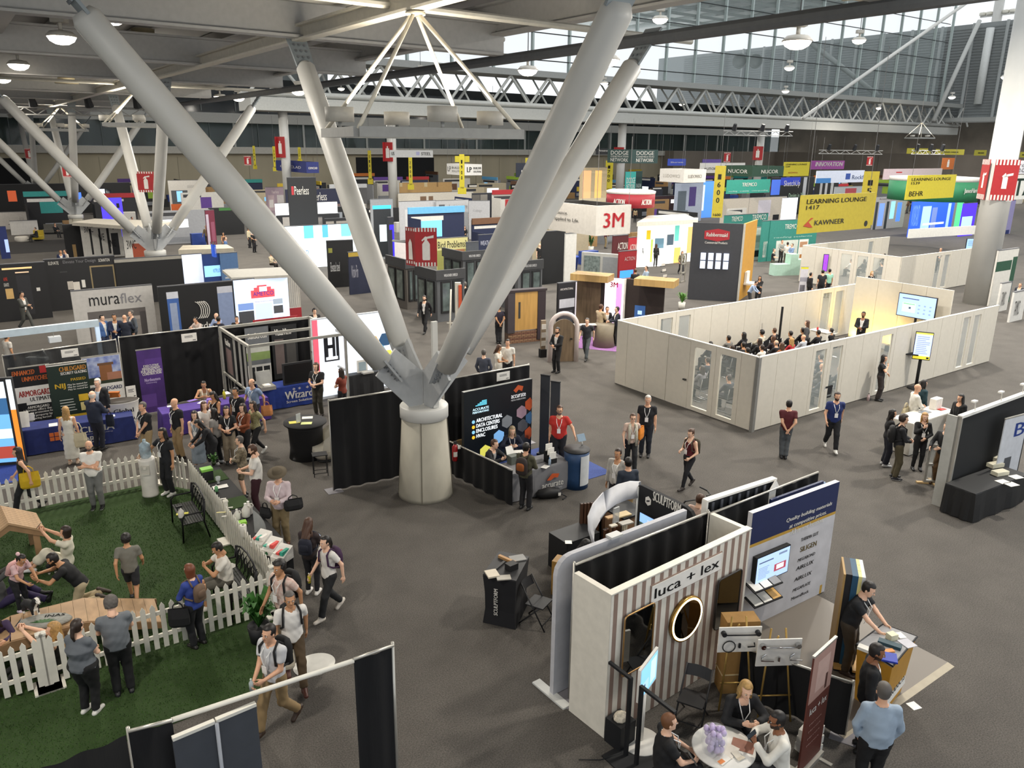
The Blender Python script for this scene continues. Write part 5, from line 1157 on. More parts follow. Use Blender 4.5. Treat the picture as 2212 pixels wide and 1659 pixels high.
p=person('man in a brown hat and pale pink shirt carrying a black shoulder bag',feet=(612,1176),h=1.82,face=0,pose='phone',top=('long','c4b3b6'),bot=('pants','7a6a4c'),shoes='6a3a22',hair=('short','grey'),skin=1,lany=True,hat='5a5040',fat=1.12)
tote('black padded shoulder bag of the man in the brown hat',jw(p,'elL')+Vector((.1,-.06,.1)),'121214',25,.4,.26,.14,.1,'shoulder_bag');tote('small black camera bag at the other hip of the man in the hat',jw(p,'elR')+Vector((-.04,-.05,-.1)),'161618',-20,.26,.24,.12,.12,'shoulder_bag')
C0=GZ(537,748,2.44);c0=ab(C0);W0=on_line(Vector((C0.x,C0.y,2.44)),AX,745);L0=on_line(Vector((C0.x,C0.y,2.44)),AX+90,474)
t=T('frame_booth','open booth frame of grey aluminium posts and beams around the window posters','frame',C0,AX)
fm=M('a5a39b',.4,metal=.3)
for x in(0,W0):
 for y in(0,L0):t.box('post',fm,x-.04,y-.04,0,x+.04,y+.04,2.44)
for z in(2.38,):
 for y in(0,L0*.45,L0):t.box('beam',fm,0,y-.04,z,W0,y+.04,z+.09)
 for x in(0,W0):t.box('beam',fm,x-.04,0,z,x+.04,L0,z+.09)
for y in(.5,1.0,1.6):
 if y<L0:t.box('stud',fm,-.03,y,0.8,.03,y+.05,2.38)
t.box('mid_rail',fm,-.03,0,.78,.03,L0,.85);t.box('mid_rail',fm,W0-.03,0,1.1,W0+.03,L0,1.16)
def hp(u,v,z=0):return hall(c0[0]+u,c0[1]+v,z)
drape('black drape at the back of the metal frame booth',hp(.05,L0+.12),hp(W0,L0+.12),2.4,posts=())
def poster(label,u,v,w_,h_,z,bg,cells,texts=(),ax=AX):
 t=T('poster',label,'poster',hp(u,v,z),ax);b=t.box('board',bg,0,0,0,w_,.02,h_);t.art('print',0,0,w_,h_,bg,list(cells),y=-.003,parent=b)
 for s,m,a,b2,c,d in texts:t.text(s,m,a*w_,b2*h_,c*w_,d*h_,y=-.008,parent=b)
dk=M('1f2022');wp_=M('dcdad4')
poster('dark poster with script lettering on the back drape, nearest the big column',W0*.55,L0-.0,.95,2.0,.25,dk,[(.1,.1,.45,.75,M('6d605d')),(.55,.1,.92,.7,M('4a4846'))],[('VistaView',w,.12,.82,.8,.94)])
poster('grey poster with a green lawn picture in the middle of the back drape',W0*.26,L0-.0,.85,2.1,.2,M('6f7276'),[(0,.0,1,.34,wp_),(.05,.05,.3,.3,dk),(.36,.05,.62,.3,dk),(.68,.05,.95,.3,dk),(0,.42,1,.62,M('8aa060')),(0,.56,1,.66,M('c9c9c0'))],[('SunScreen',w,.1,.8,.9,.9)])
poster('tall poster with script lettering inside the side frame',.06,L0-.25,.8,2.0,.2,M('2a2a2c'),[(.1,.35,.9,.8,M('7a6664')),(0,0,1,.3,M('b9b6b0')),(.1,.05,.4,.25,dk),(.5,.05,.9,.25,dk)],[('VistaView',w,.1,.85,.85,.96)],ax=BX)
cloth_table('royal blue cloth table with white stars and lettering, front of the frame booth',GZ(571,888,.02),1.95,.75,.76,M('16307c',.8,noise=.12),AX-2,texts=[('Wizard',w,.36,.42,.86,.78),('Screen Solutions',w,.38,.24,.86,.36)]+[('*',w,u,.8,u+.05,.92)for u in(.5,.6,.74)])
t=T('window_sample','dark window screen sample standing on the royal blue table','sample',hp(W0*.38,.62,.77),AX);t.box('frame',M('222225'),0,0,0,1.05,.06,.75);t.box('mesh_panel',M('151517',.3),.06,-.01,.06,.99,0,.69)
t=T('sample_case','open aluminium sample case on the royal blue table','case',hp(W0*.12,.36,.77),AX);t.box('case_body',ALU,0,0,0,.5,.38,.12);t.add('lid',MB().prism([(0,.38,.12),(.5,.38,.12),(.5,.5,.55),(0,.5,.55)],(0,.05,0)),M('9a9a96'));t.box('booklet',w,.12,.06,.12,.36,.3,.16)
person('man with shoulder-length hair in a black shirt standing at the royal blue table',feet=(690,898),h=1.8,face=-15,pose='belly',top=('tee','17171a'),bot=('pants','3c392f'),shoes='2a221c',hair=('bob','brown'),skin=0,lany=True,fat=1.05)
person('long-haired woman in a rust red t-shirt behind the frame, seen from behind',head=(737,798),h=1.64,face=-120,pose='belly',fem=True,top=('tee','7d3524'),bot=('pants','1b1b1f'),hair=('long','dark'),skin=0)
P,wd,h=face(672,690,850,z=2.9,h=2.9,ax=AX);t=T('lit_wall','glowing white product wall with pink edge and coloured hexagons','screen',P,AX)
b=t.box('frame',M('d9dde2'),0,0,0,wd,.1,h);t.art('display',0.02,.1,wd,h-.05,LED('dfe8f4',1.1),[(0,.2,.06,1,LED('e8586a',1)),(.12,.45,.3,.8,M('3a3a40')),(.14,.47,.28,.78,LED('e8eef6',1)),(.17,.62,.25,.66,M('1c1c22'))],y=-.01,parent=b)
for i,(u,v,c)in enumerate(((.62,.66,'6a3a8a'),(.72,.62,'c8a04a'),(.8,.5,'3aa0c8'),(.7,.82,'d8dce4'),(.88,.64,'2a4a6a'),(.9,.42,'d8d25a'))):
 mb=MB();mb.lathe([(.26,0),(.26,.02),(0,.02)],6);o=t.add('hexagon',mb,LED(c,.8),b);o.rotation_euler=(math.radians(90),0,0);o.location=(u*wd,-.012,v*h)
t.text('HI',M('22242c'),wd*.14,h*.52,wd*.3,h*.78,y=-.03,parent=b)
cloth_table('black draped display table behind the frame booth',GZ(756,858,.02),1.3,.6,.8,M('131316'),AX);t=T('window_model','small white window corner model on the black display table','model',G(772,800,.9),AX);t.box('frame',w,0,0,-.1,.4,.06,.35);t.box('glass',M('9fb0b8',.1),.06,-.005,-.04,.34,.0,.28);t.box('booklet',M('b5b2ac'),.1,-.3,-.1,.5,-.1,-.04)
person('white-shirted man leaning at the glowing wall behind the frame',head=(767,744),h=1.74,face=60,pose='talk',top=('long','cfcac0'),bot=('pants','17171b'),hair=('balding','dark'),skin=1);person('figure in a grey shirt standing behind the metal frame posts',head=(727,740),h=1.72,face=90,pose='talk',top=('long','77756f'),bot=('pants','222'),hair=('short','black'),skin=2)
drape('wide black drape between the round table and the near column',GZ(722,1061,0),GZ(880,1027,0),2.44,posts=(0,))
t=T('round_table','round table under a black stretch cloth, with leaflets on top','table',GZ(664,985,0),10);t.lathe('table_top',M('17171a',.8),[(.6,1.02),(.6,1.06),(0,1.06)],n=32);t.lathe('cloth_skirt',M('101013',.9),[(.5,.0),(.46,.3),(.48,.9),(.58,1.02)],n=32)
for d,x,y,c,rz in(('yellow card on the round black table',636,912,'cfc65a',20),('white sheets on the round black table',664,902,'dcdad4',12),('blue and yellow brochures fanned on the round black table',662,914,'c8cf8a',8)):sheet_on(d,G(x,y,1.07),1.065,.3,.2,M(c),rz)
solo('table_sign','clear upright table sign on the round black table','sign',MB().box(-.08,-.01,0,.08,.01,.26),M('c9cccc',.1,alpha=.7),(*G(645,912,1.07)[:2],1.065),60)
t=T('lounge_chair','white shell lounge chair half hidden by the black drape','chair',GZ(704,992,0),-70);wl=M('d9d4c6',.5)
t.add('shell',MB().sheet(lambda u,v:(.42*math.cos(math.pi*(u*1.2-.1)),.38*math.sin(math.pi*(u*1.2-.1))+.05*v,.36+v*(.35+.35*math.sin(math.pi*u))),18,6),wl,smooth=True);t.lathe('seat',wl,[(.3,.1),(.38,.3),(.36,.44),(0,.46)],n=20);t.lathe('base',M('2a2a2c'),[(.26,0),(.26,.04),(.05,.1)],n=18)
t=T('side_stool','thin black side stool in front of the white lounge chair','stool',GZ(693,1026,0),20);t.box('stool_top',BLACK,-.2,-.15,.6,.2,.15,.62);
for x in(-.18,.18):
 for y in(-.13,.13):t.tube('leg',BLACK,(x,y,0),(x,y,.6),.012,n=6)
t.add('foot_ring',MB().path([(-.18,-.13,.1),(.18,-.13,.1),(.18,.13,.1),(-.18,.13,.1)],.01,5,closed=True),BLACK)
fe=T('fire_extinguisher','red fire extinguisher mounted on the concrete column base','extinguisher',GZ(981,1040,.0)+Vector((0.02,.1,.55)),20);fe.lathe('cylinder',M('9c1d22',.3),[(.06,0),(.075,.03),(.075,.4),(.03,.48)],n=18);fe.box('valve',M('2a2a2a'),-.03,-.03,.48,.05,.03,.56);fe.add('hose',MB().path([(.04,0,.53),(.13,0,.45),(.13,0,.2)],.014,6),BLACK);fe.box('tag',w,.06,-.08,.36,.14,-.07,.46);fe.add('label_print',MB().sheet(lambda u,v:(.077*math.sin(u*1.6-.8),-.077*math.cos(u*1.6-.8),.14+.14*v),6,1),w)
#  metal products booth behind the near column
k,w,ORG=M('101216'),M('e4e1da'),M('c8572a')
E0=GZ(960,822,2.44);E1=GZ(1143,789,2.44)
drape('tall black drape behind the dark lit display wall',E0,E1,2.44,posts=(0,(E1-E0).length));card('white booth card pinned on the drape above the dark lit wall',1073,806,1101,824,z=2.46,seed=3)
P,wd,h=face(1002,848,1150,z=2.3,h=2.3,ax=AX+1)
t=T('display_wall','dark lit display wall with orange emblem and hexagon photos','display',P,AX+1);b=t.box('panel',M('161b20',.35),0,0,0,wd,.12,h)
for s,v,u1 in(('ARCHITECTURAL',.63,.55),('DATA CENTERS',.565,.51),('ENCLOSURES',.5,.48),('HVAC',.435,.3)):t.text(s,LED('e4e9ec',1),.17*wd,(v-.035)*h,u1*wd,(v+.012)*h,parent=b)
for i,v in enumerate((.61,.545,.48,.415)):
 o=t.add('dot',MB().lathe([(.05,0),(.05,.008),(0,.008)],12),LED(('7fb8d8','d8b02c')[i%2],.9),b);o.rotation_euler=(math.radians(90),0,0);o.location=(.13*wd,0,v*h)
t.text('accurate',LED('d8d8d8',.9),.68*wd,.8*h,.9*wd,.85*h,parent=b,bold=0);t.text('METAL FABRICATING',LED('9a9a9a',.7),.68*wd,.765*h,.9*wd,.785*h,parent=b)
t.add('emblem',MB().prism([(.71*wd,-.006,.9*h),(.78*wd,-.006,.96*h),(.86*wd,-.006,.93*h),(.84*wd,-.006,.87*h),(.79*wd,-.006,.9*h),(.75*wd,-.006,.865*h)],(0,-.004,0)),ORG,b)
t.text('ACCURATE',LED('c9e4ee',1),.12*wd,.745*h,.35*wd,.775*h,parent=b);t.text('PERFORATING',LED('c9e4ee',1),.12*wd,.71*h,.35*wd,.735*h,parent=b)
for i in range(4):t.box('emblem_bar',LED('5fc0d8',1),(.16+.03*i)*wd,-.008,(.8+.016*i)*h,(.32-.0*i)*wd,-.004,(.81+.016*i)*h,parent=b)
hexes=[(.84,.6,'a88a98'),(.86,.42,'55565c'),(.88,.22,'33343a'),(.97,.68,'c8572a'),(.98,.5,'3f6a94'),(.97,.3,'c8572a'),(.5,.35,'6fa0d0'),(.3,.2,'d8d25a'),(.12,.07,'dfeaf0'),(.62,.52,'8a8f94'),(.7,.3,'2a2c30')]
for u,v,c in hexes:
 R_=.2
 pts=[(u*wd+R_*math.sin(q),-.004,v*h+R_*math.cos(q))for q in np.arange(0,6.2,math.pi/3)];pts=[(min(max(x,.01),wd),y,max(z,.02))for x,y,z in pts]
 t.add('hexagon_photo',MB().prism(pts,(0,-.004,0)),LED(c,.75)if c in('6fa0d0','d8d25a','dfeaf0')else M(c),b)
drape('low black drape along the side of the metal products booth',GZ(972,955,.95),GZ(1107,1018,.95),.95,posts=())
solo('booth_carpet','bright blue booth carpet under the metal products booth','carpet',MB().box(0,0,0,3.4,2.6,.012),M('3a4d8c',.9,noise=.15,scale=30),hall(*ab(G(1105,1085))),AX)
t=cloth_table('grey cloth table with orange emblem and serif lettering',GZ(1100,1085,.02),1.85,.75,.76,M('77777a',.8),AX-4,texts=[('accurate',w,.5,.26,.86,.44),('METAL FABRICATING',M('c9c9c9'),.52,.16,.84,.22)])
t.add('emblem',MB().prism([(1.06,-.1,.42),(1.22,-.1,.58),(1.44,-.1,.54),(1.4,-.1,.44),(1.28,-.1,.46),(1.18,-.1,.4)],(0,-.006,0)),ORG)
TG=lambda x,y:G(x,y,.77)
for d,x,y,a,b_,c,rz in(('black brochure on the grey table',1165,996,.3,.22,'2a2c30',30),('white folder on the grey table, nearest its front',1178,1008,.22,.16,'dcdad4',60),('grey catalogue on the grey table behind the folder',1192,986,.24,.3,'9a9a9c',20),('blue card on the grey table',1150,1006,.1,.2,'5a8ab8',40),('white card at the back of the grey table',1120,975,.25,.2,'dcdad4',10)):sheet_on(d,TG(x,y),.765,a,b_,M(c),rz)
t=T('literature_rack','black tiered rack of white leaflets on the grey table','rack',(*TG(1190,998)[:2],.765),AX-4)
for i in range(3):t.box('tier',BLACK,-.12,-.1+i*.09,0,.12,-.02+i*.09,.12+i*.09);t.box('leaflet',w,-.1,-.08+i*.09,.1+i*.09,.1,-.06+i*.09,.3+i*.09)
bottle('small clear water bottle beside the leaflet rack',TG(1187,1004),.765,'a9bcd0','3a6ab0',.035,.2)
t=T('giveaway_box','open white box at the edge of the grey table','box',(*TG(1108,1000)[:2],.765),AX);t.box('box_body',M('5a5f58'),-.12,-.1,0,.12,.1,.22);t.add('flap',MB().prism([(-.12,.1,.22),(.12,.1,.22),(.1,.2,.4),(-.1,.2,.4)],(0,.01,0)),w)
pod=T('podium','round blue podium with a white printed panel and black top','podium',GZ(1243,1048,.01),AX);bl=M('1f3f66',.5,noise=.15)
pod.lathe('podium_body',bl,[(.33,0),(.3,.3),(.3,.7),(.34,1.02)],n=28);pod.lathe('podium_top',M('1a1a1c'),[(.35,1.02),(.35,1.05),(0,1.05)],n=28)
pod.add('printed_panel',MB().sheet(lambda u,v:((.335)*math.sin(u*1.5-.35),-(.335)*math.cos(u*1.5-.35),.12+.82*v),10,1),M('c3c6c8'))
t=T('tablet_stand','small tablet on a bent stand on the round podium','tablet',GZ(1258,960,1.06)+Vector((0,0,1.05)),30);t.tube('stand',STEEL,(0,0,0),(0,.05,.14),.02);t.add('tablet',MB().prism([(-.12,0,.1),(.12,0,.1),(.12,.1,.26),(-.12,.1,.26)],(0,.012,.01)),M('7f93a4',.2))
for i,(x,d)in enumerate(((1168,'first'),(1190,'second'))):
 P,wd,h=face(x,808+i*14,x+20,z=2.44,h=2.44,ax=BX+28);t=T('rollup_banner','%s of two dark grey rollup panels seen edge-on beside the red shirted man'%d,'banner',P,BX+28);t.box('panel',M('33363c',.6),0,0,.04,wd,.03,h);t.box('base_case',M('222428'),-.03,-.1,0,wd+.03,.12,.07);t.box('top_bar',M('1a1a1c'),0,-.02,h-.03,wd,.05,h)
t=T('floor_case','long black tube case lying by the grey panels','case',GZ(1172,965,.1),AX-65);t.add('tube_body',MB().tube((0,0,.09),(1.0,0,.09),.085,n=14),M('1c1c1f'),smooth=True);t.add('end_cap',MB().tube((-.02,0,.09),(0,0,.09),.09,n=14),M('3a3a3d'))
t=T('duffel_bag','black duffel bag lying on the carpet in front of the grey table','bag',GZ(1185,1072,.05),AX-20);t.add('bag_body',MB().path([(-.32,0,.1),(-.25,0,.13),(0,0,.15),(.25,0,.13),(.34,0,.08)],[.05,.12,.15,.13,.05],12),M('121214'),smooth=True);t.add('strap',MB().path([(.2,-.1,.2),(.36,-.12,.1),(.45,-.1,.03),(.32,-.2,.02)],.018,6),M('1a1a1c'));t.add('bag_tag',MB().box(.2,-.18,.12,.27,-.17,.2),w)
solo('cardboard_box','tan cardboard box behind the lit display wall by the column','box',MB().box(-.25,-.2,0,.25,.2,.62),M('a3865c'),GZ(985,948,.6),AX)
person('man in a black suit seated at the grey table, seen in profile',head=(1064,948),h=1.32,face=62,pose='sitdesk',top=('jacket','14151a'),inner='9a9a9a',bot=('pants','15161a'),hair=('short','brown'),skin=0)
person('woman with long grey-blond hair in a navy top seated behind the grey table',head=(1106,919),h=1.32,face=8,pose='sitdesk',fem=True,top=('long','1a2136'),bot=('pants','22242c'),hair=('long',M('8f7f63',noise=.3,scale=30)),skin=0,lany=True)
person('man in a bright red polo with glasses leaning a hand on the blue podium',feet=(1205,1012),h=1.84,face=-5,pose='armdesk',top=('tee','b52a22'),bot=('pants','1a1a1f'),hair=('short','brown'),skin=1,lany=True,beard='salt',fat=1.22,glasses=True)
p=person('man in an olive jacket and backpack browsing the grey table, seen from behind',feet=(1134,1100),h=1.74,face=150,pose='belly',top=('long','4c4a38'),bot=('pants','1a1a1e'),shoes='222',hair=('short','black'),skin=1)
backpack(p,'dark brown backpack with an orange pocket on the man in the olive jacket','2e2624','9a5526')
person('white-haired man in a black polo and dark jeans striding along the aisle',feet=(1392,985),h=1.84,face=-12,pose='stand',top=('tee','121318'),bot=('pants','20242e'),shoes='15151a',hair=('short','white'),skin=1,lany=True,fat=1.18)
p=person('short-haired woman with glasses and a cream scarf over a dark vest',feet=(1360,1016),h=1.68,face=2,pose='walk',fem=True,top=('tee','c9b0a2'),bot=('pants','15161a'),shoes='1a1a1c',hair=('short','brown'),skin=0,glasses=True,lany=True)
u=jw(p,'neck');solo('scarf','long cream scarf hanging from the neck of the short-haired woman','scarf',MB().path([u+Vector(v)for v in((-.09,-.16,-.55),(-.09,-.17,-.25),(-.08,-.1,-.03),(0,.07,.02),(.09,-.1,-.03),(.1,-.17,-.25),(.11,-.16,-.6))],[.03,.04,.04,.035,.04,.04,.03],8),M('bdb9a8',noise=.2,scale=30),smooth=True)
tote('orange folded bag tucked under the arm of the woman with the scarf',jw(p,'elL')+Vector((.06,-.02,.18)),'cf7a1e',60,.34,.36,.08,.04)
p=person('young woman in a burgundy sleeveless top and black leggings walking with a phone',feet=(1484,1054),h=1.66,face=-55,pose='walkphone',fem=True,top=('tank','5a1622'),bot=('tight','14141a'),shoes='2c2420',hair=('bun','brown'),skin=0,lany=True)
backpack(p,'olive grey backpack on the woman in the burgundy top','423c2e')
person('man in a maroon shirt with white sleeve bands, hands clasped behind his back',feet=(1691,990),h=1.76,face=172,pose='behind',top=('tee','4f151c'),bot=('pants','4c5054'),shoes='1a1a1e',hair=('short','black'),skin=1)
person('man in a royal blue polo with a lanyard, black trousers and white sneakers',feet=(1792,972),h=1.83,face=-8,pose='walk',top=('tee','18285e'),bot=('pants','111217'),shoes='d8d6d0',sole='1a1a1a',hair=('short','dark'),skin=1,lany=True,beard='dark',fat=1.15)
person('man in a pale grey blazer with a lanyard beside the curved screen',head=(1336,972),h=1.76,face=-35,pose='stand',top=('jacket','a9a6a0'),inner='d5d3ce',bot=('pants','1c1c22'),hair=('short','dark'),skin=2,lany=True)
person('man in a dark blue sweater and khaki trousers, seen from behind by the curved screen',head=(1358,992),h=1.78,face=-165,pose='stand',top=('long','232c3a'),bot=('pants','9a845c'),hair=('short','black'),skin=1)
p=person('long-haired woman in a dark brown sweater standing with a lit phone, back turned',feet=(676,1283),h=1.64,face=170,pose='phone',fem=True,top=('long','2f2424'),bot=('tight','17171c'),shoes='dedad4',hair=('long','brown'),skin=0)
backpack(p,'small navy backpack on the woman with the lit phone','181b2a',None,.28,.36);phone(p,'lit phone held by the woman in the brown sweater')
p=person('dark-haired woman in a white t-shirt and black trousers walking by the table',feet=(716,1328),h=1.68,face=-40,pose='walk',fem=True,top=('tee','d4d0ca'),bot=('pants','1b1c1e'),shoes='d9d0c4',hair=('tail','black'),skin=0)
backpack(p,'dark purple backpack on the woman in the white t-shirt','3a1f3f');bottle('yellow drink bottle in the hand of the woman in the white t-shirt',hand_pos(p,'R'),hand_pos(p,'R').z-.1,'d0c03a','dcdcd0',.03,.2)
p=person('curly-haired man in a pink plaid shirt with a lanyard and black backpack',feet=(622,1405),h=1.8,face=-30,pose='walk',top=('tee',M('c79f93',noise=.25,scale=16,c2='d8cabf')),bot=('pants','5a4c3a'),shoes='222',hair=('curly','black'),skin=2,lany=True)
backpack(p,'big black backpack on the man in the pink plaid shirt','0f0f11',None,.34,.5,.18)
p=person('grey-haired man in a white shirt and brown trousers leading the passing group',feet=(640,1478),h=1.76,face=25,pose='walk',top=('tee','dbd8d3'),bot=('pants','4a3a26'),shoes='4a2418',hair=('short','salt'),skin=2)
backpack(p,'black sling backpack on the grey-haired man in white','131315')
tote('cream tote bag beside the man in the white shirt',jw(p,'wrR')+Vector((.08,0,.02)),'cfc4ae',20,.3,.34,.06,.1)
p=person('man in a pale checked shirt and khaki trousers striding past the turf',feet=(604,1572),h=1.84,face=-28,pose='walk2',top=('tee','c2c3c6'),bot=('pants','8a7350'),shoes='3a2a20',hair=('short','black'),skin=1,lany=True,lw=(.1,-.3,1.05),rw=(-.05,-.34,1.02),lg='grip',rg='grip')
backpack(p,'black backpack strap pack on the man in the checked shirt','131315');bottle('clear water bottle held by the man in the checked shirt',hand_pos(p,'R'),hand_pos(p,'R').z-.05,'b9c4c4','cfe0d2',.034,.2)
Hd=2.44
R0,R1=GZ(370,1556,Hd),GZ(764,1427,Hd)
solo('drape_rail','long white drape rail crossing above the carpet to the black drape','rail',MB().tube((0,0,Hd),R1-R0+Vector((0,0,Hd)),.03,n=10),M('d5d2c8'),R0,smooth=True)
drape('narrow black drape hanging at the end of the long white rail',R1,GZ(850,1397,Hd),Hd,posts=((GZ(850,1397,Hd)-R1).length,))
drape('black drape corner below the rail at the turf edge',GZ(277,1583,Hd),R0+Vector((.02,-.02,0)),Hd,posts=(0,))
drape('wide dark drape filling the bottom corner of the picture beside the turf',GZ(60,1672,Hd),GZ(273,1590,Hd),Hd,M('1b1a19',.9,noise=.3,scale=9,stretch=(30,30,.4)),posts=(),rail=False)
for i,(x0,y0,x1,y1,d)in enumerate(((372,1596,463,1558,'first'),(466,1556,552,1520,'second'))):
 P=GZ(x0,y0,2.3);Q=GZ(x1,y1,2.3);L=(Q-P).length;t=T('grey_panel','%s grey display panel with a white top edge below the rail'%d,'panel',P,math.degrees(math.atan2(Q.y-P.y,Q.x-P.x)));t.box('panel_board',M('3d4148',.6),0,-.02,0.05,L,.02,2.28);t.box('top_edge',M('d5d2c8'),0,-.03,2.28,L,.03,2.32)
 if i==0:t.tube('joint_pole',M('8a8e96',.4),(L+.01,-.05,0),(L+.01,-.05,2.3),.022)
 t.box('foot',M('55585c'),L*.4,-.25,0,L*.6,.25,.04)
#  white panel lounge rooms
pan=M('cdc7ba',.6,noise=.03);pan2=M('b9b3a5');edge=M('e6e2d8')
HW=2.44
def wall_run(label,P,ax,L,seq,h=HW,th=.08,mat=pan,floor_gap=.03):
 t=T('panel_wall',label,'wall',(P.x,P.y,0),ax);x=0;tot=sum(q[1]for q in seq);s=L/tot
 for kd,wd in seq:
  wd*=s
  if kd=='p':t.box('panel',mat,x+.006,-th/2,floor_gap,x+wd-.006,th/2,h)
  elif kd=='g':
   m=wd*.18;MBx=MB()
   o=t.box('frame_panel',mat,x+.006,-th/2,floor_gap,x+m,th/2,h);t.box('frame_panel',mat,x+wd-m,-th/2,floor_gap,x+wd-.006,th/2,h)
   t.box('frame_panel',mat,x+m,-th/2,floor_gap,x+wd-m,th/2,.16);t.box('frame_panel',mat,x+m,-th/2,h-.2,x+wd-m,th/2,h)
   t.box('pane',GLASS,x+m,-.006,.16,x+wd-m,.006,h-.2)
  elif kd=='d':
   o=t.box('door',mat,x+.012,-th/2+.01,floor_gap,x+wd-.012,th/2-.01,h-.06);t.box('lintel',mat,x,-th/2,h-.05,x+wd,th/2,h)
   t.box('door_handle',M('5a5a58',.3,metal=.8),x+wd-.2,-th/2-.06,1.0,x+wd-.08,-th/2+.01,1.05,parent=o)
  x+=wd
 t.box('top_edge',edge,0,-th/2-.006,h,L,th/2+.006,h+.02);t.box('core',M('6f6a60'),0,-.01,floor_gap,.0,.01,h)if 0 else None
 return t
c0=GZ(1640,772,HW);La=on_line(c0+Vector((0,0,HW)),AX,2157);Lb=on_line(c0+Vector((0,0,HW)),AX+90,1336);ca0,cb0=ab(c0)
def CR(u,v,z=0):return hall(ca0+u,cb0+v,z)
N=La/1.0
wall_run('long white panel wall of the near lounge room with glazed panels, facing the aisle',c0,AX,La,[('p',.9),('p',1),('p',.9),('g',.95),('g',.95),('p',1.05),('p',1.05),('g',1.1),('p',1.1),('p',1.1),('p',1.1),('p',1.1),('p',.5),('g',.9),('g',.9),('p',1.3)])
wall_run('short white panel wall of the near lounge room with its door',CR(0,Lb),BX,Lb,[('p',.62),('p',1.05),('p',1.15),('d',1.1),('g',1.2),('g',1.1),('p',.68)])
solo('corner_post','grey corner post of the near white lounge room','post',MB().box(-.07,-.07,0,.05,.05,HW),M('7d7c78'),c0,AX)
wall_run('back white panel wall of the near lounge room, warm lit at its far end',CR(0,Lb),AX,La,[('p',.95),('p',1.05),('g',1.0),('g',1.0)]+[('p',1.05)]*8+[('g',1.0),('g',1.0),('p',1)])
Ue=La*.985
sx=ab(G(1868,605,3.0));su=on_line(CR(0,Lb*.5,HW),AX,1946)
P,wd,h=face(1850,597,2060,z=3.05,h=3.05,ax=BX)
st=T('stage_wall','tall white stage wall of the near lounge room, lit yellow around the screen','wall',P,BX)
for i in range(4):st.box('panel',pan,i*wd/4+.006,0,0,(i+1)*wd/4-.006,.1,h)
su,sz=uv(P+Vector((-.5,-.35,0)),BX,1944,634);q=P+Vector((-.5,-.35,0))+Vector((math.cos(math.radians(BX)),math.sin(math.radians(BX)),0))*su
t=screen('big tilted slide screen on the yellow lit stage wall',1944,633,2024,679,'9fb9e6',[(.1,.8,.55,.84,LED('3a4a7a',.6)),(.12,.2,.48,.62,LED('c9dcf2',.9)),(.14,.55,.46,.6,LED('7fc08a',.8)),(.3,.35,.36,.45,LED('4a5a6a',.5))]+[(.55+.15*i,.2+.17*j,.6+.15*i,.26+.17*j,LED('7f98c8',.8))for i in range(3)for j in range(3)],y=q.y,ax=BX,e=.9)
t.tube('stand_pole',BLACK,(t.w/2,.1,-t.o.location.z),(t.w/2,.1,.3),.05)
for dx in(-.25,t.w+.1,t.w*.5):
 l=bpy.data.lights.new('uplight','AREA');l.size=.35;l.energy=42;l.color=(1,.62,.05);o=link('uplight',l,st.o,(dx+.55,-.28,.35));o.rotation_euler=(math.radians(155),0,0)
 st.box('uplight_case',BLACK,dx+.38,-.45,.02,dx+.72,-.12,.28)
lx=T('lectern','white lectern with a red cup beside the presenter','lectern',CR(La*.66,Lb*.72),BX);lx.box('lectern_body',edge,-.4,-.25,0,.4,.25,1.1);lx.box('lectern_top',edge,-.43,-.28,1.1,.43,.28,1.13)
bottle('small red cup on the white lectern',CR(La*.66-.05,Lb*.72+.2),1.13,'b02a2e','8a1f22',.045,.13)
person('presenter in a black suit with a lanyard, hands folded, beside the lectern',head=(1866,675),h=1.8,face=-35,pose='belly',top=('jacket','131318'),inner='cfcbc4',bot=('pants','131318'),hair=('short','black'),skin=3,beard='dark',lany=True)
def cchair(P,rz):
 t=T('conference_chair','black padded chair with silver sled legs in the lounge room','chair',P,rz,'lounge room chairs')
 t.box('seat',M('17171a',.8),-.23,-.22,.44,.23,.22,.49);t.add('backrest',MB().sheet(lambda u,v:(-.22+.44*u,.2+.05*v-.05*math.sin(math.pi*u)*0+.0,.52+.36*v),4,2),M('17171a',.8))
 for s in(-1,1):t.add('leg',MB().path([(s*.24,.25,.86),(s*.24,.2,.45),(s*.25,-.22,.44),(s*.25,-.25,.02),(s*.25,.24,.02)],.013,6),CHROME,smooth=True)
 return t
AUD=[(1575,726,'grey sweater','6f6d68','short','black'),(1608,719,'black top and long dark hair','15131a','long','black'),(1607,740,'dark shirt behind the long-haired woman','1b1b20','short','black'),(1647,714,'cream blouse and black hair','cfc8b4','curly','black'),(1674,710,'black t-shirt and cropped brown hair','17171c','short','brown'),(1642,732,'black top and long brown hair','17171a','long','dark'),(1672,726,'dark top and brown waves','2a2024','mid','brown'),(1709,716,'black jacket with a grey collar','1a1a1e','short','black'),(1678,736,'black jacket and balding head','15151a','balding','grey'),(1711,731,'bright red top and blond hair','a8202a','mid','blond'),(1737,724,'pale grey shirt and shaved head','a9adb5','bald','dark'),(1735,709,'black suit by the standing woman','121217','short','black'),(1769,714,'dark suit near the tripod pole','17171c','short','black'),(1797,710,'dark suit nearest the lectern','141419','short','black'),(1647,746,'white blazer nearest the front wall','c9c6c0','short','dark'),(1616,752,'cream shirt, head just above the front wall','cfcabb','short','black'),(1536,739,'navy jacket at the end of the row','22242e','short','black'),(1583,747,'dark coat beside the cream shirt','1d1c20','mid','dark'),(1690,741,'orange plaid shirt','8a5530','mid','brown')]
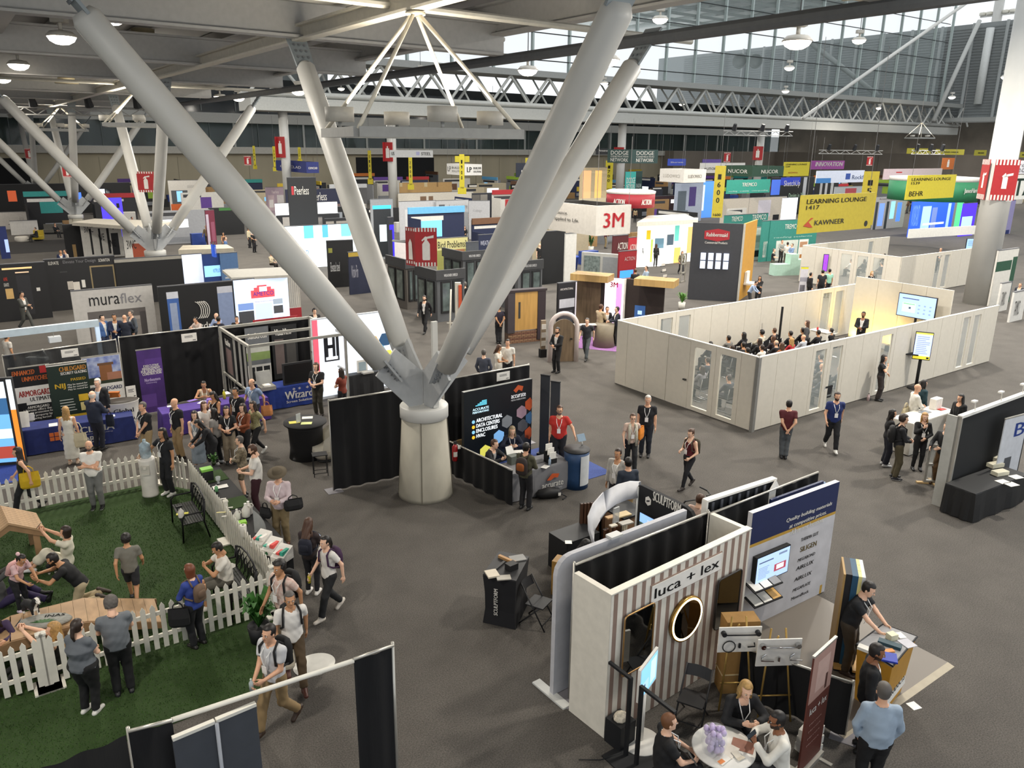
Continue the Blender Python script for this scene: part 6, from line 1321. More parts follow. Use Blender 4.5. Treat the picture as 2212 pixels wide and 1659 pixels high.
for x,y,d,c,hk,hc in AUD:
 p=person('seated listener in '+d+', seen from behind',head=(x,y),h=1.27,face=-140-8*random.random(),pose='sit',fem=hk in('long','mid','curly'),top=('long',c),bot=('pants','1c1c22'),hair=(hk,hc),skin=(1 if hc!='black' else 2),lod=1)
 q=p.pos;p.o.location.z=0.02;cchair(Vector((q.x,q.y,0)),p.face)
person('woman in a dark grey sweater standing at the back wall among the listeners',head=(1745,694),h=1.66,face=-110,pose='stand',fem=True,top=('long','4a4a4c'),bot=('pants','222'),hair=('mid','brown'),skin=0)
solo('tripod_pole','tall black tripod pole standing at the back of the near lounge room','pole',MB().tube((0,0,0),(0,0,2.2),.05,n=10),BLACK,CR(La*.55,Lb*.86))
for(x,y,d,hk)in((1518,790,'woman in a grey top seen through the glazed panel by the door','long'),(1530,772,'person in black seen through the upper part of the door-side glass','short'),(1576,810,'man in a grey jacket seen through the second glazed panel','short'),(1778,785,'bald listener seen through the first long-wall glass','bald'),(1781,806,'listener in light grey low behind the first long-wall glass','short'),(1775,765,'listener in a dark coat behind the first long-wall glass','short'),(1817,790,'listener in blue behind the second long-wall glass','short')):
 p=person(d,head=(x,y),h=1.27,face=-145,pose='sit',fem=hk=='long',top=('long',{'long':'77757a','bald':'55504a'}.get(hk,'3a3f48')),bot=('pants','1c1c22'),hair=(hk,'dark'),skin=1,lod=1);cchair(Vector((p.pos.x,p.pos.y,0)),p.face)
for x,y in((1590,868),(1525,830),(1560,778),(1815,815)):cchair(G(x,y,.5)*1-Vector((0,0,.5)),-145)
kp=T('kiosk_screen','tall portrait kiosk screen on a black pole with a small shelf','screen',GZ(1978,838,.02),BX+30)
kp.tube('pole',BLACK,(0,0,0),(0,0,1.5),.06);kp.lathe('floor_base',BLACK,[(.3,0),(.3,.03),(.08,.05)],n=18);kp.box('bezel',BLACK,-.3,-.12,1.15,.3,-.04,2.2)
kp.art('display',-.28,1.18,.28,2.18,LED('b5c2f2',1),[(0,0,1,.12,LED('d8c83a',.9)),(.8,.02,.95,.09,M('15151a')),(0,.93,1,1,LED('d8d25a',.9))]+lines(.1,.2,.9,.9,10,LED('8a98d0',.8),.4,.4,3),y=-.125);kp.box('shelf',BLACK,-.62,-.2,1.3,-.1,.16,1.34)
person('woman in black with long dark hair leaning on the white panel wall',feet=(1895,865),h=1.68,face=55,pose='chin',fem=True,top=('tee','131317'),bot=('wide','2c2422'),shoes='222',hair=('long','black'),skin=1,lany=True)
bottle('pale pink drink bottle standing on the carpet by the panel wall',GZ(1875,864,.02),0,'cfb5b5','222226',.05,.27)
Q0=GZ(1815,578,HW);q0=ab(Q0)
P2=GZ(1737,553,HW)
def lounge2(pxc,pyc,pxl,pxr,seqa,seqb,lab):
 c=GZ(pxc,pyc,HW);cc=c+Vector((0,0,HW));wa=on_line(cc,AX,pxr);wb=on_line(cc,AX+90,pxl)
 wall_run('long front panel wall of the '+lab,c,AX,wa,seqa);a_,b_=ab(c);wall_run('side panel wall of the '+lab,hall(a_,b_+wb),BX,wb,seqb)
 wall_run('back panel wall of the '+lab,hall(a_,b_+wb),AX,wa,[('p',1)]*8+[('g',1),('p',1),('p',1)]);return a_,b_,wa,wb
a2,b2,wa2,wb2=lounge2(1948,556,1735,2130,[('p',1),('p',1),('p',1),('g',.8),('g',.8),('p',1),('p',1),('d',1),('p',.5)],[('p',1.1),('p',1.2),('p',.5),('g',1.2),('g',1.1),('g',1.1),('p',.9)],'second white lounge room')
for x,y,d,c,hk in((1893,536,'listener in cream seen through the second lounge glass','c9c0a8','short'),(1868,560,'listener in black seen through the second lounge glass','17171c','mid'),(1880,553,'listener in grey seen through the second lounge glass','4a4a50','short'),(1906,566,'listener in navy seen through the last second lounge glass','22283a','short'),(1840,560,'listener in white seen through the door-side second lounge glass','cfccc4','short'),(1912,548,'listener in dark grey at the last second lounge glass','2a2a2e','short')):
 person(d,head=(x,y),h=1.27,face=-150,pose='sit',top=('long',c),bot=('pants','222'),hair=(hk,'black'),skin=1,lod=2)
person('woman in black with a lanyard standing in front of the second lounge glass',head=(1884,587),h=1.64,face=10,pose='clasp',fem=True,top=('long','121216'),bot=('pants','15151a'),hair=('mid','blond'),skin=0,lany=True)
person('speaker in a dark suit at the far end of the second lounge room',head=(2033,536),h=1.8,face=-30,pose='belly',top=('jacket','17171c'),bot=('pants','17171c'),hair=('short','salt'),skin=1)
screen('blue slide screen in the second lounge room',2090,516,2118,540,'8fb2ea',lines(.1,.4,.8,.9,5,LED('5a7ac0',.7),.4,.3),z=2.9,ax=BX+60,e=.9)
solo('banner_ring','white curved header hanging over the second lounge room','header',MB().box(0,0,0,9,.1,.7),M('d8d6d0'),at(1962,515,62),AX-8)
t=screen('purple portrait screen mounted on the second lounge side wall',1771,550,1790,585,'8a3ae0',[(.45,.45,.55,.52,LED('3a2a8a',.5))],g=hall(a2-.4,b2+wb2*.72),ax=-12,e=.9)
person('man in a black t-shirt looking up at the purple screen',head=(1778,584),h=1.8,face=175,pose='stand',top=('tee','17171c'),bot=('pants','1a1a1e'),hair=('short','black'),skin=1,fat=1.1);person('man in a mint green polo beside the man in black at the purple screen',head=(1793,582),h=1.75,face=-170,pose='stand',top=('tee','8fc0a8'),bot=('pants','26262c'),hair=('short','black'),skin=2)
banner('white and grey standing banner with a yellow top in the side aisle',1731,576,1747,632,M('c9c6cc'),[(0,.93,1,1,M('d8d23a')),(0,.55,1,.68,M('9a98a2')),(.1,.1,.8,.45,M('77747c'))],z=2.0,h=2.0,ax=BX+50)
person('person in black standing behind the yellow-topped banner',head=(1752,590),h=1.72,face=100,pose='stand',top=('jacket','15151a'),bot=('pants','15151a'),hair=('short','black'),skin=1)
#  striped bathroom booth
k,w=M('101216'),M('e4e1da')
L0=GZ(1304,1596,0);LH=hgt(L0,1286);LX=AX+3.5;LW=uv(L0,LX,1621,1163)[0]
t=T('striped_wall','white and taupe striped showroom wall with two side returns and hung mirrors','wall',L0,LX);wl=M('d8d3c7',.6);tau=M('8a7468',.7)
fr_=t.box('wall_panel',wl,0,0,0.01,LW,.1,LH);n=17
t.art('stripe_print',0,.01,LW,LH-.02,wl,[((i+.28)/n,0,(i+.72)/n,1,tau)for i in range(n)],y=-.004,parent=fr_)
for x in(0,LW-.1):t.box('side_return',wl,x,.1,.01,x+.1,.78,LH)
t.box('top_edge',M('e2ddd0'),-.01,-.01,LH,LW+.01,.11,LH+.012)
a,z1=uv(L0,LX,1407,1252);b,z2=uv(L0,LX,1556,1205);_,z0=uv(L0,LX,1405,1303)
s=T('name_board','white name board with black serif lettering on the striped wall','sign',L0,LX);bd=s.box('board',w,a,-.03,z0,b,-.006,(z1+z2)/2)
s.box('board_edge',tau,a-.015,-.02,z0-.015,b+.015,-.004,(z1+z2)/2+.015,parent=bd);s.text('luca + lex',k,a+.06,z0+.07,b-.06,(z1+z2)/2-.06,y=-.035,parent=bd)
def mirror(label,u0,v0,u1,v1,frame,rd=.06,y=-.05):
 m=T('wall_mirror',label,'mirror',L0,LX);c=[]
 for cx,cz,q0 in((u1-rd,v1-rd,0),(u0+rd,v1-rd,90),(u0+rd,v0+rd,180),(u1-rd,v0+rd,270)):c+=[(cx+rd*math.cos(math.radians(q0+d)),y,cz+rd*math.sin(math.radians(q0+d)))for d in(0,30,60,90)]
 m.add('frame',MB().path(c,.014,6,closed=True),frame,smooth=True);m.add('glass',MB().prism(c,(0,.03,0)),M('9a9c9c',.03,metal=1,noise=0))
u0,v1=uv(L0,LX,1345,1330);u1,_=uv(L0,LX,1408,1322);_,v0=uv(L0,LX,1338,1462);mirror('rounded rectangular wall mirror low on the striped wall',u0,v0+.02,u1,v1,M('b08a5a',.3,metal=.7))
u0,v1=uv(L0,LX,1547,1252);u1,_=uv(L0,LX,1597,1236);_,v0=uv(L0,LX,1536,1360);mirror('large dark rectangular mirror at the far end of the striped wall',u0,v0,u1,v1,M('2a2622'))
cu,cz=uv(L0,LX,1477,1333);m=T('lit_mirror','round mirror with a bright glowing ring on the striped wall','mirror',L0,LX)
o=m.add('glass',MB().lathe([(.33,0),(.33,.03),(0,.03)],40),M('5a5148',.03,metal=1,noise=0));o.rotation_euler=(math.radians(90),0,0);o.location=(cu,-.05,cz)
o=m.add('light_ring',MB().lathe([(.335,-.02),(.365,-.02),(.365,.034),(.335,.034),(.335,-.02)],40),LED('ffe0a8',5));o.rotation_euler=(math.radians(90),0,0);o.location=(cu,-.05,cz)
o=m.add('brass_rim',MB().lathe([(.367,-.03),(.39,-.03),(.39,.03),(.367,.03),(.367,-.03)],40),M('b08a4a',.25,metal=.9),smooth=True);o.rotation_euler=(math.radians(90),0,0);o.location=(cu,-.05,cz)
V0,V1=GZ(1243,1222,2.44),GZ(1532,1108,2.44)
drape('long black drape with a silver rail behind the striped wall',V0,V1,2.44,posts=(0,(V1-V0).length));card('white booth card hanging on the black drape behind the striped wall',1366,1184,1408,1214,y=(V0+(V1-V0)*.45).y-.05,words=2,seed=4)
d=(V1-V0).normalized();nrm=Vector((-d.y,d.x,0));P=V0+nrm*.22-d*.18;ang=math.degrees(math.atan2(d.y,d.x));L=(V1-V0).length
t=T('fabric_wall','pale grey tension fabric wall with a rounded end, beside the black drape','wall',P,ang);g_=M('b9b9be',.7)
pts=[(0,0,.02),(0,0,2.2)]+[(.3-.3*math.cos(q),0,2.2+.3*math.sin(q))for q in(.4,.8,1.2,1.57)]+[(L*.95,0,2.5),(L*.95,0,.02)]
t.add('fabric',MB().prism(pts,(0,.09,0)),g_);t.box('floor_foot',STEEL,-.08,-.35,0,.08,.45,.03);t.box('rail_clip',STEEL,L*.36,-.03,2.5,L*.44,.12,2.54)
X0,X1=GZ(1528,1082,2.6),GZ(1676,1034,2.6);t=T('slat_wall','black wall with grey upright slats and a white top edge behind the dividing drape','wall',X0,math.degrees(math.atan2((X1-X0).y,(X1-X0).x)));L=(X1-X0).length
t.box('back_panel',k,0,0,0,L,.06,2.58);t.box('top_edge',w,-.03,-.03,2.58,L,.09,2.62);t.box('end_edge',w,-.04,-.03,0,0,.09,2.6)
for i in range(8):t.box('slat',M('4a4c52'),.1+i*L/8,-.03,.1,.16+i*L/8,0,2.55)
drape('black drape running past the slat wall',GZ(1534,1112,2.44),GZ(1765,1036,2.3),2.44,posts=(0,))
#  timber booth with the arched ribbon
B0=GZ(1376,1044,2.35);t=T('brand_wall','black rounded brand wall with white emblem and a sky-blue screen','wall',B0,BX);Lw=uv(B0,BX,1503,1100)[0]
pts=[(0,0,0),(Lw,0,0),(Lw,0,2.1)]+[(Lw-.25+.25*math.cos(q),0,2.1+.25*math.sin(q))for q in(.5,1.0,1.57)]+[(.12-.12*math.sin(q),0,2.23+.12*math.cos(q))for q in(0,.8,1.57)]
t.add('fabric',MB().prism(pts,(0,.08,0)),M('121317',.8));u0,z1=uv(B0,BX,1411,1078);u1,z0=uv(B0,BX,1471,1108)
t.text('SCULPTFORM',w,u0,z0-.02,u1,z0+.17,y=-.012);ue,ze=uv(B0,BX,1401,1082);t.add('emblem',MB().prism([(ue+.085*math.cos(q),-.012,ze-.0+.1*math.sin(q))for q in np.arange(.52,6.7,1.047)],(0,.004,0)),w);t.add('emblem_core',MB().prism([(ue-.04,-.016,ze-.03),(ue+.04,-.016,ze-.0),(ue+.04,-.016,ze+.03),(ue-.04,-.016,ze)],(0,.003,0)),k)
u0,z1=uv(B0,BX,1387,1105);u1,z0=uv(B0,BX,1452,1165)
o=t.box('screen_bezel',BLACK,u0-.02,-.05,z0-.05,u1+.02,-.005,z1+.02);t.art('display',u0,z0-.03,u1,z1,LED('8fb8e8',1),[(0,0,1,.2,LED('3a4a5a',.5)),(0,.2,.35,.3,LED('3f5a3f',.5)),(.25,.45,.75,.7,LED('b5c6f0',1)),(.5,.2,.9,.28,LED('7a8aa0',.6))],y=-.055,parent=o)
TP=[(1380,1042,2.38),(1356,1041,2.38),(1330,1048,2.36),(1302,1063,2.3),(1280,1088,2.2),(1269,1115,2.05),(1270,1145,1.8),(1279,1172,1.5),(1285,1194,1.2)]
LO=[(1378,1076,2.06),(1354,1080,2.05),(1330,1090,2.0),(1308,1106,1.92),(1292,1126,1.8),(1279,1150,1.62),(1278,1172,1.45),(1281,1190,1.2),(1284,1206,1.0)]
tp_,lo_=[G(*q)for q in TP],[G(*q)for q in LO];O=Vector((tp_[0].x,tp_[0].y,0))
t=T('ribbon_arch','white curved fabric ribbon arch joined to the black brand wall','arch',O);mb=MB();nn=len(tp_);off=Vector((.05,.05,0))
mb.v=[p-O for p in tp_]+[p-O for p in lo_]+[p-O+off for p in lo_]+[p-O+off for p in tp_]
for r_ in range(4):
 for i in range(nn-1):mb.f.append((r_*nn+i,r_*nn+i+1,((r_+1)%4)*nn+i+1,((r_+1)%4)*nn+i));mb.m.append(0)
t.add('ribbon',mb,M('d9d9dc',.6),smooth=True)
t.add('ribbon_leg',MB().prism([q-O for q in(G(1279,1172,1.5),G(1287,1206,.95),Vector((*G(1287,1206,.95)[:2],0)),Vector((*G(1279,1172,1.5)[:2],0)))],(.08,.04,0)),k);t.tube('clamp',STEEL,(0,0,0),(0,0,2.3),.03)
wd_=M('5a3f2a',.6,noise=.2,scale=4,stretch=(1,1,8))
t=T('timber_counter','round-cornered timber counter with black top holding samples under the ribbon','counter',GZ(1338,1178,.1),BX);t.box('counter_body',M('8a6a50'),-.45,-.3,0,.4,.35,.98);t.box('counter_top',k,-.48,-.33,.98,.43,.38,1.02);t.box('corner_block',M('a37a5c'),-.47,-.32,.3,-.2,.1,.97)
for i,(x,y,a_,b_,c)in enumerate(((1318,1118,.2,.12,'b08a5a'),(1345,1112,.34,.2,'c9b48a'),(1352,1130,.3,.16,'a9a59c'),(1325,1136,.16,.1,'d0c8b8'))):sheet_on('timber sample tile on the round-cornered counter, %s'%('at its far corner','the longest and palest','grey with dark lines','beside the clear stand')[i],G(x,y,1.03),1.025,a_,b_,M(c),30,'sample_tile','sample',.03)
solo('clear_stand','clear acrylic sheet stand on the round-cornered counter','stand',MB().box(-.08,-.02,0,.08,.02,.34),M('c9cccc',.1,alpha=.5),G(1330,1128,1.03),40)
for i,(x,y,h_,c)in enumerate(((1252,1175,1.25,'4a2f1f'),(1290,1160,1.2,'17171a'),(1325,1190,.85,'5a3a26'),(1305,1192,.8,'5a3a26'),(1345,1190,.95,'c9c0a8'))):
 P=GZ(x,y,.3);t=T('timber_sample',('dark slatted timber board standing by the ribbon foot','black slatted board beside the timber board','brown timber block at the silver rail','second brown timber block beside the first','pale stepped moulding sample standing at the rail')[i],'sample',P,AX-20+i*8)
 for j in range(6 if i<2 else 2):t.box('slat',M(c,.6,noise=.2),j*.075,0,0,j*.075+.055,.06,h_)
 t.box('back_board',k,0,.05,0,.43 if i<2 else.14,.08,h_)
t=T('display_table','black draped table behind the seated dark-haired woman','table',GZ(1222,1245,.02),AX);t.box('table_cloth',k,0,0,0,.9,.6,.78);sheet_on('small white cup mat on the black draped table',GZ(1228,1170,.8),.785,.14,.14,w,0,'card','card')
solo('timber_box','light timber box front at the end of the dividing wall','box',MB().box(0,0,0,.55,.3,.75),M('a9803f',.6,noise=.2,scale=4,stretch=(1,1,8)),GZ(1190,1282,.02),AX-60)
person('dark-haired woman in black seated at the draped table, looking down',head=(1262,1165),h=1.25,face=70,pose='sitphone',fem=True,top=('long','141417'),bot=('pants','15151a'),hair=('long','black'),skin=0);person('brown-haired visitor with a black camera at the end of the brand wall',head=(1512,1072),h=1.7,face=140,pose='hold',top=('tee','c4a89a'),bot=('pants','222'),hair=('short','brown'),skin=0,lany=True)
bk=T('bicycle','black bicycle handlebar and frame behind the brand wall','bicycle',GZ(1492,1112,.5),AX-30)
for x in(-.5,.5):o=bk.add('wheel',MB().path([(x+.33*math.cos(q),0,.34+.33*math.sin(q))for q in np.arange(0,6.28,.4)],.02,6,closed=True),k)
bk.add('frame',MB().path([(-.5,0,.34),(-.15,0,.85),(.35,0,.9),(.5,0,.34)],.02,6),k);bk.add('handlebar',MB().path([(.25,-.25,1.08),(.38,-.1,1.05),(.38,.1,1.05),(.25,.25,1.08)],.018,6),k)
cp=[GZ(1043,1243,1.0),GZ(1115,1258,1.0),GZ(1143,1205,1.0),GZ(1078,1193,1.0)];O=cp[0]
t=T('sample_counter','black stretch-cloth counter with white side lettering and wood samples on top','counter',O);q=[p-O for p in cp];c=sum(q,Vector())/4
mb=MB();
for z,f in((0,1.0),(.3,.9),(.65,.92),(1.0,1.0)):mb.v+=[tuple((p-c)*f+c+Vector((0,0,z)))for p in q]
mb.f=[(j*4+i,j*4+(i+1)%4,j*4+4+(i+1)%4,j*4+4+i)for j in range(3)for i in range(4)];mb.m=[0]*12;t.add('cloth',mb,M('141418',.9));t.add('counter_top',MB().prism([p+Vector((0,0,1.0))for p in q],(0,0,.03)),M('232326'))
e=q[1]-q[0];o=t.text('SCULPTFORM',w,.34*e.length,.22,.46*e.length,.78,y=-.01,vert=True);o.rotation_euler=(0,0,math.atan2(e.y,e.x))
TQ=lambda x,y:G(x,y,1.04)
for i,(x,y,a_,b_,c_,rz,th)in enumerate(((1063,1240,.22,.26,'c9bfae',20,.03),(1088,1248,.26,.16,'a9a49a',10,.02),(1095,1210,.4,.06,'b0885a',-40,.05),(1118,1206,.3,.22,'8a8a88',20,.02),(1105,1228,.2,.16,'1a1a1c',40,.12),(1080,1222,.34,.05,'2a2a2c',60,.03))):sheet_on('%s on the black sample counter'%('white and red leaflet stack','clear packet','long pale wood stick','grey card set','black sample block','dark metal stick')[i],TQ(x,y),1.032,a_,b_,M(c_),rz,'sample','sample',th)
def fold_chair(label,P,rz,col='1c1c1f'):
 t=T('folding_chair',label,'chair',P,rz);m=M(col,.6)
 t.add('seat',MB().prism([(-.2,-.2,.44),(.2,-.2,.44),(.19,.18,.43),(-.19,.18,.43)],(0,0,.025)),m);t.add('backrest',MB().sheet(lambda u,v:(-.2+.4*u,.2+.08*v+.04*math.sin(math.pi*u),.68+.16*v),8,2),m)
 for s in(-1,1):
  t.tube('leg',m,(s*.21,-.25,0),(s*.2,.27,.86),.014);t.tube('leg',m,(s*.19,.3,0),(s*.19,-.12,.44),.014)
 t.tube('cross_bar',m,(-.21,-.2,.12),(.21,-.2,.12),.01);return t
fold_chair('dark folding chair with slim legs beside the black sample counter',GZ(1162,1345,0),60);fold_chair('black folding chair against the striped wall',GZ(1492,1560,0),-28);fold_chair('grey-seated folding chair under the man in the black t-shirt',GZ(1488,1700,0),120,'55524e')
t=T('touch_kiosk','tilted white-framed touch screen kiosk on a round white base','kiosk',GZ(1384,1602,.02),0);t.lathe('floor_base',w,[(.3,0),(.3,.04),(.06,.06)],n=32);t.tube('pole',w,(0,0,.04),(0,0,1.0),.035)
t.o.rotation_euler=(0,0,math.radians(58));o=t.box('bezel',w,-.33,-.05,.95,.33,-.01,1.5);t.art('display',-.3,.98,.3,1.47,LED('86c4ea',.95),[(.05,.1,.5,.45,LED('a8cfe8',.9)),(.6,.1,.95,.9,LED('b9dcf2',1)),(.1,.2,.3,.36,LED('4a5a7a',.5))],y=-.055,parent=o)
t=T('display_rack','black metal rack of two T-shaped uprights on a square floor plate','rack',GZ(1362,1640,.02),BX);t.box('floor_plate',k,-.3,-.3,0,.3,.3,.02)
for x in(-.1,.12):t.box('upright',k,x-.025,-.025,.02,x+.025,.025,1.36);t.box('arm',k,x-(.62 if x<0 else 0)-.02,-.025,1.33,x+(.62 if x>0 else 0)+.02,.025,1.37)
t=T('waste_bin','black square waste bin with crumpled paper by the striped wall','bin',GZ(1338,1600,.02),LX);t.box('bin_body',k,-.16,-.16,0,.16,.16,.42);t.add('crumpled_paper',MB().ball((0,0,.44),.12,.11,.1,9,6),M('c9c0ae',noise=.3,scale=20));t.add('plug_lead',MB().path([(-.1,-.2,.02),(-.5,-.1,.02),(-.75,.1,.02)],.008,5),k)
gold=M('a8894a',.35,metal=.5)
def easel(label,pxl,pyt,pxr,pyb,metal,chrome,z):
 P,wd,h=face(pxl,pyt,pxr,pyb,z=z,ax=4);base=Vector((P.x,P.y,0));t=T('fixture_easel',label,'easel',base,4);b0=P.z
 for x in(.2*wd,.8*wd):t.tube('leg',gold,(wd/2+(x-wd/2)*1.3,-.15,0),(wd/2+(x-wd/2)*.55,.08,b0+h+.12),.016)
 t.tube('leg',gold,(wd/2,.55,0),(wd/2,.05,b0+h),.016);t.tube('cross_bar',gold,(.12*wd,-.06,b0*.45),(.88*wd,-.06,b0*.45),.014)
 bd=t.box('board',w,0,-.03,b0,wd,-.01,b0+h);m=metal
 t.tube('towel_bar',m,(.1*wd,-.09,b0+.78*h),(.9*wd,-.09,b0+.76*h),.012,parent=bd)
 for x in(.1,.9):t.add('bar_mount',MB().tube((x*wd,-.1,b0+.8*h),(x*wd,-.02,b0+.8*h),.04,n=12),m,bd)
 if chrome:
  for x in(.2,.85):t.add('paper_holder',MB().path([(x*wd,-.04,b0+.45*h),(x*wd-.08,-.08,b0+.4*h),(x*wd-.08,-.08,b0+.28*h),(x*wd+.12,-.08,b0+.25*h)],.012,6),m,bd)
 else:
  t.add('towel_ring',MB().path([(.25*wd+.1*math.cos(q),-.06,b0+.27*h+.1*math.sin(q))for q in np.arange(0,6.28,.4)],.009,6,closed=True),m,bd);t.add('paper_holder',MB().path([(.85*wd,-.04,b0+.38*h),(.85*wd,-.08,b0+.28*h),(.68*wd,-.08,b0+.27*h)],.012,6),m,bd)
 t.add('robe_hook',MB().tube((.5*wd,-.06,b0+.38*h),(.5*wd,-.06,b0+.22*h),.02,n=8),m,bd)
easel('gold easel with a white board of black bathroom fixtures',1553,1354,1645,1407,k,False,1.45);easel('gold easel with a white board of chrome bathroom fixtures',1637,1380,1732,1437,CHROME,True,1.42)
t=T('cardboard_crate','tall strapped cardboard crate behind the gold easels','crate',GZ(1556,1497,.02),AX-30);t.box('crate_body',M('94703c',.8,noise=.12),0,0,0,.55,.3,1.35)
for z in(.35,.85):t.box('strap',M('c9b48a'),-.006,-.006,z,.556,.306,z+.025)
t=T('rollup_banner','rust brown rollup banner with a bathtub picture and white lettering','banner',GZ(1757,1622,.02),BX+78);P,wd,h=face(1758,1420,1806,z=2.0,h=2.0,ax=44);t.o.location=(P.x,P.y,0);t.o.rotation_euler=(0,0,math.radians(44))
b=t.box('panel',M('5a2a20',.6),0,-.012,.05,wd,.012,h);t.art('print',0,.05,wd,h,M('5a2a20',.6),[(0,.6,1,1,M('a8857a')),(.25,.66,.8,.92,M('bfa095')),(.7,.62,.8,.75,M('4a2a22'))],y=-.014,parent=b);t.text('luca + lex',w,.12*wd,.5*h,.9*wd,.56*h,y=-.02,parent=b,bold=0)
for v in(.42,.36,.3,.24):t.text('Mirrors',M('b9938a'),.2*wd,(v-.02)*h,.75*wd,v*h-.01,y=-.02,parent=b,bold=0)
t.box('base_case',ALU,-.02,-.07,0,wd+.02,.07,.07);t.box('top_bar',ALU,-.01,-.02,h-.01,wd+.01,.02,h+.02)
for x in(.15*wd,.85*wd):t.box('foot',ALU,x-.03,-.25,0,x+.03,.2,.02)
for i in range(3):solo('white_package','white wrapped package %s the pile beside the rust banner'%('at the bottom of','in the middle of','on top of')[i],'package',MB().box(-.16,-.12,0,.16+.02*i,.12,.13),M('d0cdc6'),(*GZ(1746,1618,.02)[:2],.135*i),30+8*i)
drape('low black drape between the bath booth and the building material booth',GZ(1602,1400,.95),GZ(1842,1478,.95),.95,posts=((GZ(1602,1400,.95)-GZ(1842,1478,.95)).length,))
t=T('pedestal_table','round white pedestal table with a jar and brochures','table',GZ(1563,1612,.76),0);t.lathe('table_top',w,[(.42,.72),(.43,.74),(.42,.76),(0,.76)],n=36);t.tube('pedestal',w,(0,0,.03),(0,0,.72),.05);t.lathe('floor_base',w,[(.3,0),(.28,.03),(.05,.06)],n=28)
TT=lambda x,y:G(x,y,.77)
P=TT(1540,1625);t=T('candy_jar','clear plastic jar filled with pale lilac eggs on the white table','jar',(P.x,P.y,.765),20);t.add('jar_wall',MB().lathe([(.1,0),(.15,.05),(.17,.2),(.165,.36)],24),M('dfe3e6',.05,alpha=.22,noise=0),smooth=True);rr=random.Random(4)
for i in range(46):
 q,r_,z=rr.random()*6.28,.12*math.sqrt(rr.random()),.05+.36*i/46
 t.add('egg',MB().ball((0,0,0),.038,.038,.05,9,6),M('c3b3d6',.5),smooth=True).location=(r_*math.cos(q),r_*math.sin(q),z)
for i,(x,y,a_,b_,c_,rz)in enumerate(((1605,1610,.3,.22,'9a6a58',-25),(1578,1622,.24,.16,'d9d2c6',50),(1560,1640,.2,.15,'d8d5cd',40),(1558,1646,.09,.06,'d07a3a',35),(1592,1632,.1,.14,'cfc8ba',20),(1600,1640,.12,.05,'c9c0ae',30))):sheet_on('%s on the white pedestal table'%('taupe catalogue','leaflet with mirror pictures','white booklet','orange business card','folded white card','small cream card')[i],TT(x,y),.762+.004*i,a_,b_,M(c_),rz)
person('woman with wavy blond hair in a black blazer seated at the white table',head=(1610,1466),h=1.36,face=5,pose='sitdesk',fem=True,top=('jacket','111114'),inner='1a1a1e',bot=('pants','111114'),hair=('long',M('a8854f',noise=.35,scale=25)),skin=0,lany=True,nod=6,lod=0)
person('ginger-haired man in a black t-shirt seated at the white table',head=(1444,1543),h=1.34,face=95,pose='sit',top=('tee','0f0f12'),bot=('pants','1a1a1e'),hair=('short','6a4428'),skin=0,lany=True,fat=1.12,lod=0)
p=person('bearded man in a white sweater and glasses holding out a phone at the table',head=(1688,1538),h=1.4,face=-92,pose='sitphone',top=('long','dad7ce'),bot=('pants','26262a'),hair=('short','black'),skin=3,beard='dark',glasses=True,lany=True,nod=5,lod=0);phone(p,'phone in the hand of the bearded man in white')
#  building materials booth
A0=GZ(1640,1347,0);MX=AX-1;MW=uv(A0,MX,1776,1284)[0];MH=2.44;navy=M('15224e',.5)
u_r=MW;t=T('product_wall','navy and white product wall with gold stripe, screen and black logos','wall',A0-Vector((math.cos(math.radians(MX)),math.sin(math.radians(MX)),0))*.55,MX);o_=.55;TW=MW+o_+.05
pb_=t.box('panel',M('c3c2c6',.5),0,0,.02,TW,.1,MH);t.art('print',0,.02,TW,MH,M('c3c2c6',.5,noise=.1,scale=3),[(0,.74,1,1,navy),(0,.715,1,.74,M('b8923a')),(.93,0,.96,.08,M('b8923a'))],y=-.004,parent=pb_)
def mt(s_,x0,y0,x1,y1,m=k,hh=.07,sh=0):
 a,z=uv(A0,MX,x0,y0);b,_=uv(A0,MX,x1,y1);t.text(s_,m,a+o_,z,b+o_,z+hh,y=-.012,parent=pb_,shear=sh)
mt('Quality building materials',1697,1131,1795,1097,w,.1,.2);mt('at competitive prices.',1703,1144,1783,1116,w,.1,.2);mt('All in one location.',1706,1155,1777,1130,w,.1,.2)
mt('THERMA GUT',1729,1170,1766,1158);mt('SILIGEN',1727,1193,1762,1180,M('6a5a2a'),.11);mt('MEGABOND',1722,1214,1759,1200,k,.065,.2);mt('AIRLUX',1718,1233,1756,1219,k,.08,.2);mt('AIRLUX',1714,1257,1752,1242,k,.08,.2);mt('MEGAPLATE',1711,1279,1749,1266,k,.065,.2);mt('MineralRock',1708,1297,1745,1284,k,.065)
a,z1=uv(A0,MX,1627,1205);b,z2=uv(A0,MX,1697,1175);_,z0=uv(A0,MX,1621,1259)
o=t.box('screen_bezel',BLACK,a+o_-.02,-.1,z0-.02,b+o_+.02,-.01,z1+.04);t.art('display',a+o_,z0,b+o_,z1+.02,LED('a9c4ea',1),[(.06,.75,.5,.8,LED('5a6a8a',.6)),(.55,.22,.92,.5,LED('b04a5a',.7)),(.62,.28,.85,.46,LED('dfe8f4',1)),(.66,.82,.92,.9,LED('7a8aa8',.7))]+lines(.06,.15,.42,.62,8,LED('7f94b8',.7),.35,.3,2),y=-.105,parent=o)
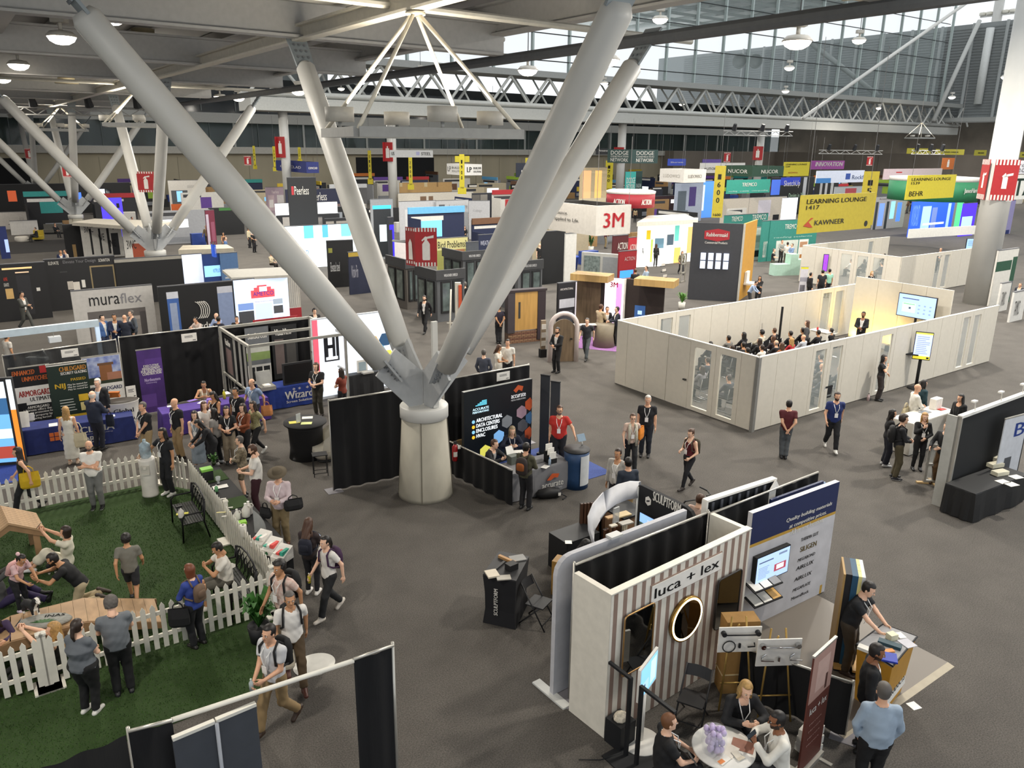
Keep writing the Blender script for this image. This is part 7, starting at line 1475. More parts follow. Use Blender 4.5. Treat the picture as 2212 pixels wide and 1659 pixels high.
for i,(x,y)in enumerate(((1660,1280),(1660,1312))):
 s_=T('leaflet_shelf',('upper','lower')[i]+' tilted shelf of leaflets on the product wall','shelf',G(x-30,y+4,.95-.3*i),MX-3);s_.add('shelf_board',MB().prism([(0,0,0),(.75,0,0),(.75,.3,.1),(0,.3,.1)],(0,0,.02)),BLACK)
 for j,c_ in enumerate(('dcdad4','e4e1da','c99a4a' if i else '8a8a8a')):s_.add('leaflet',MB().prism([(.04+.24*j,.02,.03),(.25+.24*j,.02,.03),(.25+.24*j,.27,.115),(.04+.24*j,.27,.115)],(0,0,.004)),M(c_))
mn=Vector((-math.sin(math.radians(MX)),math.cos(math.radians(MX)),0));md=Vector((mn.y,-mn.x,0));su,sz=uv(A0+mn*.25,MX,1667,1080);P,wd,h=face(1667,1080,1780,1128,y=(A0+mn*.25+md*su).y,ax=MX);t=T('header_sign','navy rounded header sign with white framed lettering above the product wall','sign',P+Vector((0,0,0)),MX)
b=t.box('panel',navy,0,0,0,wd,.05,h);t.box('post',ALU,.2,.02,-P.z,.26,.05,0);t.box('post',ALU,wd-.3,.02,-P.z,wd-.24,.05,0);t.art('frame_print',.2*wd,.18*h,.82*wd,.86*h,navy,[(0,0,1,.05,w),(0,.95,1,1,w),(0,0,.012,1,w),(.86,0,1,1,w)],y=-.004,parent=b);t.text('MIDDLESEX',w,.24*wd,.52*h,.6*wd,.76*h,y=-.01,parent=b);t.text('BUILDING PRODUCTS',w,.24*wd,.28*h,.7*wd,.44*h,y=-.01,parent=b)
solo('tilted_placard','white placard hanging askew behind the navy header sign','placard',MB().prism([(0,0,.3),(.32,0,-.25),(.62,0,.1),(.26,0,.62)],(0,.02,0)),w,at(1650,1108,P.y+.2),MX)
wd,h=.42,2.2;t=T('photo_wing','narrow photo panel of a building site beside the product wall','panel',A0+md*(MW-.12)+mn*.45,MX);t.box('panel',M('8a98a8'),0,0,0,wd,.05,h);t.art('print',0,0,wd,h,M('9fb0c4'),[(0,0,1,.2,M('4a4a50')),(0,.2,1,.42,M('b9b5b0')),(.1,.42,.9,.6,M('6a4a3a')),(.5,.3,.8,.55,M('c98a3a')),(0,.78,1,1,M('8fb0d8'))],y=-.004)
R=G(2062,1440);aR,bR=ab(R);aL=ab(G(1650,1345))[0]-.3;bW=ab(A0)[1]
fl_=M('6a6258',.5,noise=.0,scale=2.2,c2='2f3a40',stretch=(1,3.5,1));solo('booth_floor','grey marble-look vinyl floor with streaks under the building materials booth','flooring',MB().box(aR-3.2,bR+.12,0,aR,bW,.02),fl_,rz=AX);solo('floor_ramp','pale metal edge ramp along the marble-look booth floor','ramp',MB().prism([(aR-3.2,bR,0),(aR-3.2,bR+.12,0),(aR-3.2,bR+.12,.022)],(3.2,0,0)),M('a49a86'),rz=AX)
solo('wood_floor','dark wood-look plank floor in front of the product wall','flooring',MB().box(aL,bR+.9,0,aR-3.2,bW,.018),M('5a5047',.5,noise=.25,scale=3,stretch=(6,.7,1)),rz=AX)
sheet_on('small white square sticker on the carpet by the ramp',G(1974,1525),.0,.17,.17,w,20,'floor_sticker','sticker')
t=T('wall_section','tall wall section sample on casters with cream insulation and blue membrane','sample',GZ(1812,1440,.05),0)
wd,h=.34,1.75;t.o.location=GZ(1793,1440,.05);t.o.rotation_euler=(0,0,math.radians(-18))
for nm,c_,x0,x1,y0 in(('board','a3834f',0,.05,0),('stud_layer','1a1a1e',.05,.2,.02),('membrane','1f4a66',.2,.34,0),('cladding','c9cacc',.42,.5,.0)):t.box(nm,M(c_),x0*wd/.5,y0,.12,x1*wd/.5,.62,h+.1)
for i in range(3):t.box('insulation',M('d8cf8a'),.34*wd/.5,i*.21,.12,.42*wd/.5,.2+i*.21,h+.1)
for i in range(2):t.add('caster',MB().tube((.1+.3*i,-.05,.06),(.1+.3*i,-.01,.06),.06,n=12),k);t.box('skid',M('b08a4f'),.04+.3*i,-.12,.1,.2+.3*i,.6,.14)
pc=[GZ(1852,1392,1.05),GZ(1928,1438,1.05),GZ(1979,1376,1.05),GZ(1908,1350,1.05)];O=GZ(1880,1478,0)
O=sum(pc,Vector())/4;q=[p-O for p in pc];t=T('podium','gold podium counter with white wavy lettering panel and grey top','podium',O);mb=MB()
for z,f in((0,.8),(1.02,1.0)):mb.v+=[tuple(p*f+Vector((0,0,z)))for p in q]
mb.f=[(i,(i+1)%4,4+(i+1)%4,4+i)for i in range(4)];mb.m=[0]*4;t.add('podium_body',mb,M('b8862a',.5));t.add('podium_top',MB().prism([p*1.02+Vector((0,0,1.02))for p in q],(0,0,.04)),M('8a8a8c'));t.add('edge_trim',MB().path([p*1.03+Vector((0,0,1.05))for p in q],.018,6,closed=True),k)
e=q[2]-q[1];o=t.box('lettering_panel',w,.12*e.length,-.02,.2,.88*e.length,-.004,.9);o.location=q[1]*.93;o.rotation_euler=(math.radians(-6),0,math.atan2(e.y,e.x))
for s_,z in(('MIDDLESEX',.62),('BUILDING',.46),('PRODUCTS',.3)):t.text(s_,k,.16*e.length,z,.84*e.length,z+.13,y=-.024,parent=o,bold=.03)
TC=lambda x,y:G(x,y,1.08)
for i,(x,y,a_,b_,c_,rz,th)in enumerate(((1926,1378,.14,.12,'d0cbb0',20,.1),(1945,1372,.12,.16,'dcdad4',10,.02),(1922,1392,.34,.12,'1f3f4a',-35,.05),(1960,1388,.2,.22,'b3b2ba',20,.01),(1868,1402,.2,.12,'d8d5cd',-40,.05),(1912,1418,.34,.24,'2438a0',-20,.03),(1918,1405,.2,.08,'d08a4a',10,.02))):sheet_on('%s on the gold podium'%('cream block sample','white folded sheet','dark teal profile sample','pale grey notepad','white boxes','royal blue folder','orange leaflet')[i],TC(x,y),1.062,a_,b_,M(c_),rz,'sample','sample',th)
p=person('dark-haired man in a black polo with a lanyard reading a white paper at the podium',feet=(1828,1452),h=1.82,face=48,pose='reachdown',top=('tee','101217'),bot=('pants','3a3126'),shoes='2a1a14',hair=('short','black'),skin=0,lany=True,lean=.22,lod=0,fat=1.1)
sheet_on('white paper sheet in the hands of the man at the podium',(hand_pos(p,'L')+hand_pos(p,'R'))/2,hand_pos(p,'L').z,.2,.28,w,40,'paper','paper')
person('bearded man in a black suit and white shirt beside the podium',head=(1893,1396),h=1.82,face=70,pose='stand',top=('jacket','0f0f12'),inner='d8d5cf',bot=('pants','101013'),hair=('short','black'),skin=3,beard='dark',nod=12,lod=0)
person('grey-haired man in a light blue shirt and black trousers, seen from behind',head=(1912,1482),h=1.84,face=172,pose='pocket',top=('long','93a3b4'),bot=('pants','0d0d10'),hair=('short','salt'),skin=1,fat=1.2,lod=0)
#  counter group and dark booth at the picture edge
t=cloth_table('white counter with boxes in the middle of a standing group',GZ(1962,985,.02),2.3,.7,1.02,M('d8d4ca',.5),AX-2,'counter',flare=.0,cat='counter')
t=T('panel_boxes','white boxed product samples on the white counter','box',GZ(2020,885,1.04)+Vector((0,0,1.03)),AX)
for i in range(3):t.box('box',w,i*.13,0,0,i*.13+.12,.2,.32)
sheet_on('red leaflets on the white counter',G(2035,884,1.03),1.03,.3,.14,M('b8322a'),30);sheet_on('grey brochure on the white counter',G(1998,890,1.03),1.03,.36,.22,M('7a8088'),30)
person('bald man in a white sweater with a tote leaning on the white counter',head=(1982,832),h=1.8,face=85,pose='belly',top=('long','d4d1c8'),bot=('pants','2a2a2e'),hair=('bald','brown'),skin=1);tote('cream tote with a red emblem hanging behind the man in white',GZ(1958,873,1.2)+Vector((0,0,1.25)),'c2b594',40,.4,.42,.12,.15)
person('dark-haired woman in a teal coat beside the man in the white sweater',head=(1996,823),h=1.68,face=100,pose='stand',fem=True,top=('coat','14323a'),inner='14323a',bot=('pants','1a1a1e'),hair=('mid','black'),skin=1)
person('woman in a long black coat with straight dark hair behind the counter end',feet=(2056,968),h=1.7,face=-70,pose='stand',fem=True,top=('coat','111114'),inner='111114',bot=('pants','111114'),hair=('long','black'),skin=1)
person('woman with sunglasses in dark hair and a black t-shirt, back of the group',feet=(1909,1006),h=1.68,face=80,pose='clasp',fem=True,top=('tee','131316'),bot=('wide','1a1c28'),shoes='ccc',hair=('long','black'),skin=1)
p=person('curly-haired man in a dark shirt and olive trousers with a black backpack',feet=(1930,1034),h=1.84,face=75,pose='belly',top=('long','15161a'),bot=('pants','48412e'),shoes='15151a',sole='ddd',hair=('curly','dark'),skin=0);backpack(p,'black backpack on the curly-haired man in olive trousers','0f0f11')
person('blond woman in a black suit with a big badge listening in the group',feet=(1978,1014),h=1.68,face=-12,pose='chin',fem=True,top=('long','111114'),bot=('tight','121216'),shoes='15151a',hair=('long','blond'),skin=0,lany=True)
person('grey-haired man in a black sweater and brown trousers gesturing in the group',feet=(2024,1046),h=1.76,face=-60,pose='talk',top=('long','131519'),bot=('pants','5a4228'),shoes='3a2a1c',hair=('short','salt'),skin=0)
t=T('window_stand','grey window frame sample standing on crossed wooden feet','sample',GZ(1996,1042,.02),AX-42);fm=M('a09e98',.4,metal=.2)
for x in(0,.5):t.box('stile',fm,x-.03,-.03,.04,x+.03,.03,1.12)
for z in(.07,.55,1.1):t.box('rail',fm,-.03,-.035,z-.035,.53,.035,z+.03)
t.box('pane',GLASS,.03,-.005,.1,.47,.005,.52);t.box('pane',GLASS,.03,-.005,.58,.47,.005,1.07);t.box('wooden_foot',M('b09468'),-.2,-.05,0,.75,.05,.04);t.box('wooden_foot',M('b09468'),.2,-.3,0,.3,.3,.04)
sheet_on('white sheet lying on the carpet by the dark booth',G(2026,1084),0,.2,.12,w,-20,'paper','paper')
P0=GZ(2074,900,2.44);P1=on_line(P0+Vector((0,0,2.44)),AX,2235)
t=T('booth_wall','grey metal-edged booth wall with black fabric, at the picture edge','wall',P0,AX);t.box('frame_post',ALU,0,-.05,0,.07,.05,2.44);t.box('fabric_panel',M('101214',.8),.07,-.01,0,P1,.03,2.4);t.box('top_beam',w,0,-.06,2.4,P1,.06,2.47);t.add('side_wall',MB().prism([(0,0,0),(0,.3,0),(0,.3,2.42),(0,0,2.42)],(.05,0,0)),M('a9a9a4'))
for i,u in enumerate((.18,.52,.82)):
 l_=T('arm_lamp','%s of three slim white arm lamps over the dark booth wall'%('first','second','third')[i],'lamp',P0+AV*(P1*u)+Vector((0,0,2.47)),AX);l_.tube('arm',w,(0,0,0),(-.35,-.12,.34),.014,n=6);l_.add('lamp_head',MB().box(-.5,-.17,.32,-.33,-.08,.36),w)
t=cloth_table('black draped table with white boxes at the picture edge',GZ(2096,1128,.02),2.4,.75,.76,M('0f1012'),AX-4)
for i,(x,y)in enumerate(((2155,990),(2150,1005),(2160,1022))):solo('sample_carton','%s of three cream cartons stacked on the black table'%('back','middle','front')[i],'carton',MB().box(-.2,-.1,0,.2,.1,.1),M('d0cbb4'),(*G(x,y,.8)[:2],.765),20)
for i,(x,y)in enumerate(((2166,1040),(2195,1030),(2185,1046))):sheet_on('%s at the picture edge on the black table'%('white form','open white magazine','printed leaflet')[i],G(x,y,.77),.765,.3,.22,w,20)
banner('white rollup banner with blue lettering behind the black table',2172,905,2222,1020,M('c9ccd2'),[(.3,.2,.6,.45,M('4a4d52'))],[('B',M('2a4aa0'),.5,.72,.95,.9)],z=2.1,h=2.1,ax=AX-6)
#  mid field: booths in rows, driven by lists
def mm(c):return c if not isinstance(c,str)else(LED(c[1:],.95)if c[0]=='!' else M(c))
def wallp(label,pxl,yt,pxr,h,ax,col,texts=(),cells=(),name='display_wall',cat='display',th=.1,post=True,Y=None):
 P,wd,hh=face(pxl,yt,pxr,h=h,z=h if Y is None else None,y=Y,ax=ax)
 if Y is not None:hh=P.z+h;P.z=0
 t=T(name,label,cat,P,ax);b=t.box('panel',mm(col),0,0,0,wd,th,hh)
 if cells:t.art('print',0,0,wd,hh,mm(col),[(*c[:4],mm(c[4]))for c in cells],y=-.01,parent=b)
 for s in texts:t.text(s[0],mm(s[1]),s[2]*wd,s[3]*hh,s[4]*wd,s[5]*hh,y=-.025,parent=b,bold=0)
 if post:t.box('top_trim',M('55565a'),0,-.02,hh,wd,th+.02,hh+.04)
 t.w,t.h=wd,hh;return t
A,Bx,W,K,G6=AX,BX,'d8d5ce','121316','6f7276'
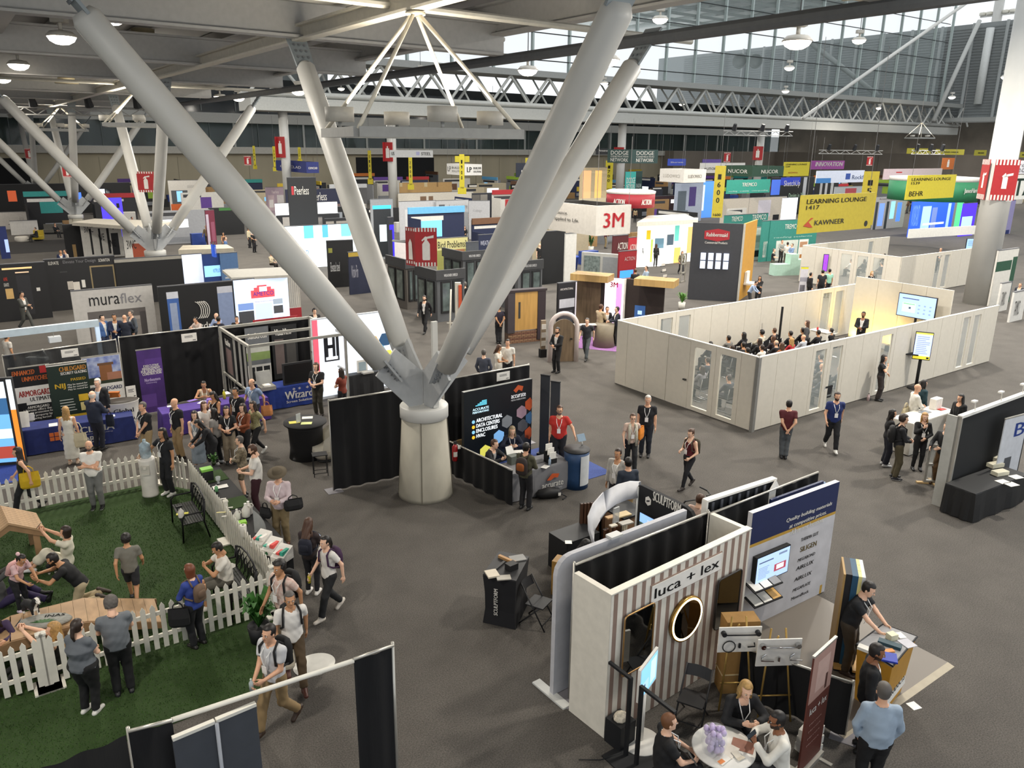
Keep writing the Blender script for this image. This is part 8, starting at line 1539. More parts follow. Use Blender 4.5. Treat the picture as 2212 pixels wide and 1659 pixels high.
for q in[('dark showroom wall with pale lettering and a gold-framed doorway, by the second column',93,562,247,2.7,A,'1d1d1f',[('ELEVATE','d8d5ce',.06,.9,.2,.96),('Elevate Your Design','77767a',.26,.89,.72,.97),('SCRANTON','d8d5ce',.76,.9,.92,.96)],[(.62,0,.64,.82,'8a7a58'),(.62,.8,.97,.83,'8a7a58'),(.95,0,.97,.82,'8a7a58'),(.28,.4,.36,.56,'b9b2a8'),(.36,.36,.45,.54,'d5cfc4'),(.48,.42,.53,.57,'d8d5ce'),(.2,.74,.3,.76,'3a3a3c')]),('dark curtained display wall with thin gold light strips at the picture edge',-40,575,96,2.8,A,'19191b',[('ALPINE','d03a2a',.3,.72,.36,.78),('GRANITE','d8d5ce',.29,.62,.37,.68)],[(.3,.4,.42,.58,'c9a56a'),(.3,.91,.78,.94,'!d8b078'),(.5,.84,.72,.86,'!c9a88a'),(.5,.1,.72,.8,'26262a'),(.8,.5,.86,.56,'d0cdc6')]),('white fabric mural wall with bold lettering over an office photo',152,630,328,2.5,A,'b5b2ae',[('mura',K,.2,.72,.57,.87),('flex','77767a',.58,.72,.85,.9)],[(.16,0,.88,.62,'5f5a58'),(.18,.08,.86,.42,'8d8782'),(.16,.42,.88,.48,'a39c96'),(.8,.05,.88,.55,'4a4646')]),('black fabric wall with a white wing emblem between two blue building posters',340,621,503,2.5,A,'0f1012',[('Hydro',W,.4,.14,.72,.3)],[(.1,0,.25,.88,'3a5ea0'),(.13,0,.22,.7,'8d9ab5'),(.1,.78,.25,.9,'c3c6cf'),(.77,0,.98,.88,'7f8fb0'),(.77,.8,.98,.92,'b9bcc6')]),('backlit white wall with a red arched emblem and product photos',503,606,620,2.5,A,'!c9d8ee',[('AMETCO','!1a2a8a',.34,.67,.72,.75),('fences louvers screens','!8a6a8a',.36,.55,.7,.58)],[(.3,.63,.74,.78,'!d04a52'),(.36,.78,.68,.83,'!d04a52'),(.42,.83,.6,.87,'!d04a52'),(.46,.75,.6,.84,'!f0f0f4'),(.05,.42,.33,.55,'!6a84b8'),(.05,.12,.33,.4,'4a4e55'),(.7,.48,.88,.58,'!8d9aa8'),(.7,.3,.88,.45,'55585e'),(.36,.2,.68,.52,'!b5c2e0')]),('black drape wall with a grey top band behind the second column',246,561,392,2.5,A,'0f0f11',(),[(0,.93,1,1,'9a968c')]),('white backlit panel with people print beside the blue screen booth',392,551,436,2.4,A,'!d3daea',(),[(.1,.05,.4,.3,'8a7a88'),(.55,.05,.8,.3,'6a7a98')]),('dark blue booth wall with a pale blue screen',436,550,474,2.4,A,'1c3a7a',[('KITPLUS','3a6ab8',.55,.55,.95,.64)],[(.05,.45,.96,.72,'!8cc4ee'),(.3,0,.7,.2,K)]),('steel blue louvre panel at the end of the screen booth',474,548,512,2.4,A,'4f6f9a',(),[(.2,.08+.1*i,1,.12+.1*i,'b9bcc0')for i in range(6)]),('white booth with black script letters and dark stripes beneath the slab roof',172,484,260,2.6,A,W,[('3WC',K,.08,.75,.3,.92),('WE',K,.4,.5,.55,.7),('ME',K,.68,.3,.82,.5),('3WC',K,.78,.8,1,.97)],[(.2,.1,.25,.85,K),(.42,.1,.47,.85,K),(.62,.1,.68,.85,K),(.72,.05,.9,.7,'2a2c30')]),('white letter-print wall above the brick red bench block',262,486,320,2.6,A,W,[('3WC',K,.1,.3,.45,.55),('WE',K,.6,.7,.95,.9)],[(.3,0,1,.45,'a0482c')]),('black drape panel with a tan star print beside the white letter booth',134,486,172,2.5,A,K,(),[(.4,0,.6,.4,'a88a5a')]),('violet lit panel with a small round emblem beyond the second column',216,428,262,3.6,A,'!4a3ae8',[('oldcastle','!9a90ff',.15,.72,.5,.8)],[(.72,.74,.86,.86,K)]),('white lobby wall with a small screen and orange glow in the far aisle',362,390,442,4.2,A,'c9c5bd',(),[(.06,.3,.5,.72,'4f5356'),(.2,.4,.36,.7,'!7fb8e8'),(.02,0,.3,.34,'c8602a'),(.55,0,1,.4,'!f0ece4'),(.5,.78,.95,.86,'b5b1aa')]),('black booth wall with a green sign beyond the aisle walkers',450,450,524,2.6,A,'17181a',(),[(.3,.9,.8,1,'3f7a3a')]),('tall crimson photo panel by the black booth in the far aisle',443,455,462,3.2,A+20,'6a2438',(),[(0,.1,.3,.9,'b5a9b8'),(.5,.2,.9,.7,'8a4a60')]),('long black far wall of drapes at the end of the hall',-20,399,280,3.6,A,'101012',(),[(.1,.45,.16,.8,'!a84a2a'),(.28,.3,.36,.6,'!6ab4e8'),(.55,.3,.62,.7,'!4a7ae8'),(.75,.2,.8,.8,'!dfe8f4'),(.9,0,.97,.6,'7a7d80')]),('white lounge counter wall at the picture edge in front of the black drapes',-10,459,64,1.7,A,'c5c0ba',[('AIA','a9a49e',.65,.2,.8,.7)]),('second white lounge counter wall with bar stools in front of it',20,478,80,1.3,A,'d8d5ce',()),('navy booth panel with white edges at the picture edge',-8,490,12,2.4,A,'1f2f6a',(),[(.6,.2,1,.6,'!9fb4e8')]),('mauve display wall with a picture, beside the navy lettered booth',573,405,616,3.6,A,'a08d98',[('Peerless','d8c9c9',.3,.8,.65,.9)],[(.1,.25,.4,.75,'b8a3a8'),(.15,.35,.35,.6,'d5d0cc'),(.55,.4,.95,.75,'c5bfbd')]),('navy booth wall with a red square and bold white lettering',616,410,733,4.0,A,'1a1f38',[('Peerless',W,.45,.7,.75,.92)],[(.36,.72,.44,.92,'b03038'),(.1,.1,.4,.6,'8a8d92'),(.12,.15,.38,.5,'15161a'),(.6,.1,1,.6,'6a5552')]),('dark curved header panel with red square and white lettering',620,384,682,6.2,A,'1a1c20',[('Peerless',W,.22,.8,.72,.9)],[(.12,.8,.2,.9,'b03038')]),('long white glowing canopy beam under the navy lettered wall',594,440,728,3.2,A,'!f2f4f4',(),[(0,0,1,.66,'2a2c30'),(.1,.1,.3,.6,'b9b5b0'),(.34,.1,.53,.55,'c9c4bc'),(.38,.2,.52,.45,'d8a04a')]),('black wall with white plus emblem and lettering, in the middle rows',669,449,746,2.6,A,'121315',[('ADFAST',W,.16,.5,.5,.76),('+',W,.06,.5,.16,.8)],[(.64,.4,.9,.8,'8d9298'),(.7,.45,.82,.75,'2a2c30')]),('pale grey wall with orange thin lettering below the black plus-emblem wall',635,472,696,2.4,A,'8f8b88',[('somfy','b0704a',.38,.72,.68,.82),('Smart shading','a9a5a2',.2,.55,.8,.6)]),('grey framed panel pair beside the pale grey wall',701,473,750,2.3,A,'2a2b2e',(),[(.05,.1,.4,.9,'a09a92'),(.5,.1,1,.9,'a09a92')]),('glowing white and sky blue lattice wall crossing the aisle',614,490,772,3.0,A,'!e8f6fb',[('MULTI','!3a6ab0',.16,.3,.3,.42),('FACADES','!6a94c8',.17,.2,.3,.28)],[(.25,.7,.38,1,'!5ab0e0'),(.5,.7,.58,1,'!4a9ad8'),(.76,.7,.9,1,'!6ad0e8'),(.58,.2,.68,.45,'!4a8ad8'),(.76,.2,.9,.45,'!3a7ad8'),(0,.1,.04,.4,'!3a6ad8'),(.14,0,.15,1,'!b9d8e4'),(.45,0,.455,.66,'!b9d8e4'),(.68,0,.685,.66,'!b9d8e4')]),('tall black tower panel with small white lettering behind the white beam',705,521,762,2.9,A-8,'141416',[('Elevated steel','c9c9c9',.1,.35,.45,.55)],[(.05,.75,.2,.85,'8a8a3a')]),('gold and dark navy booth wall with a white print beside the thin arm',752,546,800,2.5,A,'23283f',[('Window Film','a9a9b5',.1,.4,.4,.7)],[(0,.9,1,1,'b5993a')]),('grey booth frame with a bright blue strip light and a screen',800,431,848,4.6,A,'8d9094',(),[(.1,.04,.9,.9,'22272c'),(.08,.84,.92,.9,'!3ab0f0'),(.36,.3,.68,.58,'!cfe0e8')]),('violet neon angle light on the dark booth under the grey frame',838,470,850,4.0,A,'20222c',(),[(.2,.8,1,.88,'!2a1af0'),(.7,.2,1,.88,'!2a1af0')]),('white long wall with two small brown windows below the timber pergola',860,418,1022,3.0,A,'d2cbbd',(),[(.28,.68,.36,.86,'7a5f48'),(.39,.68,.45,.86,'7a5f48')]),('timber pergola roof of sticks on the white long wall',863,395,976,4.0,A,'b3905c',(),[(0,.88,.05,1,'c3b28d'),(.46,.86,.52,1,'c3b28d'),(.2,.85,.23,1,'8a6a3f'),(.7,.85,.73,1,'8a6a3f')]),('dark wood-fronted booth with an orange block next to the white long wall',1020,418,1120,3.2,A,'2a2c34',[('LP',W,.42,.6,.5,.75),('Diamond',W,.52,.6,.72,.7)],[(.7,.5,1,.95,'d0582f'),(.0,.5,.16,.95,'6a6660'),(.17,.5,.32,.95,'8a867e')]),('white exhibit wall with grey lettering and a round black emblem',942,434,1012,3.6,A,'bcbcbd',[('Architecture','8a8a8c',.36,.78,.96,.9),('Center','8a8a8c',.36,.66,.72,.76)],[(.08,.68,.26,.9,'55565a'),(.03,.1,.18,.5,'5a78a0'),(.2,.36,.7,.52,'8d9298')]),('second white exhibit panel with faint grey lines beside the emblem wall',1013,434,1058,3.6,A-20,'b2b2b4',[('College','9c9c9e',.2,.7,.6,.78)],[(.1,0,.9,.5,'2e2e30')]),('white wide exhibit wall with blue posters behind the emblem wall',862,436,942,3.6,A,'c6c6c8',(),[(.15,.1,.3,.8,'dcdcdc'),(.34,.1,.55,.6,'3a3234'),(.64,.2,.95,.85,'9fa5ae'),(.66,.2,.92,.4,'5f6a78')]),('white banner wall with red base lettering left of the hanging red sign',840,522,892,2.4,A,'cfc9c8',[('MITSUBISHI','55565a',.1,.4,.5,.5)],[(.05,.05,.5,.18,'a82a3a'),(.52,.05,1,.18,'b83a44')]),('yellow-green banner wall with serif question lettering and a bird photo',944,516,1010,2.4,A,'c3bd84',[('Bird Problems?',K,.02,.72,.95,.92)],[(0,0,1,.66,'8a8a4a'),(.3,.2,.8,.6,'6a7a3a'),(.5,.5,.9,.66,'9a6a4a')]),('slate grey booth wall beside the bird banner',1008,524,1034,2.4,A,'4a4e55'),('navy lettered booth wall with a white sink poster behind the grey arm',1034,508,1100,2.6,A,'1c2440',[('WEATHER','b9bccc',.05,.72,.45,.84)],[(.42,0,.9,.6,'c3c9d0'),(.5,.05,.62,.2,'c03a3a')]),('black drape tower between the far booths behind the hanging white box sign',1171,501,1222,3.4,A,'0f1114'),('round white pillar wall beside the black drape tower',1222,505,1246,3.6,A,'c6c5c0'),('maroon brand wall with white stroke lettering',1325,510,1358,3.2,A,'4a141a',[('ACTION',W,.3,.72,.95,.86)]),('narrow red banner wall with white print lines',1358,514,1376,2.8,A,'a82430',[('ACTION',W,.2,.7,.95,.84)],[(.1,.1+.15*i,.8,.18+.15*i,'d8d0cc')for i in range(4)]),('red kiosk wall with a blue house screen above a small shelf',1338,544,1376,2.4,A,'8a1a24',[('ACTION','b5a0a0',.3,.75,.9,.85)],[(.08,.12,.85,.5,'!3a8ae8'),(.3,.12,.75,.3,'!8a4a3a')]),('bright white lit booth wall with colour blocks and a screen',1380,478,1440,3.4,A-15,'!eef0ec',(),[(.3,.6,.45,.8,'!f0b020'),(.48,.1,.55,.6,'!a8d050'),(.62,.4,.95,.62,'!5a7a8a')]),('bright white lit booth wall with a cork panel and an orange triangle',1440,474,1508,3.4,A,'!f2eee4',(),[(.05,.42,.26,.66,'!4a5a66'),(.28,.5,.42,.85,'!6ac8b8'),(.3,0,.5,.35,'!f0b060'),(.7,.2,1,.8,'!d8a868')]),('sea green booth wall with white brand lettering over an opening',1665,477,1768,3.2,A-8,'2f7d72',[('TREMCO',W,.3,.78,.6,.9),('roofing sealants','a9c9c0',.1,.55,.9,.6)],[(.16,0,.62,.5,'c9cfc6'),(.64,0,.84,.5,'e2e0d8'),(.68,.02,.8,.12,'b0763a'),(.66,.3,.82,.44,'b58a6a')]),('narrow sea green pillar wall with upright white lettering',1648,478,1668,3.2,A,'2f7d72',[('BUILD IT.',W,.3,.1,.7,.5)]),('white and cream cabinets wall beside the gold tower side',1632,492,1650,2.6,A,'cfd3ca',(),[(.1,.1,.8,.3,'15161a'),(.1,.55,.8,.75,'a9b0a6'),(.1,.34,.9,.37,'eeeeea')]),('sea green low wall row behind the grey tower',1566,466,1660,3.0,A,'2f7d72',[('TREMCO',W,.15,.82,.4,.96),('TREMCO',W,.62,.82,.95,.98)]),('long cream partition wall behind the sea green booths',1560,430,1700,3.2,A,'c9bfae',(),[(.4,.2,.41,1,'a9a092'),(.55,.3,.75,.9,'d2cbd0'),(.8,.1,.9,.35,'15161a')]),('white glowing cube wall above the sea green booth',1692,428,1724,3.6,A,'!e2e6f2'),('dark 3D design booth wall with bold white lettering',1668,384,1760,5.0,A,'1d2022',[('SketchUp',W,.28,.72,.66,.92),('Design in 3D','a9c9b0',.42,.42,.78,.58)],[(0,.55,.2,.95,'!3a5ab0'),(.2,.8,.66,1,'!1f2f8a'),(0,.1,.3,.45,'!8ab0d0'),(.74,0,.82,1,'b9bcc0')]),('black and white striped booth wall beside the pink screen',1762,396,1812,4.4,A,'1b1c1e',[('9',W,.1,.3,.2,.6)],[(.2,.4,.3,1,'b9b9b9'),(.42,.5,.52,1,'c3c3c3'),(.66,.6,.78,1,'b9b9b9')]),('pink screen wall with red panels between two grey panels',1804,404,1866,4.2,A,'b2b4b8',[('Rheinzink','55585c',.1,.55,.3,.7)],[(.36,.1,.62,.75,'!f03a90'),(.36,.7,.75,.95,'b04a54'),(.75,.2,.95,.6,'dadada')]),('grey colonnade booth wall with blue lit posters behind the lounge',1893,426,1960,3.6,A,'a9a59c',[('Armstrong','5a4a48',.1,.9,.5,.96)],[(.02,0,.1,.85,'3a3a3c'),(.14,.1,.3,.8,'!6a8ae0'),(.36,0,.44,.85,'2e2e30'),(.5,.3,.64,.85,'!8ac8f0'),(.72,.2,.86,.8,'!4a7af0')]),('bright blue booth of translucent panels under the yellow lounge sign',1972,436,2064,3.6,A,'!2a5ae0',[('WORKBOARD','!6a94f0',.02,.3,.18,.9)],[(.25,.1,.45,.85,'!9fc0f0'),(.48,.0,.6,.8,'!6a7fae'),(.85,.1,.92,.9,'!a0c4ff'),(.3,.3,.8,.36,'!e0ecff')]),('green lit wall panel beside the blue booth',2064,418,2086,4.0,A+10,'!5ae890',(),[(0,0,.35,1,'a9aaa2')]),('indigo lit screen wall beyond the green panel',2082,440,2112,3.4,A,'!4a2ae0',(),[(.05,.1,.8,.6,'!a8d4f0')]),('lavender panel wall behind the big round column',2170,434,2195,3.6,A,'9f98c4',(),[(0,0,.9,.12,'1f2f6a')]),('white corner booth with a green band at the picture edge',2158,542,2202,3.2,A,'cfccc4',(),[(0,.62,.75,.8,'1d4a34'),(.78,0,1,.85,'1d4a34'),(.8,.1,1,.4,'5f6668')]),('white printed drums wall at the picture edge',2165,613,2186,1.6,A,'d5d3cd',[('TAMKO',K,.2,.2,.6,.7)]),('second white printed drum wall at the picture edge',2192,632,2220,1.6,A,'d5d3cd',[('TAMKO',K,.2,.2,.6,.7)]),('teal poster panel with white lettering below the dark green double sign',1352,371,1374,5.5,A,'3aa39a',[('DODGE',W,.1,.72,.95,.86),('NETWORK',W,.1,.6,.95,.7)],[(0,0,1,.4,'dfe2e2')]),('dark green poster panel with pale lettering beside the teal one',1374,370,1388,5.5,A,'26403c',[('KNOW','b9c6c0',.1,.6,.9,.7),('FIRST','b9c6c0',.1,.5,.9,.58)]),('two-storey cream showroom wall with orange lit rooms',1254,362,1312,6.5,A,'c9b48f',(),[(.1,.5,.4,.95,'!d8a070'),(.55,.5,.8,.95,'!e0a860'),(.1,.02,.4,.4,'b58a6a'),(.45,0,.6,.42,'8fb0c0'),(.0,.44,1,.5,'d5c7a8')]),('maroon booth wall with a glowing strip in the far middle rows',1416,424,1510,3.0,A,'3a2226',(),[(.35,.7,.62,.85,'!f4f0ee'),(.0,.05,.4,.3,'3f5a9a')]),('far booth wall with blue product posters under the white hanging sign',1460,396,1520,4.6,A,'a9b2c4',(),[(.1,.3,.4,.8,'5f6a74'),(.5,.4,.75,.9,'4a3a7a'),(.05,.1,.5,.3,'6a7a8a')]),('blue and white tall booth wall beside the aisle sign',1505,392,1552,4.6,A,'!4a80d8',(),[(.05,.2,.4,.9,'!c0d4ec')])]:wallp(*q)
for i in range(5):
 P,wd,hh=face(340,621,503,h=2.5,z=2.5,ax=AX)
 solo('emblem_stroke','thin curved white stroke, number %s of the wing emblem on the black wall'%('one','two','three','four','five')[i],'emblem',MB().path([(wd*.44+.09*i+.3*math.sin(q),-.03,1.3+.42*math.cos(q))for q in np.arange(.2,3.0,.35)],.018,5),M(W),P,AX)
def slab(label,pts,z,th,col):
 p=[G(x,y,z)for x,y in pts];return solo('booth_canopy',label,'roof',MB().prism([q-p[0]for q in p],(0,0,-th)),M(col),p[0])
slab('pale roof frame tilted above the backlit red emblem wall',[(480,583),(500,600),(626,594),(606,577)],2.6,.12,'b3b0a8');slab('pale slab roof of the white letter booth',[(155,480),(205,472),(380,478),(300,490)],2.75,.25,'c3bdb0');slab('cream ledge roof in front of the blue screen booth',[(385,540),(505,536),(490,528),(395,530)],2.5,.3,'b3aa96');slab('white canopy roof of the bright lit booth',[(1376,480),(1508,474),(1480,462),(1400,466)],3.5,.3,'cfcbc0')
t=T('louver_tower','white ribbed tower with red trim beside the backlit emblem wall','tower',GZ(606,694,.1),AX);t.box('tower_body',M('cfc9be'),0,0,0,1.1,.9,2.3)
for i in range(11):t.box('rib',M('b5afa4'),.04+i*.1,-.02,.75,.09+i*.1,0,2.25)
t.box('red_base',M('9a2028'),-.01,-.015,0,1.11,.0,.7)
for i in range(3):
 P=GZ(547+i*26,697-i*3,1.0);P.z=0;f_=T('louver_gate','red framed louvre gate panel, %s of three in a row'%('first','second','third')[i],'panel',P,AX);f_.box('frame',M('a01f2a'),0,0,0,.95,.06,1.1);f_.art('slat_print',.07,.08,.88,1.03,M('c9c5bb'),[(0,j/8,1,(j+.3)/8,M('a09c92'))for j in range(8)],y=-.01)
s=corner_sign('white square blue-lettered cube sign over the blue screen booth',462,530,556,455,466,28,M("2a5ad0"),[('R',M(W),.3,.3,.7,.85)],hang=.1)
def pavilion(label,cx,yt,pxl,pxr,h,col,glass=True,y=None):
 t=box_booth(label,cx,yt,pxl,pxr,M(col),h=h,name='window_pavilion',cat='pavilion',th=.08,y=y);w_,b_,m=t.wa,t.wb,M('1a1b1d')
 t.box('header',M('3a3b3d'),-.12,-.12,h-.45,w_,0,h+.05);t.box('header',M('3a3b3d'),-.12,0,h-.45,0,b_,h+.05);t.text('WEATHER SHIELD',M('b9b9b9'),.2*w_,h-.3,.7*w_,h-.16,y=-.13)
 for k_ in(.12,.55):
  fa=t.box('window_frame',m,k_*w_,-.06,.45,(k_+.36)*w_,-.01,h-.55);t.box('pane',M('55605f',.05,noise=.5,scale=2),k_*w_+.08,-.07,.55,(k_+.36)*w_-.08,-.06,h-.63,parent=fa)
  fb=t.box('window_frame',m,-.06,k_*b_,.45,-.01,(k_+.36)*b_,h-.55);t.box('pane',M('606a66',.05,noise=.5,scale=2),-.07,k_*b_+.08,.55,-.06,(k_+.36)*b_-.08,h-.63,parent=fb)
 return t
pavilion('grey window pavilion with corner glass, nearest the walking man in black',944,586,900,1003,2.6,'55575a');pavilion('grey window pavilion with a low wooden base behind the hanging red sign',877,562,836,905,2.7,'5f5a55');pavilion('grey window pavilion with pale lettering below the bird banner',1000,545,958,1050,2.8,'5a5c5e');pavilion('tall grey window pavilion behind the broad sloping arm',1120,566,1060,1172,2.7,'5c5e61')
t=T('ladder_lift','slim white post lift with an orange sleeve behind the column','lift',GZ(990,745,.1),10);t.box('mast',M('c3beb2'),-.12,-.1,0,.12,.1,2.9);t.box('sleeve',M('c0502f'),.02,-.14,1.8,.16,.12,2.8);t.tube('side_post',M('d5d0c4'),(-.4,0,0),(-.3,0,2.6),.04);t.tube('rung',M('d5d0c4'),(-.5,0,1.1),(0,0,1.1),.03)
wood6=M('6f5d48',.6,noise=.25,scale=2,stretch=(5,5,.6));tanw=M('a98a55',.6,noise=.15,scale=2,stretch=(4,4,.5))
P,wd,hh=face(1248,594,1437,h=2.5,z=2.5,ax=-24);t=T('brand_wall','dark wood brand wall with a glowing pink-white panel and red lettering','wall',P,-24);b=t.box('panel',M('2c2320',.6),0,0,0,wd,.1,hh)
t.box('wood_panel',wood6,0,-.03,0,.28*wd,0,hh);t.art('light_panel',.33*wd,.05,.55*wd,hh,LED('f4e6f4',1.3),[(.6,.2,.9,.9,LED('e88ae8',1.1)),(.0,0,1,.15,LED('e8c8e8',1))],y=-.06,parent=b);t.text('3M',M('b0202a'),.39*wd,.82*hh,.48*wd,.92*hh,y=-.07,parent=b);t.box('light_edge',M('d8d5ce'),.55*wd,-.08,0,.57*wd,0,hh)
t.art('fire_screen',.68*wd,.25*hh,.8*wd,.5*hh,LED('2a4a7a',.8),[(.3,.3,.7,.6,LED('a8c8f0',1))],y=-.01,parent=b)
for x0,d in((0.0,'far'),(.72*wd,'near')):
 c_=T('timber_canopy','%s block of tan timber beams on top of the dark brand wall'%d,'canopy',P+Vector((math.cos(math.radians(-24))*x0,math.sin(math.radians(-24))*x0,2.5)),-24)
 for j in range(5):c_.box('beam',tanw,0,-1.1+j*.22,-.1,1.9,-.92+j*.22,.22)
wallp('black info tower with window pictures and a white glowing edge',1206,613,1246,2.4,A,'15161a',[('ARCHITECTURAL',W,.1,.86,.8,.9)],[(.08,.5,.9,.68,'b5b8bc'),(.1,.1,.8,.44,'3a3c40'),(.94,0,1,1,'e0dde8')])
t=T('arched_door','arched wood door in a thick white arched frame','door',GZ(1216,780,.02),8);ar=[(-.55,0,0),(-.55,0,1.5)]+[(-.55*math.cos(q),0,1.5+.55*math.sin(q))for q in np.arange(.3,3,.3)]+[(.55,0,1.5),(.55,0,0)]
t.add('arch_frame',MB().path([Vector(p)for p in ar],.1,8),M('c9bcb8'),smooth=True);t.add('door_leaf',MB().prism([Vector(p)*.88 for p in ar],(0,.08,0)),wood6);t.box('handle',BLACK,.28,-.06,.95,.36,0,1.0)
t=T('door_display','oak door panel with a slim window on a brick plinth','display',GZ(1102,742,.02),AX-10);t.box('oak_door',M('b0894a',.5,noise=.12,scale=2,stretch=(4,4,.5)),.2,-.03,.6,1.35,.05,2.35);t.box('vision_panel',M('3a3a38',.2),.38,-.04,1.15,.48,-.02,1.9);t.box('side_frame',M('2a2024'),1.35,-.06,.1,1.75,.3,2.4);t.box('side_frame',M('3a3438'),-.15,-.06,.5,.2,.3,2.4);t.box('top_frame',M('2a2024'),-.2,-.08,2.35,1.8,.35,2.45)
BR=MB().box(0,-.012,0,.2,.05,.06);pl_=t.box('plinth',M('5a4436'),-.1,0,0,1.7,.4,.55);cols=[BR.mesh('brick',M(c))for c in('7a5a44','6a4636','8a6a50')]
for r_ in range(7):
 for c_ in range(8):link('brick',cols[(r_*5+c_*3)%3],pl_,(-.1+c_*.225+(.1 if r_%2 else 0),-.0,.01+r_*.077))
t=T('round_counter','curved grey-brown counter in front of the glowing panel','counter',GZ(1304,745,.05),0);t.lathe('counter_body',M('7a705f'),[(.5,0),(.42,.5),(.45,1.02),(0,1.03)],n=24)
t=T('sample_tower','slim upright sample tower on a black base by the arched door','stand',GZ(1172,770,.02),20);t.box('base',K and BLACK,-.14,-.12,0,.14,.12,.35);t.box('mast',M('8a7a66'),-.1,-.06,.35,.1,.06,1.6)
for i in range(3):t.box('sample',M('c9c5bd'),-.1,-.08,.5+i*.36,.1,-.06,.72+i*.36)
t=T('bar_table','wire-framed high table, its wires coloured violet for the light, beside the arched door','table',GZ(1262,748,.02),10);t.box('table_top',M('b5b0a8'),-.5,-.2,1.0,.5,.2,1.03);t.add('wire_frame',MB().path([(-.45,0,1.0),(-.4,0,0),(.4,0,0),(.45,0,1.0)],.02,6),M('6a3a6a'));solo('violet_light_carpet','carpet coloured violet for the light under the wire-framed high table','carpet',MB().box(-1.6,-1,0,1.6,1.3,.012),M('8a5f94',.9,noise=.2,scale=20),GZ(1270,742,0),-20)  # violet light is put into the wire frame and carpet colours
t=T('door_frame_stand','light grey sliding door stand with glass leaves','display',GZ(1254,612,.05),-28);t.box('frame',M('a9a9a4'),0,0,0,3.0,.3,2.1);t.box('glass_leaf',M('6f7a78',.1,noise=.4),.2,-.03,.1,1.3,-.0,1.9);t.box('grey_leaf',M('83878a'),1.5,-.03,.1,2.7,0,1.9)
t=T('recycling_bin','blue recycling bin with a white arrow mark beside the black drape','bin',GZ(1237,580,.05),0);t.lathe('bin_body',M('1c3f96'),[(.32,0),(.4,.85),(.44,.87),(.44,.95),(.38,.98),(0,1.0)],n=18);t.box('mark',M(W),.02,-.42,.45,.16,-.36,.6)
t=T('window_rack','leaning grey window sample rack in the aisle by the lit booth','rack',GZ(1470,610,.05),55)
for x in(0,.7):t.box('stile',ALU,x,0,0,x+.08,.08,1.9)
for z in(.0,.6,1.2,1.85):t.box('rail',ALU,0,0,z,.78,.08,z+.08)
t=T('leaflet_rack','black stepped rack of white leaflets by the red kiosk','rack',GZ(1425,618,.05),40)
for i in range(4):t.box('tray',BLACK,0,-.1*i,1.3-.35*i,.45,.1-.1*i,1.34-.35*i);t.box('leaflet',M(W),.05,-.1*i,1.34-.35*i,.4,.02-.1*i,1.5-.35*i)
plant('potted palm beside the grey stand',GZ(1276,545,.0),'cfccc4',1.6,.6,'3a5a2c',16,.25,.5,6,.09);plant('small green plant in a white pot by the grey tower',GZ(1472,668,0),'d5d2ca',1.0,.4,'4a7a2c',18,.2,.4,9,.07)
c_=GZ(1593,652,0);T_H=hgt(c_,484);lw_=-on_line(c_+Vector((0,0,2)),-12,1490);rw_=on_line(c_+Vector((0,0,2)),62,1628)
t=T('brand_tower','tall dark grey tower with a gold side, red emblem and four lit dispensers','tower',c_,-12);b=t.box('front_panel',M('3a3b40',.4),-lw_,0,0,0,.15,T_H);u=T_H/5.2;ca_,sa_=math.cos(math.radians(74)),math.sin(math.radians(74))
t.add('gold_side',MB().prism([(0,0,0),(rw_*ca_,rw_*sa_,0),(rw_*ca_,rw_*sa_,T_H),(0,0,T_H)],(-.1,.03,0)),M('b8862a'));t.box('edge_trim',M('b9b5ac'),-.06,-.03,0,.06,.03,T_H)
t.add('emblem',MB().prism([(-lw_*.76,-.02,T_H*.8),(-lw_*.5,-.02,T_H*.77),(-lw_*.27,-.02,T_H*.8),(-lw_*.27,-.02,T_H*.9),(-lw_*.5,-.02,T_H*.93),(-lw_*.76,-.02,T_H*.9)],(0,.02,0)),M('a82630'),b);t.text('Rubbermaid',M(W),-lw_*.72,T_H*.83,-lw_*.31,T_H*.88,y=-.04,parent=b);t.text('Commercial Products',M(W),-lw_*.74,T_H*.74,-lw_*.3,T_H*.77,y=-.04,parent=b)
for i in range(4):d_=t.box('dispenser',LED('c9d4ec',.9),-lw_*(.8-.15*i),-.12,T_H*.42,-lw_*(.7-.15*i),0,T_H*.62,parent=b);t.box('dispenser_band',BLACK,-lw_*(.8-.15*i),-.13,T_H*.52,-lw_*(.7-.15*i),-.12,T_H*.53,parent=b)
t=T('changing_station','white fold-down changing table on the gold tower side','table',c_+Vector((rw_*.45*math.cos(math.radians(62)),rw_*.45*math.sin(math.radians(62)),0)),62);t.box('back_plate',M(W),-.4,-.16,.9,.4,-.02,1.6);t.box('tray',M(W),-.5,-.8,.85,.5,-.02,.95)
t=T('stepped_counter','pale mint stepped display counter in front of the sea green booth','counter',GZ(1672,596,.0),14)
for i,(x0,x1,z)in enumerate(((0,1.2,.8),(1.2,1.8,1.5),(1.8,2.5,1.1),(2.5,3.6,1.6))):t.box('step',M('a9c9ba'),x0,0,0,x1,.7,z)
Y_=M('c3b42a',.6);YD=M('a8982a',.6);k6=M('1a1a14');w6=M(W)
def lounge(lab,a,b,c,d,Y,num,mat):return flat_sign(lab,a,b,c,d,Y,mat,[('LEARNING LOUNGE',k6,.07,.77,.88,.89),(num,k6,.07,.62,.24,.73)],ax=AX,hang=6)
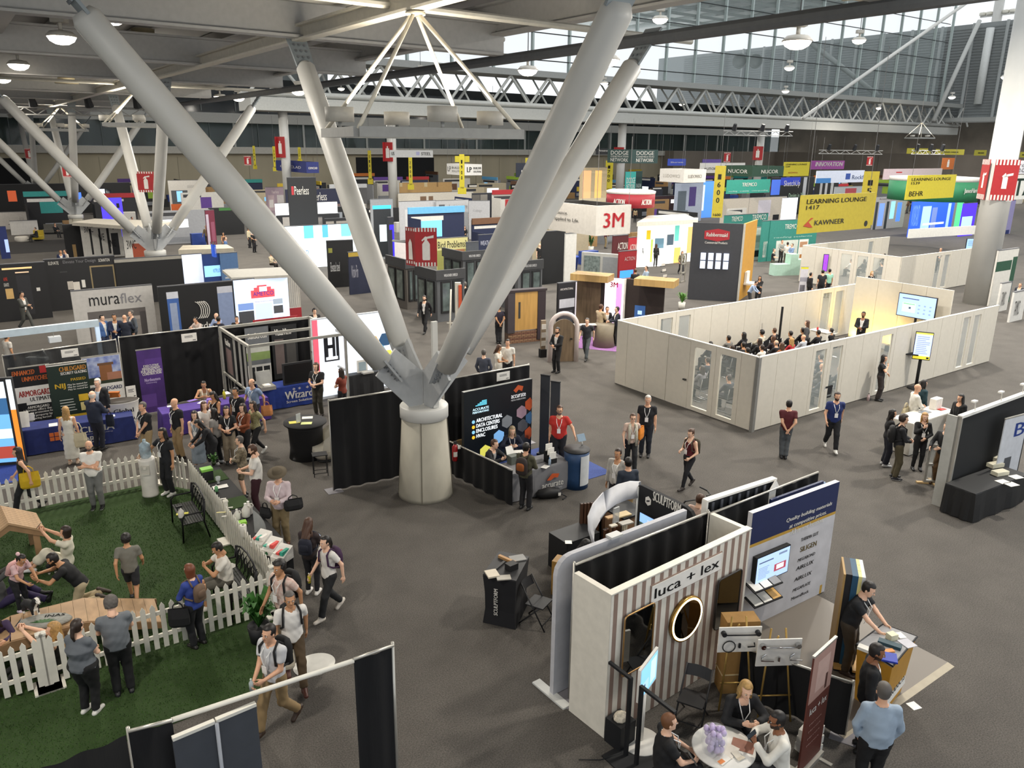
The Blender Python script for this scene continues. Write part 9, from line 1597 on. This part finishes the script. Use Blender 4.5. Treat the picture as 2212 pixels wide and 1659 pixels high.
t=lounge('big olive yellow hanging sign of the near lounge room',1732,422,1891,506,33,'1417',YD);t.text('KAWNEER',M('3a3a30'),.2*t.w,.2*t.h,.6*t.w,.33*t.h,y=-.02);t.add('emblem',MB().prism([(.06*t.w,-.02,.2*t.h),(.15*t.w,-.02,.4*t.h),(.18*t.w,-.02,.4*t.h),(.12*t.w,-.02,.3*t.h),(.18*t.w,-.02,.15*t.h),(.14*t.w,-.02,.15*t.h)],(0,.01,0)),M('a03a20'));o=t.add('round_mark',MB().lathe([(.13,0),(.13,.01),(0,.01)],18),k6);o.rotation_euler=(math.radians(90),0,0);o.location=(.92*t.w,-.0,.14*t.h)
t=lounge('bright yellow hanging sign of the second lounge room with a bear mark',1963,379,2067,432,52,'1539',Y_);t.text('BEHR',k6,.06*t.w,.14*t.h,.34*t.w,.34*t.h,y=-.02,bold=.03)
t=lounge('small far yellow hanging lounge sign with a red mark',1694,350,1750,381,98,'1649',Y_);t.text('ROCKWOOL',M('b03a2a'),.2*t.w,.2*t.h,.56*t.w,.3*t.h,y=-.02)
flat_sign('tiny far yellow hanging sign behind the white builder sign',983,337,1014,350,96,Y_,hang=4)
AN=['1500','1600','1700','1800','1900','2000','2100','2200','2300','2400']
for px0,y0,px1,y1,Y,num in((1868,370,1901,486,50,'1500'),(1546,358,1569,470,62,'1600'),(1309,347,1325,412,92,'1700'),(1135,341,1148,395,106,'1800'),(992,333,1003,410,92,'1900'),(882,338,890,402,100,'2000'),(794,325,801,390,104,'2100'),(643,318,649,346,118,'2200'),(588,316,594,364,112,'2300'),(545,315,550,360,112,'2400')):
 P,wd,h=face(px0,y0,px1,y1,y=Y,ax=4);t=T('aisle_sign','tall yellow aisle sign with the number %s, %s of the row'%(num,('first and closest','second','third','fourth','fifth','sixth','seventh','eighth','ninth','last')[AN.index(num)]),'sign',P,4);b=t.box('panel',YD if Y<70 else Y_,0,0,0,wd,.05,h)
 for i,c_ in enumerate(num):t.text(c_,k6,.3*wd,(.74-.15*i)*h,.62*wd,(.84-.15*i)*h,y=-.02,parent=b)
 t.text(num,k6,.14*wd,.03*h,.86*wd,.08*h,y=-.02,parent=b);t.tube('hang_wire',M('5a5a5a'),(wd/2,.02,h),(wd/2,.02,h+4),.015,n=4)
 if Y>70:t.box('foot_board',Y_,-.35*wd,-.02,-.12*h,1.35*wd,.04,.06*h)
corner_sign('white hanging box sign with red brand lettering and black slogan',1289,445,510,1186,1364,36,M('bdb9b2'),[('3M',M('b0202a'),.2,.25,.8,.75)],[('applied to Life.',k6,.14,.34,.66,.5),('Science.',k6,.14,.6,.42,.72)],inner=M('2a2826'))
corner_sign('navy hanging box sign with white angular lettering',661,350,374,595,688,88,M('1f2a6a'),[('CUPACLAD',w6,.15,.35,.88,.55)],[('CUPACLAD',w6,.16,.35,.84,.58)])
corner_sign('dark green double hanging sign with bold white lettering',1366,323,353,1313,1422,84,M('2c4340'),[('DODGE',w6,.16,.6,.84,.9),('CONSTRUCTION',w6,.16,.42,.84,.54),('NETWORK',w6,.16,.1,.84,.36)],[('DODGE',w6,.14,.6,.86,.9),('CONSTRUCTION',w6,.14,.42,.86,.54),('NETWORK',w6,.14,.1,.86,.36)])
corner_sign('dark green hanging band sign with wide white lettering',1626,359,382,1566,1694,84,M('22402f'),[('NUCOR',w6,.28,.3,.82,.65)],[('NUCOR',w6,.14,.3,.84,.65)])
corner_sign('pale cream hanging band sign with thin grey lettering',1478,366,395,1426,1526,74,M('cdc9c2'),[('LUDOWICI',M('9a958c'),.2,.35,.8,.6)],[('LUDOWICI',M('9a958c'),.16,.35,.84,.6)])
flat_sign('sea green hanging banner with white emblem lettering',1571,389,1665,419,76,M('2f8a7a'),[('TREMCO',w6,.34,.5,.68,.78),('roofing   sealants   waterproofing',M('b9d8d0'),.05,.1,.95,.22)])
flat_sign('white hanging sign with dark lettering behind the 1600 aisle sign',1513,352,1610,374,92,M('c9c6c0'),[('AUTODESK',k6,.08,.3,.5,.55)]);flat_sign('rounded royal blue hanging sign above the cream band sign',1443,343,1482,358,110,M('2a3f9a'),[('Sherwin',w6,.15,.4,.85,.6)]);flat_sign('purple and blue hanging sign with a curved edge',1518,344,1558,356,105,M('3a2a6a'));flat_sign('magenta hanging sign with white italic lettering',1753,347,1825,366,104,M('8a3a86'),[('INNOVATION',w6,.12,.35,.95,.85,{'shear':.2})])
flat_sign('white and blue angular hanging sign with a navy emblem',1765,369,1868,396,76,M('cdd3e6'),[('Rockfon',M('5a6a94'),.74,.25,1.1,.6)],[(.6,.25,.7,.75,M('2a4a9a')),(0,0,.3,.4,M('3a78b8'))])
flat_sign('pale pink hanging sign with a red bar',1910,365,2036,388,90,M('cfb9b6'),(),[(.2,.6,.3,.72,M('c03a3a'))])
P=at(2016,400,74);t=T('drum_sign','round green hanging drum sign with white letters and a white top','sign',P,0);t.lathe('drum',M('2f7d55'),[(3.7,-1.3),(3.7,.4)],n=40);t.lathe('top_ring',w6,[(3.7,.4),(3.75,.75),(0,.9)],n=40)
for s_,a_ in(('JamesHardie',-62),('JamesHardie',-118)):
 o=t.text(s_,w6,-1.1,-.6,1.1,-.1,y=-3.76);o.rotation_euler=(0,0,math.radians(90+a_))
P=at(1362,432,62);t=T('drum_sign','red round hanging ring sign with white stroke lettering','sign',P,0);t.lathe('drum',M('97202c'),[(1.85,-.5),(1.85,.5)],n=32);t.lathe('top_ring',w6,[(1.86,.5),(1.9,.68),(1.7,.75)],n=32)
for a_ in(-58,-125):o=t.text('ACTION',w6,-.5,-.25,.5,.15,y=-1.87,shear=.2);o.rotation_euler=(0,0,math.radians(90+a_))
corner_sign('white double hanging sign with a black and red square emblem',1004,355,379,965,1041,92,M('d5d3ce'),[('LP',M('15151a'),.12,.3,.4,.75),('BUILDER',k6,.5,.55,.96,.75),('SOLUTIONS',k6,.5,.25,.96,.42)],[('LP',k6,.06,.3,.24,.75),('BUILDING',k6,.3,.55,.98,.75),('SOLUTIONS',k6,.3,.25,.98,.42)])
flat_sign('grey hanging band with dark lettering in front of the slim column',842,324,935,340,74,M('a9a9a8'),[('US',k6,.03,.3,.1,.75),('STEEL',k6,.72,.3,.95,.72)],[(.6,.3,.68,.8,M('8a8aa8'))]);flat_sign('navy hanging banner with white lettering in front of a black opening',1115,352,1160,383,100,M('1a2030'),[('Hanwha',w6,.25,.1,.8,.5)]);flat_sign('black hanging sign with white lettering beside the dark green double sign',1288,321,1316,334,90,M('17181a'),[('Armstrong',w6,.2,.45,1,.8)])
flat_sign('white hanging sign with huge dark green letters at the picture edge',2190,378,2260,432,50,M('cfcfc9'),[('TA',M('1f3a2c'),.06,.16,.7,.86)]);flat_sign('pale hanging sign with grey lettering above the green letter sign',2196,347,2260,376,62,M('bdbdc2'),[('rch',M('8f8f94'),.06,.55,.5,.85),('eco',M('8f8f94'),.06,.15,.5,.45)])
flat_sign('orange hanging sign with a white standing figure print',2037,341,2063,366,112,M('b8662f'),(),[(.42,.2,.6,.7,w6),(.45,.72,.57,.84,w6)],wires=False)
for i in range(5):flat_sign('yellow printed railing banner of the far gallery, %s from the floodlight mast'%('first','second','third','fourth','fifth')[i],(1960,2022,2106,2146,2200)[i],320+2*i,(2012,2084,2132,2154,2230)[i],332+2*i,150-8*i,M('a89f2f'),[('INNER HARBOR',k6,.3,.35,.8,.6)],ax=-50+60,wires=False)
flat_sign('glass gallery print of teal blocks and white letters on the far window',805,288,905,318,160,M('2c3636',.3),[('AIA',w6,.3,.3,.76,.8)],[(0,.2,.3,1,M('5fb0a4')),(.68,0,1,1,M('26302a')),(.72,.2,.9,.8,M('a8b82f'))],wires=False)
hs('wall_opening',M('0e0f12',.8),62,B1-.15,0,78,B1-.02,6.4);hs('wall_opening_2',M('0e0f12',.8),0,B1-.15,0,12,B1-.02,6.2)
for d,x0,y0,x1,Y in(('long lighting truss with moving heads before the far tan wall',1768,332,1906,120),('short lighting truss in front of the yellow railing banners',1968,333,2040,112),('thin lighting truss under the roof by the third column',30,247,330,60),('lighting truss with two lamps before the far gallery',1562,292,1712,100)):
 P=at(x0,y0,Y);L=on_line(P,6,x1);t=T('lighting_truss',d,'truss',P,6);m=M('a9a8a4')
 for z in(0,.5):t.tube('chord',m,(0,0,z),(L,0,z),.05,n=6)
 for i in range(12):t.tube('lacing',m,(L*i/12,0,.5*(i%2)),(L*(i+1)/12,0,.5*((i+1)%2)),.04,n=4)
 for f in(.15,.55,.9):t.add('spotlight',MB().tube((L*f,0,.6),(L*f,-.3,1.3),.3,.2,8),M('26272a'))
FP=[('man in a grey suit walking with his phone past the dark showroom wall',45,631,1.8,80,'walkphone','jacket','4a4b47','4a4b47','short','black'),('man in a blue blazer chatting in front of the white mural wall',219,682,1.78,70,'stand','jacket','3f5f94','2a3550','short','black'),('man in a navy suit with glasses in the chatting circle',246,680,1.78,20,'belly','jacket','1a2546','1a2540','short','black'),('bald man in a dark suit, back turned, in the chatting circle',268,682,1.76,190,'talk','coat','1a2030','1a2030','bald','grey'),('tall man in a grey blazer at the edge of the chatting circle',283,672,1.86,-40,'pocket','jacket','4a5058','2a2c30','short','salt'),('person with a black backpack at the picture edge behind the drape',12,722,1.75,150,'stand','tee','bdb8b0','333','short','black'),('man in a pale pink shirt bent over a table by the wing emblem wall',424,684,1.3,-30,'sitdesk','long','c9b9b0','333','short','black'),('bald man in a light blue shirt seated by the wing emblem wall',467,676,1.36,-20,'sit','long','8fa0c4','333','bald','dark'),('man in a navy jacket seated with his back turned by the wing emblem wall',471,684,1.34,170,'sit','long','1f2434','222','short','black'),('seated man in black at the end of the wing emblem wall',511,683,1.3,10,'sit','tee','17181c','222','short','black'),('two-tone jacketed visitor near the metal frame top',679,668,1.7,30,'stand','jacket','2a2a2c','222','curly','black'),('woman with a badge standing alone in the far aisle',482,503,1.65,0,'clasp','tank','5a4a48','6a5a52','long','dark'),('man in a grey shirt and black trousers at the far booth screens',428,463,1.75,60,'talk','long','8a8580','1a1a1e','short','black'),('bald man in black behind the cyan screen counter',478,467,1.75,10,'stand','tee','17181c','222','bald','dark'),('person in cream leaning at the far booth by the sloping arm',536,492,1.72,80,'stand','long','c3b89a','1a1a1e','short','black'),('person in black beside the cream one at the far booth',546,500,1.72,60,'talk','tee','121215','15151a','short','black'),('woman in beige sitting in the aisle by the tilted roof frame',585,545,1.3,60,'sit','long','b5a78d','2a2422','bun','dark'),('person in a blue suit behind the dark showroom top',130,541,1.7,30,'stand','jacket','1f2a4a','222','short','dark'),('person in white beside the blue suit behind the dark showroom top',140,540,1.7,-30,'stand','long','cfc4b9','222','short','dark'),('person reclining in a dark jacket on the mustard lounge chair',76,491,1.3,-60,'sitcross','jacket','17181c','3a3a38','short','salt'),('person on a bar stool at the white lounge counter',22,468,1.6,60,'sit','long','2a2a2c','222','long','dark'),('person in a salmon dress in the crowd by the second column',110,452,1.68,180,'stand','long','a8735a','a8735a','mid','brown'),('person in a dark top in the crowd by the second column',96,452,1.7,150,'stand','long','2a2226','222','short','black'),('person in dark red in the crowd by the second column',128,452,1.7,120,'stand','long','3f1c24','222','short','dark'),('person with a blue bag on the grey lounge sofa',118,482,1.3,60,'sit','long','15181c','222','short','dark'),('bearded man in a black suit and lanyard walking between the pavilions',917,639,1.82,-15,'walk','jacket','131317','131317','short','black'),('man in a navy blazer seen inside the window pavilion',912,591,1.78,10,'stand','jacket','1f2b55','222','balding','salt'),('man in a light blue shirt seen through the corner glass',945,596,1.76,120,'stand','long','93a4bd','5a5040','short','brown'),('person in black with grey curls behind the post lift',1004,611,1.76,160,'stand','jacket','131316','131316','curly','salt'),('man in a dark polo with hands behind his back behind the broad arm',1078,660,1.78,-160,'behind','tee','1f1a2a','15151a','short','brown'),('bearded man in a black suit holding a red ball by the arched door',1205,709,1.82,-40,'belly','jacket','121215','121215','short','black'),('grey-haired man in a dark polo walking from the lit counter',1269,688,1.8,-20,'walk','tee','26282e','4a5054','short','salt'),('man in a tan sweater at the round counter, back turned',1298,659,1.82,130,'belly','long','a8977c','17171b','short','brown'),('woman in black behind the round counter',1312,664,1.68,10,'belly','jacket','17171c','222','bun','brown'),('man in a dark suit at the edge of the round counter',1334,664,1.78,-80,'talk','jacket','181b2a','222','short','black'),('woman in a white blouse looking at a phone behind the black drape',1077,747,1.66,70,'phone','tee','d5d0c4','c9c4b8','mid','brown'),('man in a white t-shirt with sunglasses on his collar',1097,735,1.8,-10,'stand','tee','dad6cc','1a1a1e','short','black'),('grey-haired man in a slate sweater, back turned behind the drape',1045,757,1.74,170,'pocket','long','3f4350','222','short','salt'),('man in a black shirt with a lanyard by the black drape tower',1212,529,1.82,5,'pocket','tee','131316','2a3344','bald','grey'),('bald man in a dark suit gesturing by the black drape tower',1176,540,1.78,40,'point','coat','24252c','222','bald','grey'),('man in a black polo half hidden by the grey arm',1166,527,1.8,30,'stand','tee','131316','222','bald','salt'),('man in a black jacket watching the house screen',1373,582,1.76,175,'stand','coat','15151a','15151a','short','brown'),('man in a light blue shirt at the red kiosk',1397,576,1.8,-70,'belly','long','8f9fb0','7a6a52','short','dark'),('woman with long hair in black at the lit white booth',1418,528,1.68,170,'stand','long','1f2020','222','long','brown'),('man in grey beside the lit white booth',1383,526,1.76,160,'stand','long','55544e','a8977c','short','black'),('woman with a lanyard in olive walking by the sample rack',1474,543,1.66,10,'walk','long','5f5a44','2a2a2c','mid','brown'),('man in olive standing inside the bright lit booth',1456,508,1.75,60,'stand','long','5a6040','3a3430','short','dark'),('seated man in black in the bright lit booth',1473,508,1.4,-40,'sit','long','15161a','15161a','short','dark'),('person in pale blue in the bright lit booth',1491,508,1.75,-60,'reachdown','long','8fa9bd','b9bdb5','short','dark'),('man in a black t-shirt with crossed arms by the sea green booth',1672,538,1.8,60,'cross','tee','141418','4a443a','short','salt'),('man in a white shirt, back turned, in the sea green booth',1702,524,1.8,170,'belly','long','d2cfc6','4a4538','short','dark'),('man in a grey shirt facing out of the sea green booth',1690,519,1.8,10,'talk','long','8a8d88','222','short','dark'),('man in a blue shirt at the edge of the sea green booth',1712,527,1.78,-70,'belly','long','6f86a8','222','short','brown'),('woman with long dark hair in black beside the gold tower side',1642,597,1.7,-30,'cross','long','131316','131316','mid','black'),('person in pale blue stooping at the changing table',1632,609,1.6,60,'reachdown','long','9fb0cc','333','short','dark'),('person in red raising a hand by the grey frame booth',839,508,1.7,0,'chin','tee','a82430','222','short','black'),('person in white at the white exhibit counter',913,466,1.7,0,'stand','long','d5d3cc','8a857a','short','brown'),('dark-haired person seated at the far exhibit desk',1004,488,1.4,0,'sit','long','17171c','222','mid','black'),('man in black standing at the far exhibit tables',1012,462,1.7,60,'stand','long','141416','141416','short','dark'),('tall man in black at the far exhibit tables',1031,463,1.75,-60,'stand','long','17171a','17171a','short','dark'),('man in a suit at the picture edge counter',2205,612,1.7,-60,'stand','jacket','222834','222','short','salt')]
for i,(d,x,y,h,f,po,tk,tc,bc,hk,hc)in enumerate(FP):person(d,head=(x,y),h=h,face=f,pose=po,fem=hk in('long','mid','bun'),top=(tk,tc),bot=('pants',bc),hair=(hk,hc),skin=(1,0,2)[i%3],lany='lanyard' in d,beard='dark' if 'bearded' in d else None)
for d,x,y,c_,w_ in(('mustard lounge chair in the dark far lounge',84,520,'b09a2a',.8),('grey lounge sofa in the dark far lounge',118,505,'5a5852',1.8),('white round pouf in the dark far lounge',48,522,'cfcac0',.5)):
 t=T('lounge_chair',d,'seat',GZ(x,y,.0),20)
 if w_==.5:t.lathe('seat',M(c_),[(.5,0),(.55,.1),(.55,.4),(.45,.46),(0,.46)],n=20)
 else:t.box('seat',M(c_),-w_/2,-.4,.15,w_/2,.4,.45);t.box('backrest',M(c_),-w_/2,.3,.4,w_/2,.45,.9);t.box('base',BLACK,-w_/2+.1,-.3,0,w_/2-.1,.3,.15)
for i in range(4):
 t=T('bar_stool','black wire bar stool, %s along the white lounge counter'%('first','second','third','fourth')[i],'stool',GZ(28+i*11,501-i,0),0);t.box('seat',BLACK,-.2,-.2,.72,.2,.2,.76);t.tube('leg',BLACK,(-.2,0,0),(-.18,0,.72),.02,n=5);t.tube('leg',BLACK,(.2,0,0),(.18,0,.72),.02,n=5)
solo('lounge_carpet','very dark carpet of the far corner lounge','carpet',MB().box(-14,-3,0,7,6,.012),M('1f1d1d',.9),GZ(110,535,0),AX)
#  far rows: plain booths and visitors that fill the hall
rr=random.Random(11);OCC=[(o.matrix_world.translation.x if False else o.location.x,o.location.y)for o in SC.objects if o.parent is None and o.get('category')in('display','pavilion','wall','column','booth','tower','canopy','roof','stand')]
WC=[('white','c9c6bf'),('black','141518'),('grey','77797c'),('navy','1b2444'),('charcoal','2a2b2f'),('beige','b5a98f'),('oak','8f7048'),('silver','9c9ea2')]
PC2=[('teal','2f8f8a'),('orange','c8702a'),('sky blue','!6ab0e0'),('red','a8282e'),('lime','8fae3a'),('white','!e4e8ec'),('purple','5a3a8a'),('yellow','c9ac2f'),('brown','6a4a34')]
CC=[('black','17181a'),('white','d0cdc6'),('wooden','93734a'),('blue','25408a')]
combo=[(w_,p_,c_)for w_ in WC for p_ in PC2 for c_ in CC];rr.shuffle(combo);nb=0
for b in(47,56,66,75,93,102,112,121,130):
 for i in range(28):
  a=-34+i*7.2+rr.uniform(-1,1);p=hall(a,b+rr.uniform(-1.2,1.2));x,y=prj(p+Vector((0,0,1)))
  if a>168 or not(-60<x<2260)or y>545 or nb>=130:continue
  if a>40 and b<60 and x>1640:continue
  if min(math.hypot(p.x-q[0],p.y-q[1])for q in OCC)<4.6 or rr.random()<.08:continue
  (wn,wc),(pn,pc),(cn,cc)=combo[nb];nb+=1;OCC.append((p.x,p.y));w_,h_=rr.uniform(3,5.6),rr.uniform(2.3,3.6)
  t=T('exhibit_booth','%s far booth with %s print and a %s counter'%(wn,'an orange' if pn=='orange' else 'a '+pn,cn),'booth',(p.x,p.y,0),AX+rr.choice((0,0,0,-90)))
  b_=t.box('back_panel',M(wc),-w_/2,0,0,w_/2,.1,h_);u=rr.uniform(.05,.5);v=rr.uniform(.25,.5)
  t.art('print',-w_/2,0,w_/2,h_,M(wc),[(u,v,u+rr.uniform(.2,.45),v+rr.uniform(.2,.4),mm(pc)),(.05,.84,.05+rr.uniform(.3,.8),.94,M('d5d2cc' if wn in('black','navy','charcoal')else '35363a')),(rr.uniform(.1,.6),.05,rr.uniform(.65,.95),.2,M('8a8d92'))],y=-.02,parent=b_)
  t.box('side_panel',M(wc),-w_/2,-rr.uniform(.8,2),0,-w_/2+.08,0,h_*rr.uniform(.5,1));t.box('counter',M(cc),.1*w_,-2,0,.1*w_+rr.uniform(1,1.8),-1.4,1.0)
  if rr.random()<.5:t.box('header',M(pc.lstrip('!')),-w_/2,-.12,h_,w_/2,.06,h_+.5)
FC=[('grey','6f6d6a'),('black','15161a'),('white','cfccc6'),('navy','1d2744'),('olive','5a5640'),('brown','5f4632'),('blue','46648f'),('maroon','52202a'),('tan','9c8a6a')]
FT=[('suit','jacket'),('t-shirt','tee'),('sweater','long')];FB=[('dark','1c1d22'),('khaki','857454'),('grey','55585c')]
cb_=[(c_,t_,b_)for c_ in FC for t_ in FT for b_ in FB];rr.shuffle(cb_);n=0
while n<78:
 b=rr.choice((44,51.5,61,70.5,84,97.5,107,116));p=hall(rr.uniform(-30,150),b+rr.uniform(-1.5,1.5));x,y=prj(p+Vector((0,0,1.2)))
 if not(0<x<2212)or y>540 or min(math.hypot(p.x-q[0],p.y-q[1])for q in OCC)<1.3:continue
 if x>1640 and y>480:continue
 (cn,cc),(tn,tk),(bn,bc)=cb_[n];n+=1;OCC.append((p.x,p.y))
 person('tiny far visitor in a %s %s and %s trousers'%(cn,tn,bn),pos=p,h=rr.uniform(1.6,1.85),face=rr.choice((0,90,180,270)),pose=('walk','stand','pocket','belly')[n%4],fem=n%3==0,top=(tk,cc),bot=('pants',bc),hair=(('long' if n%3==0 else 'short'),('black','brown','salt','dark','blond')[n%5]),skin=n%4,lod=2)
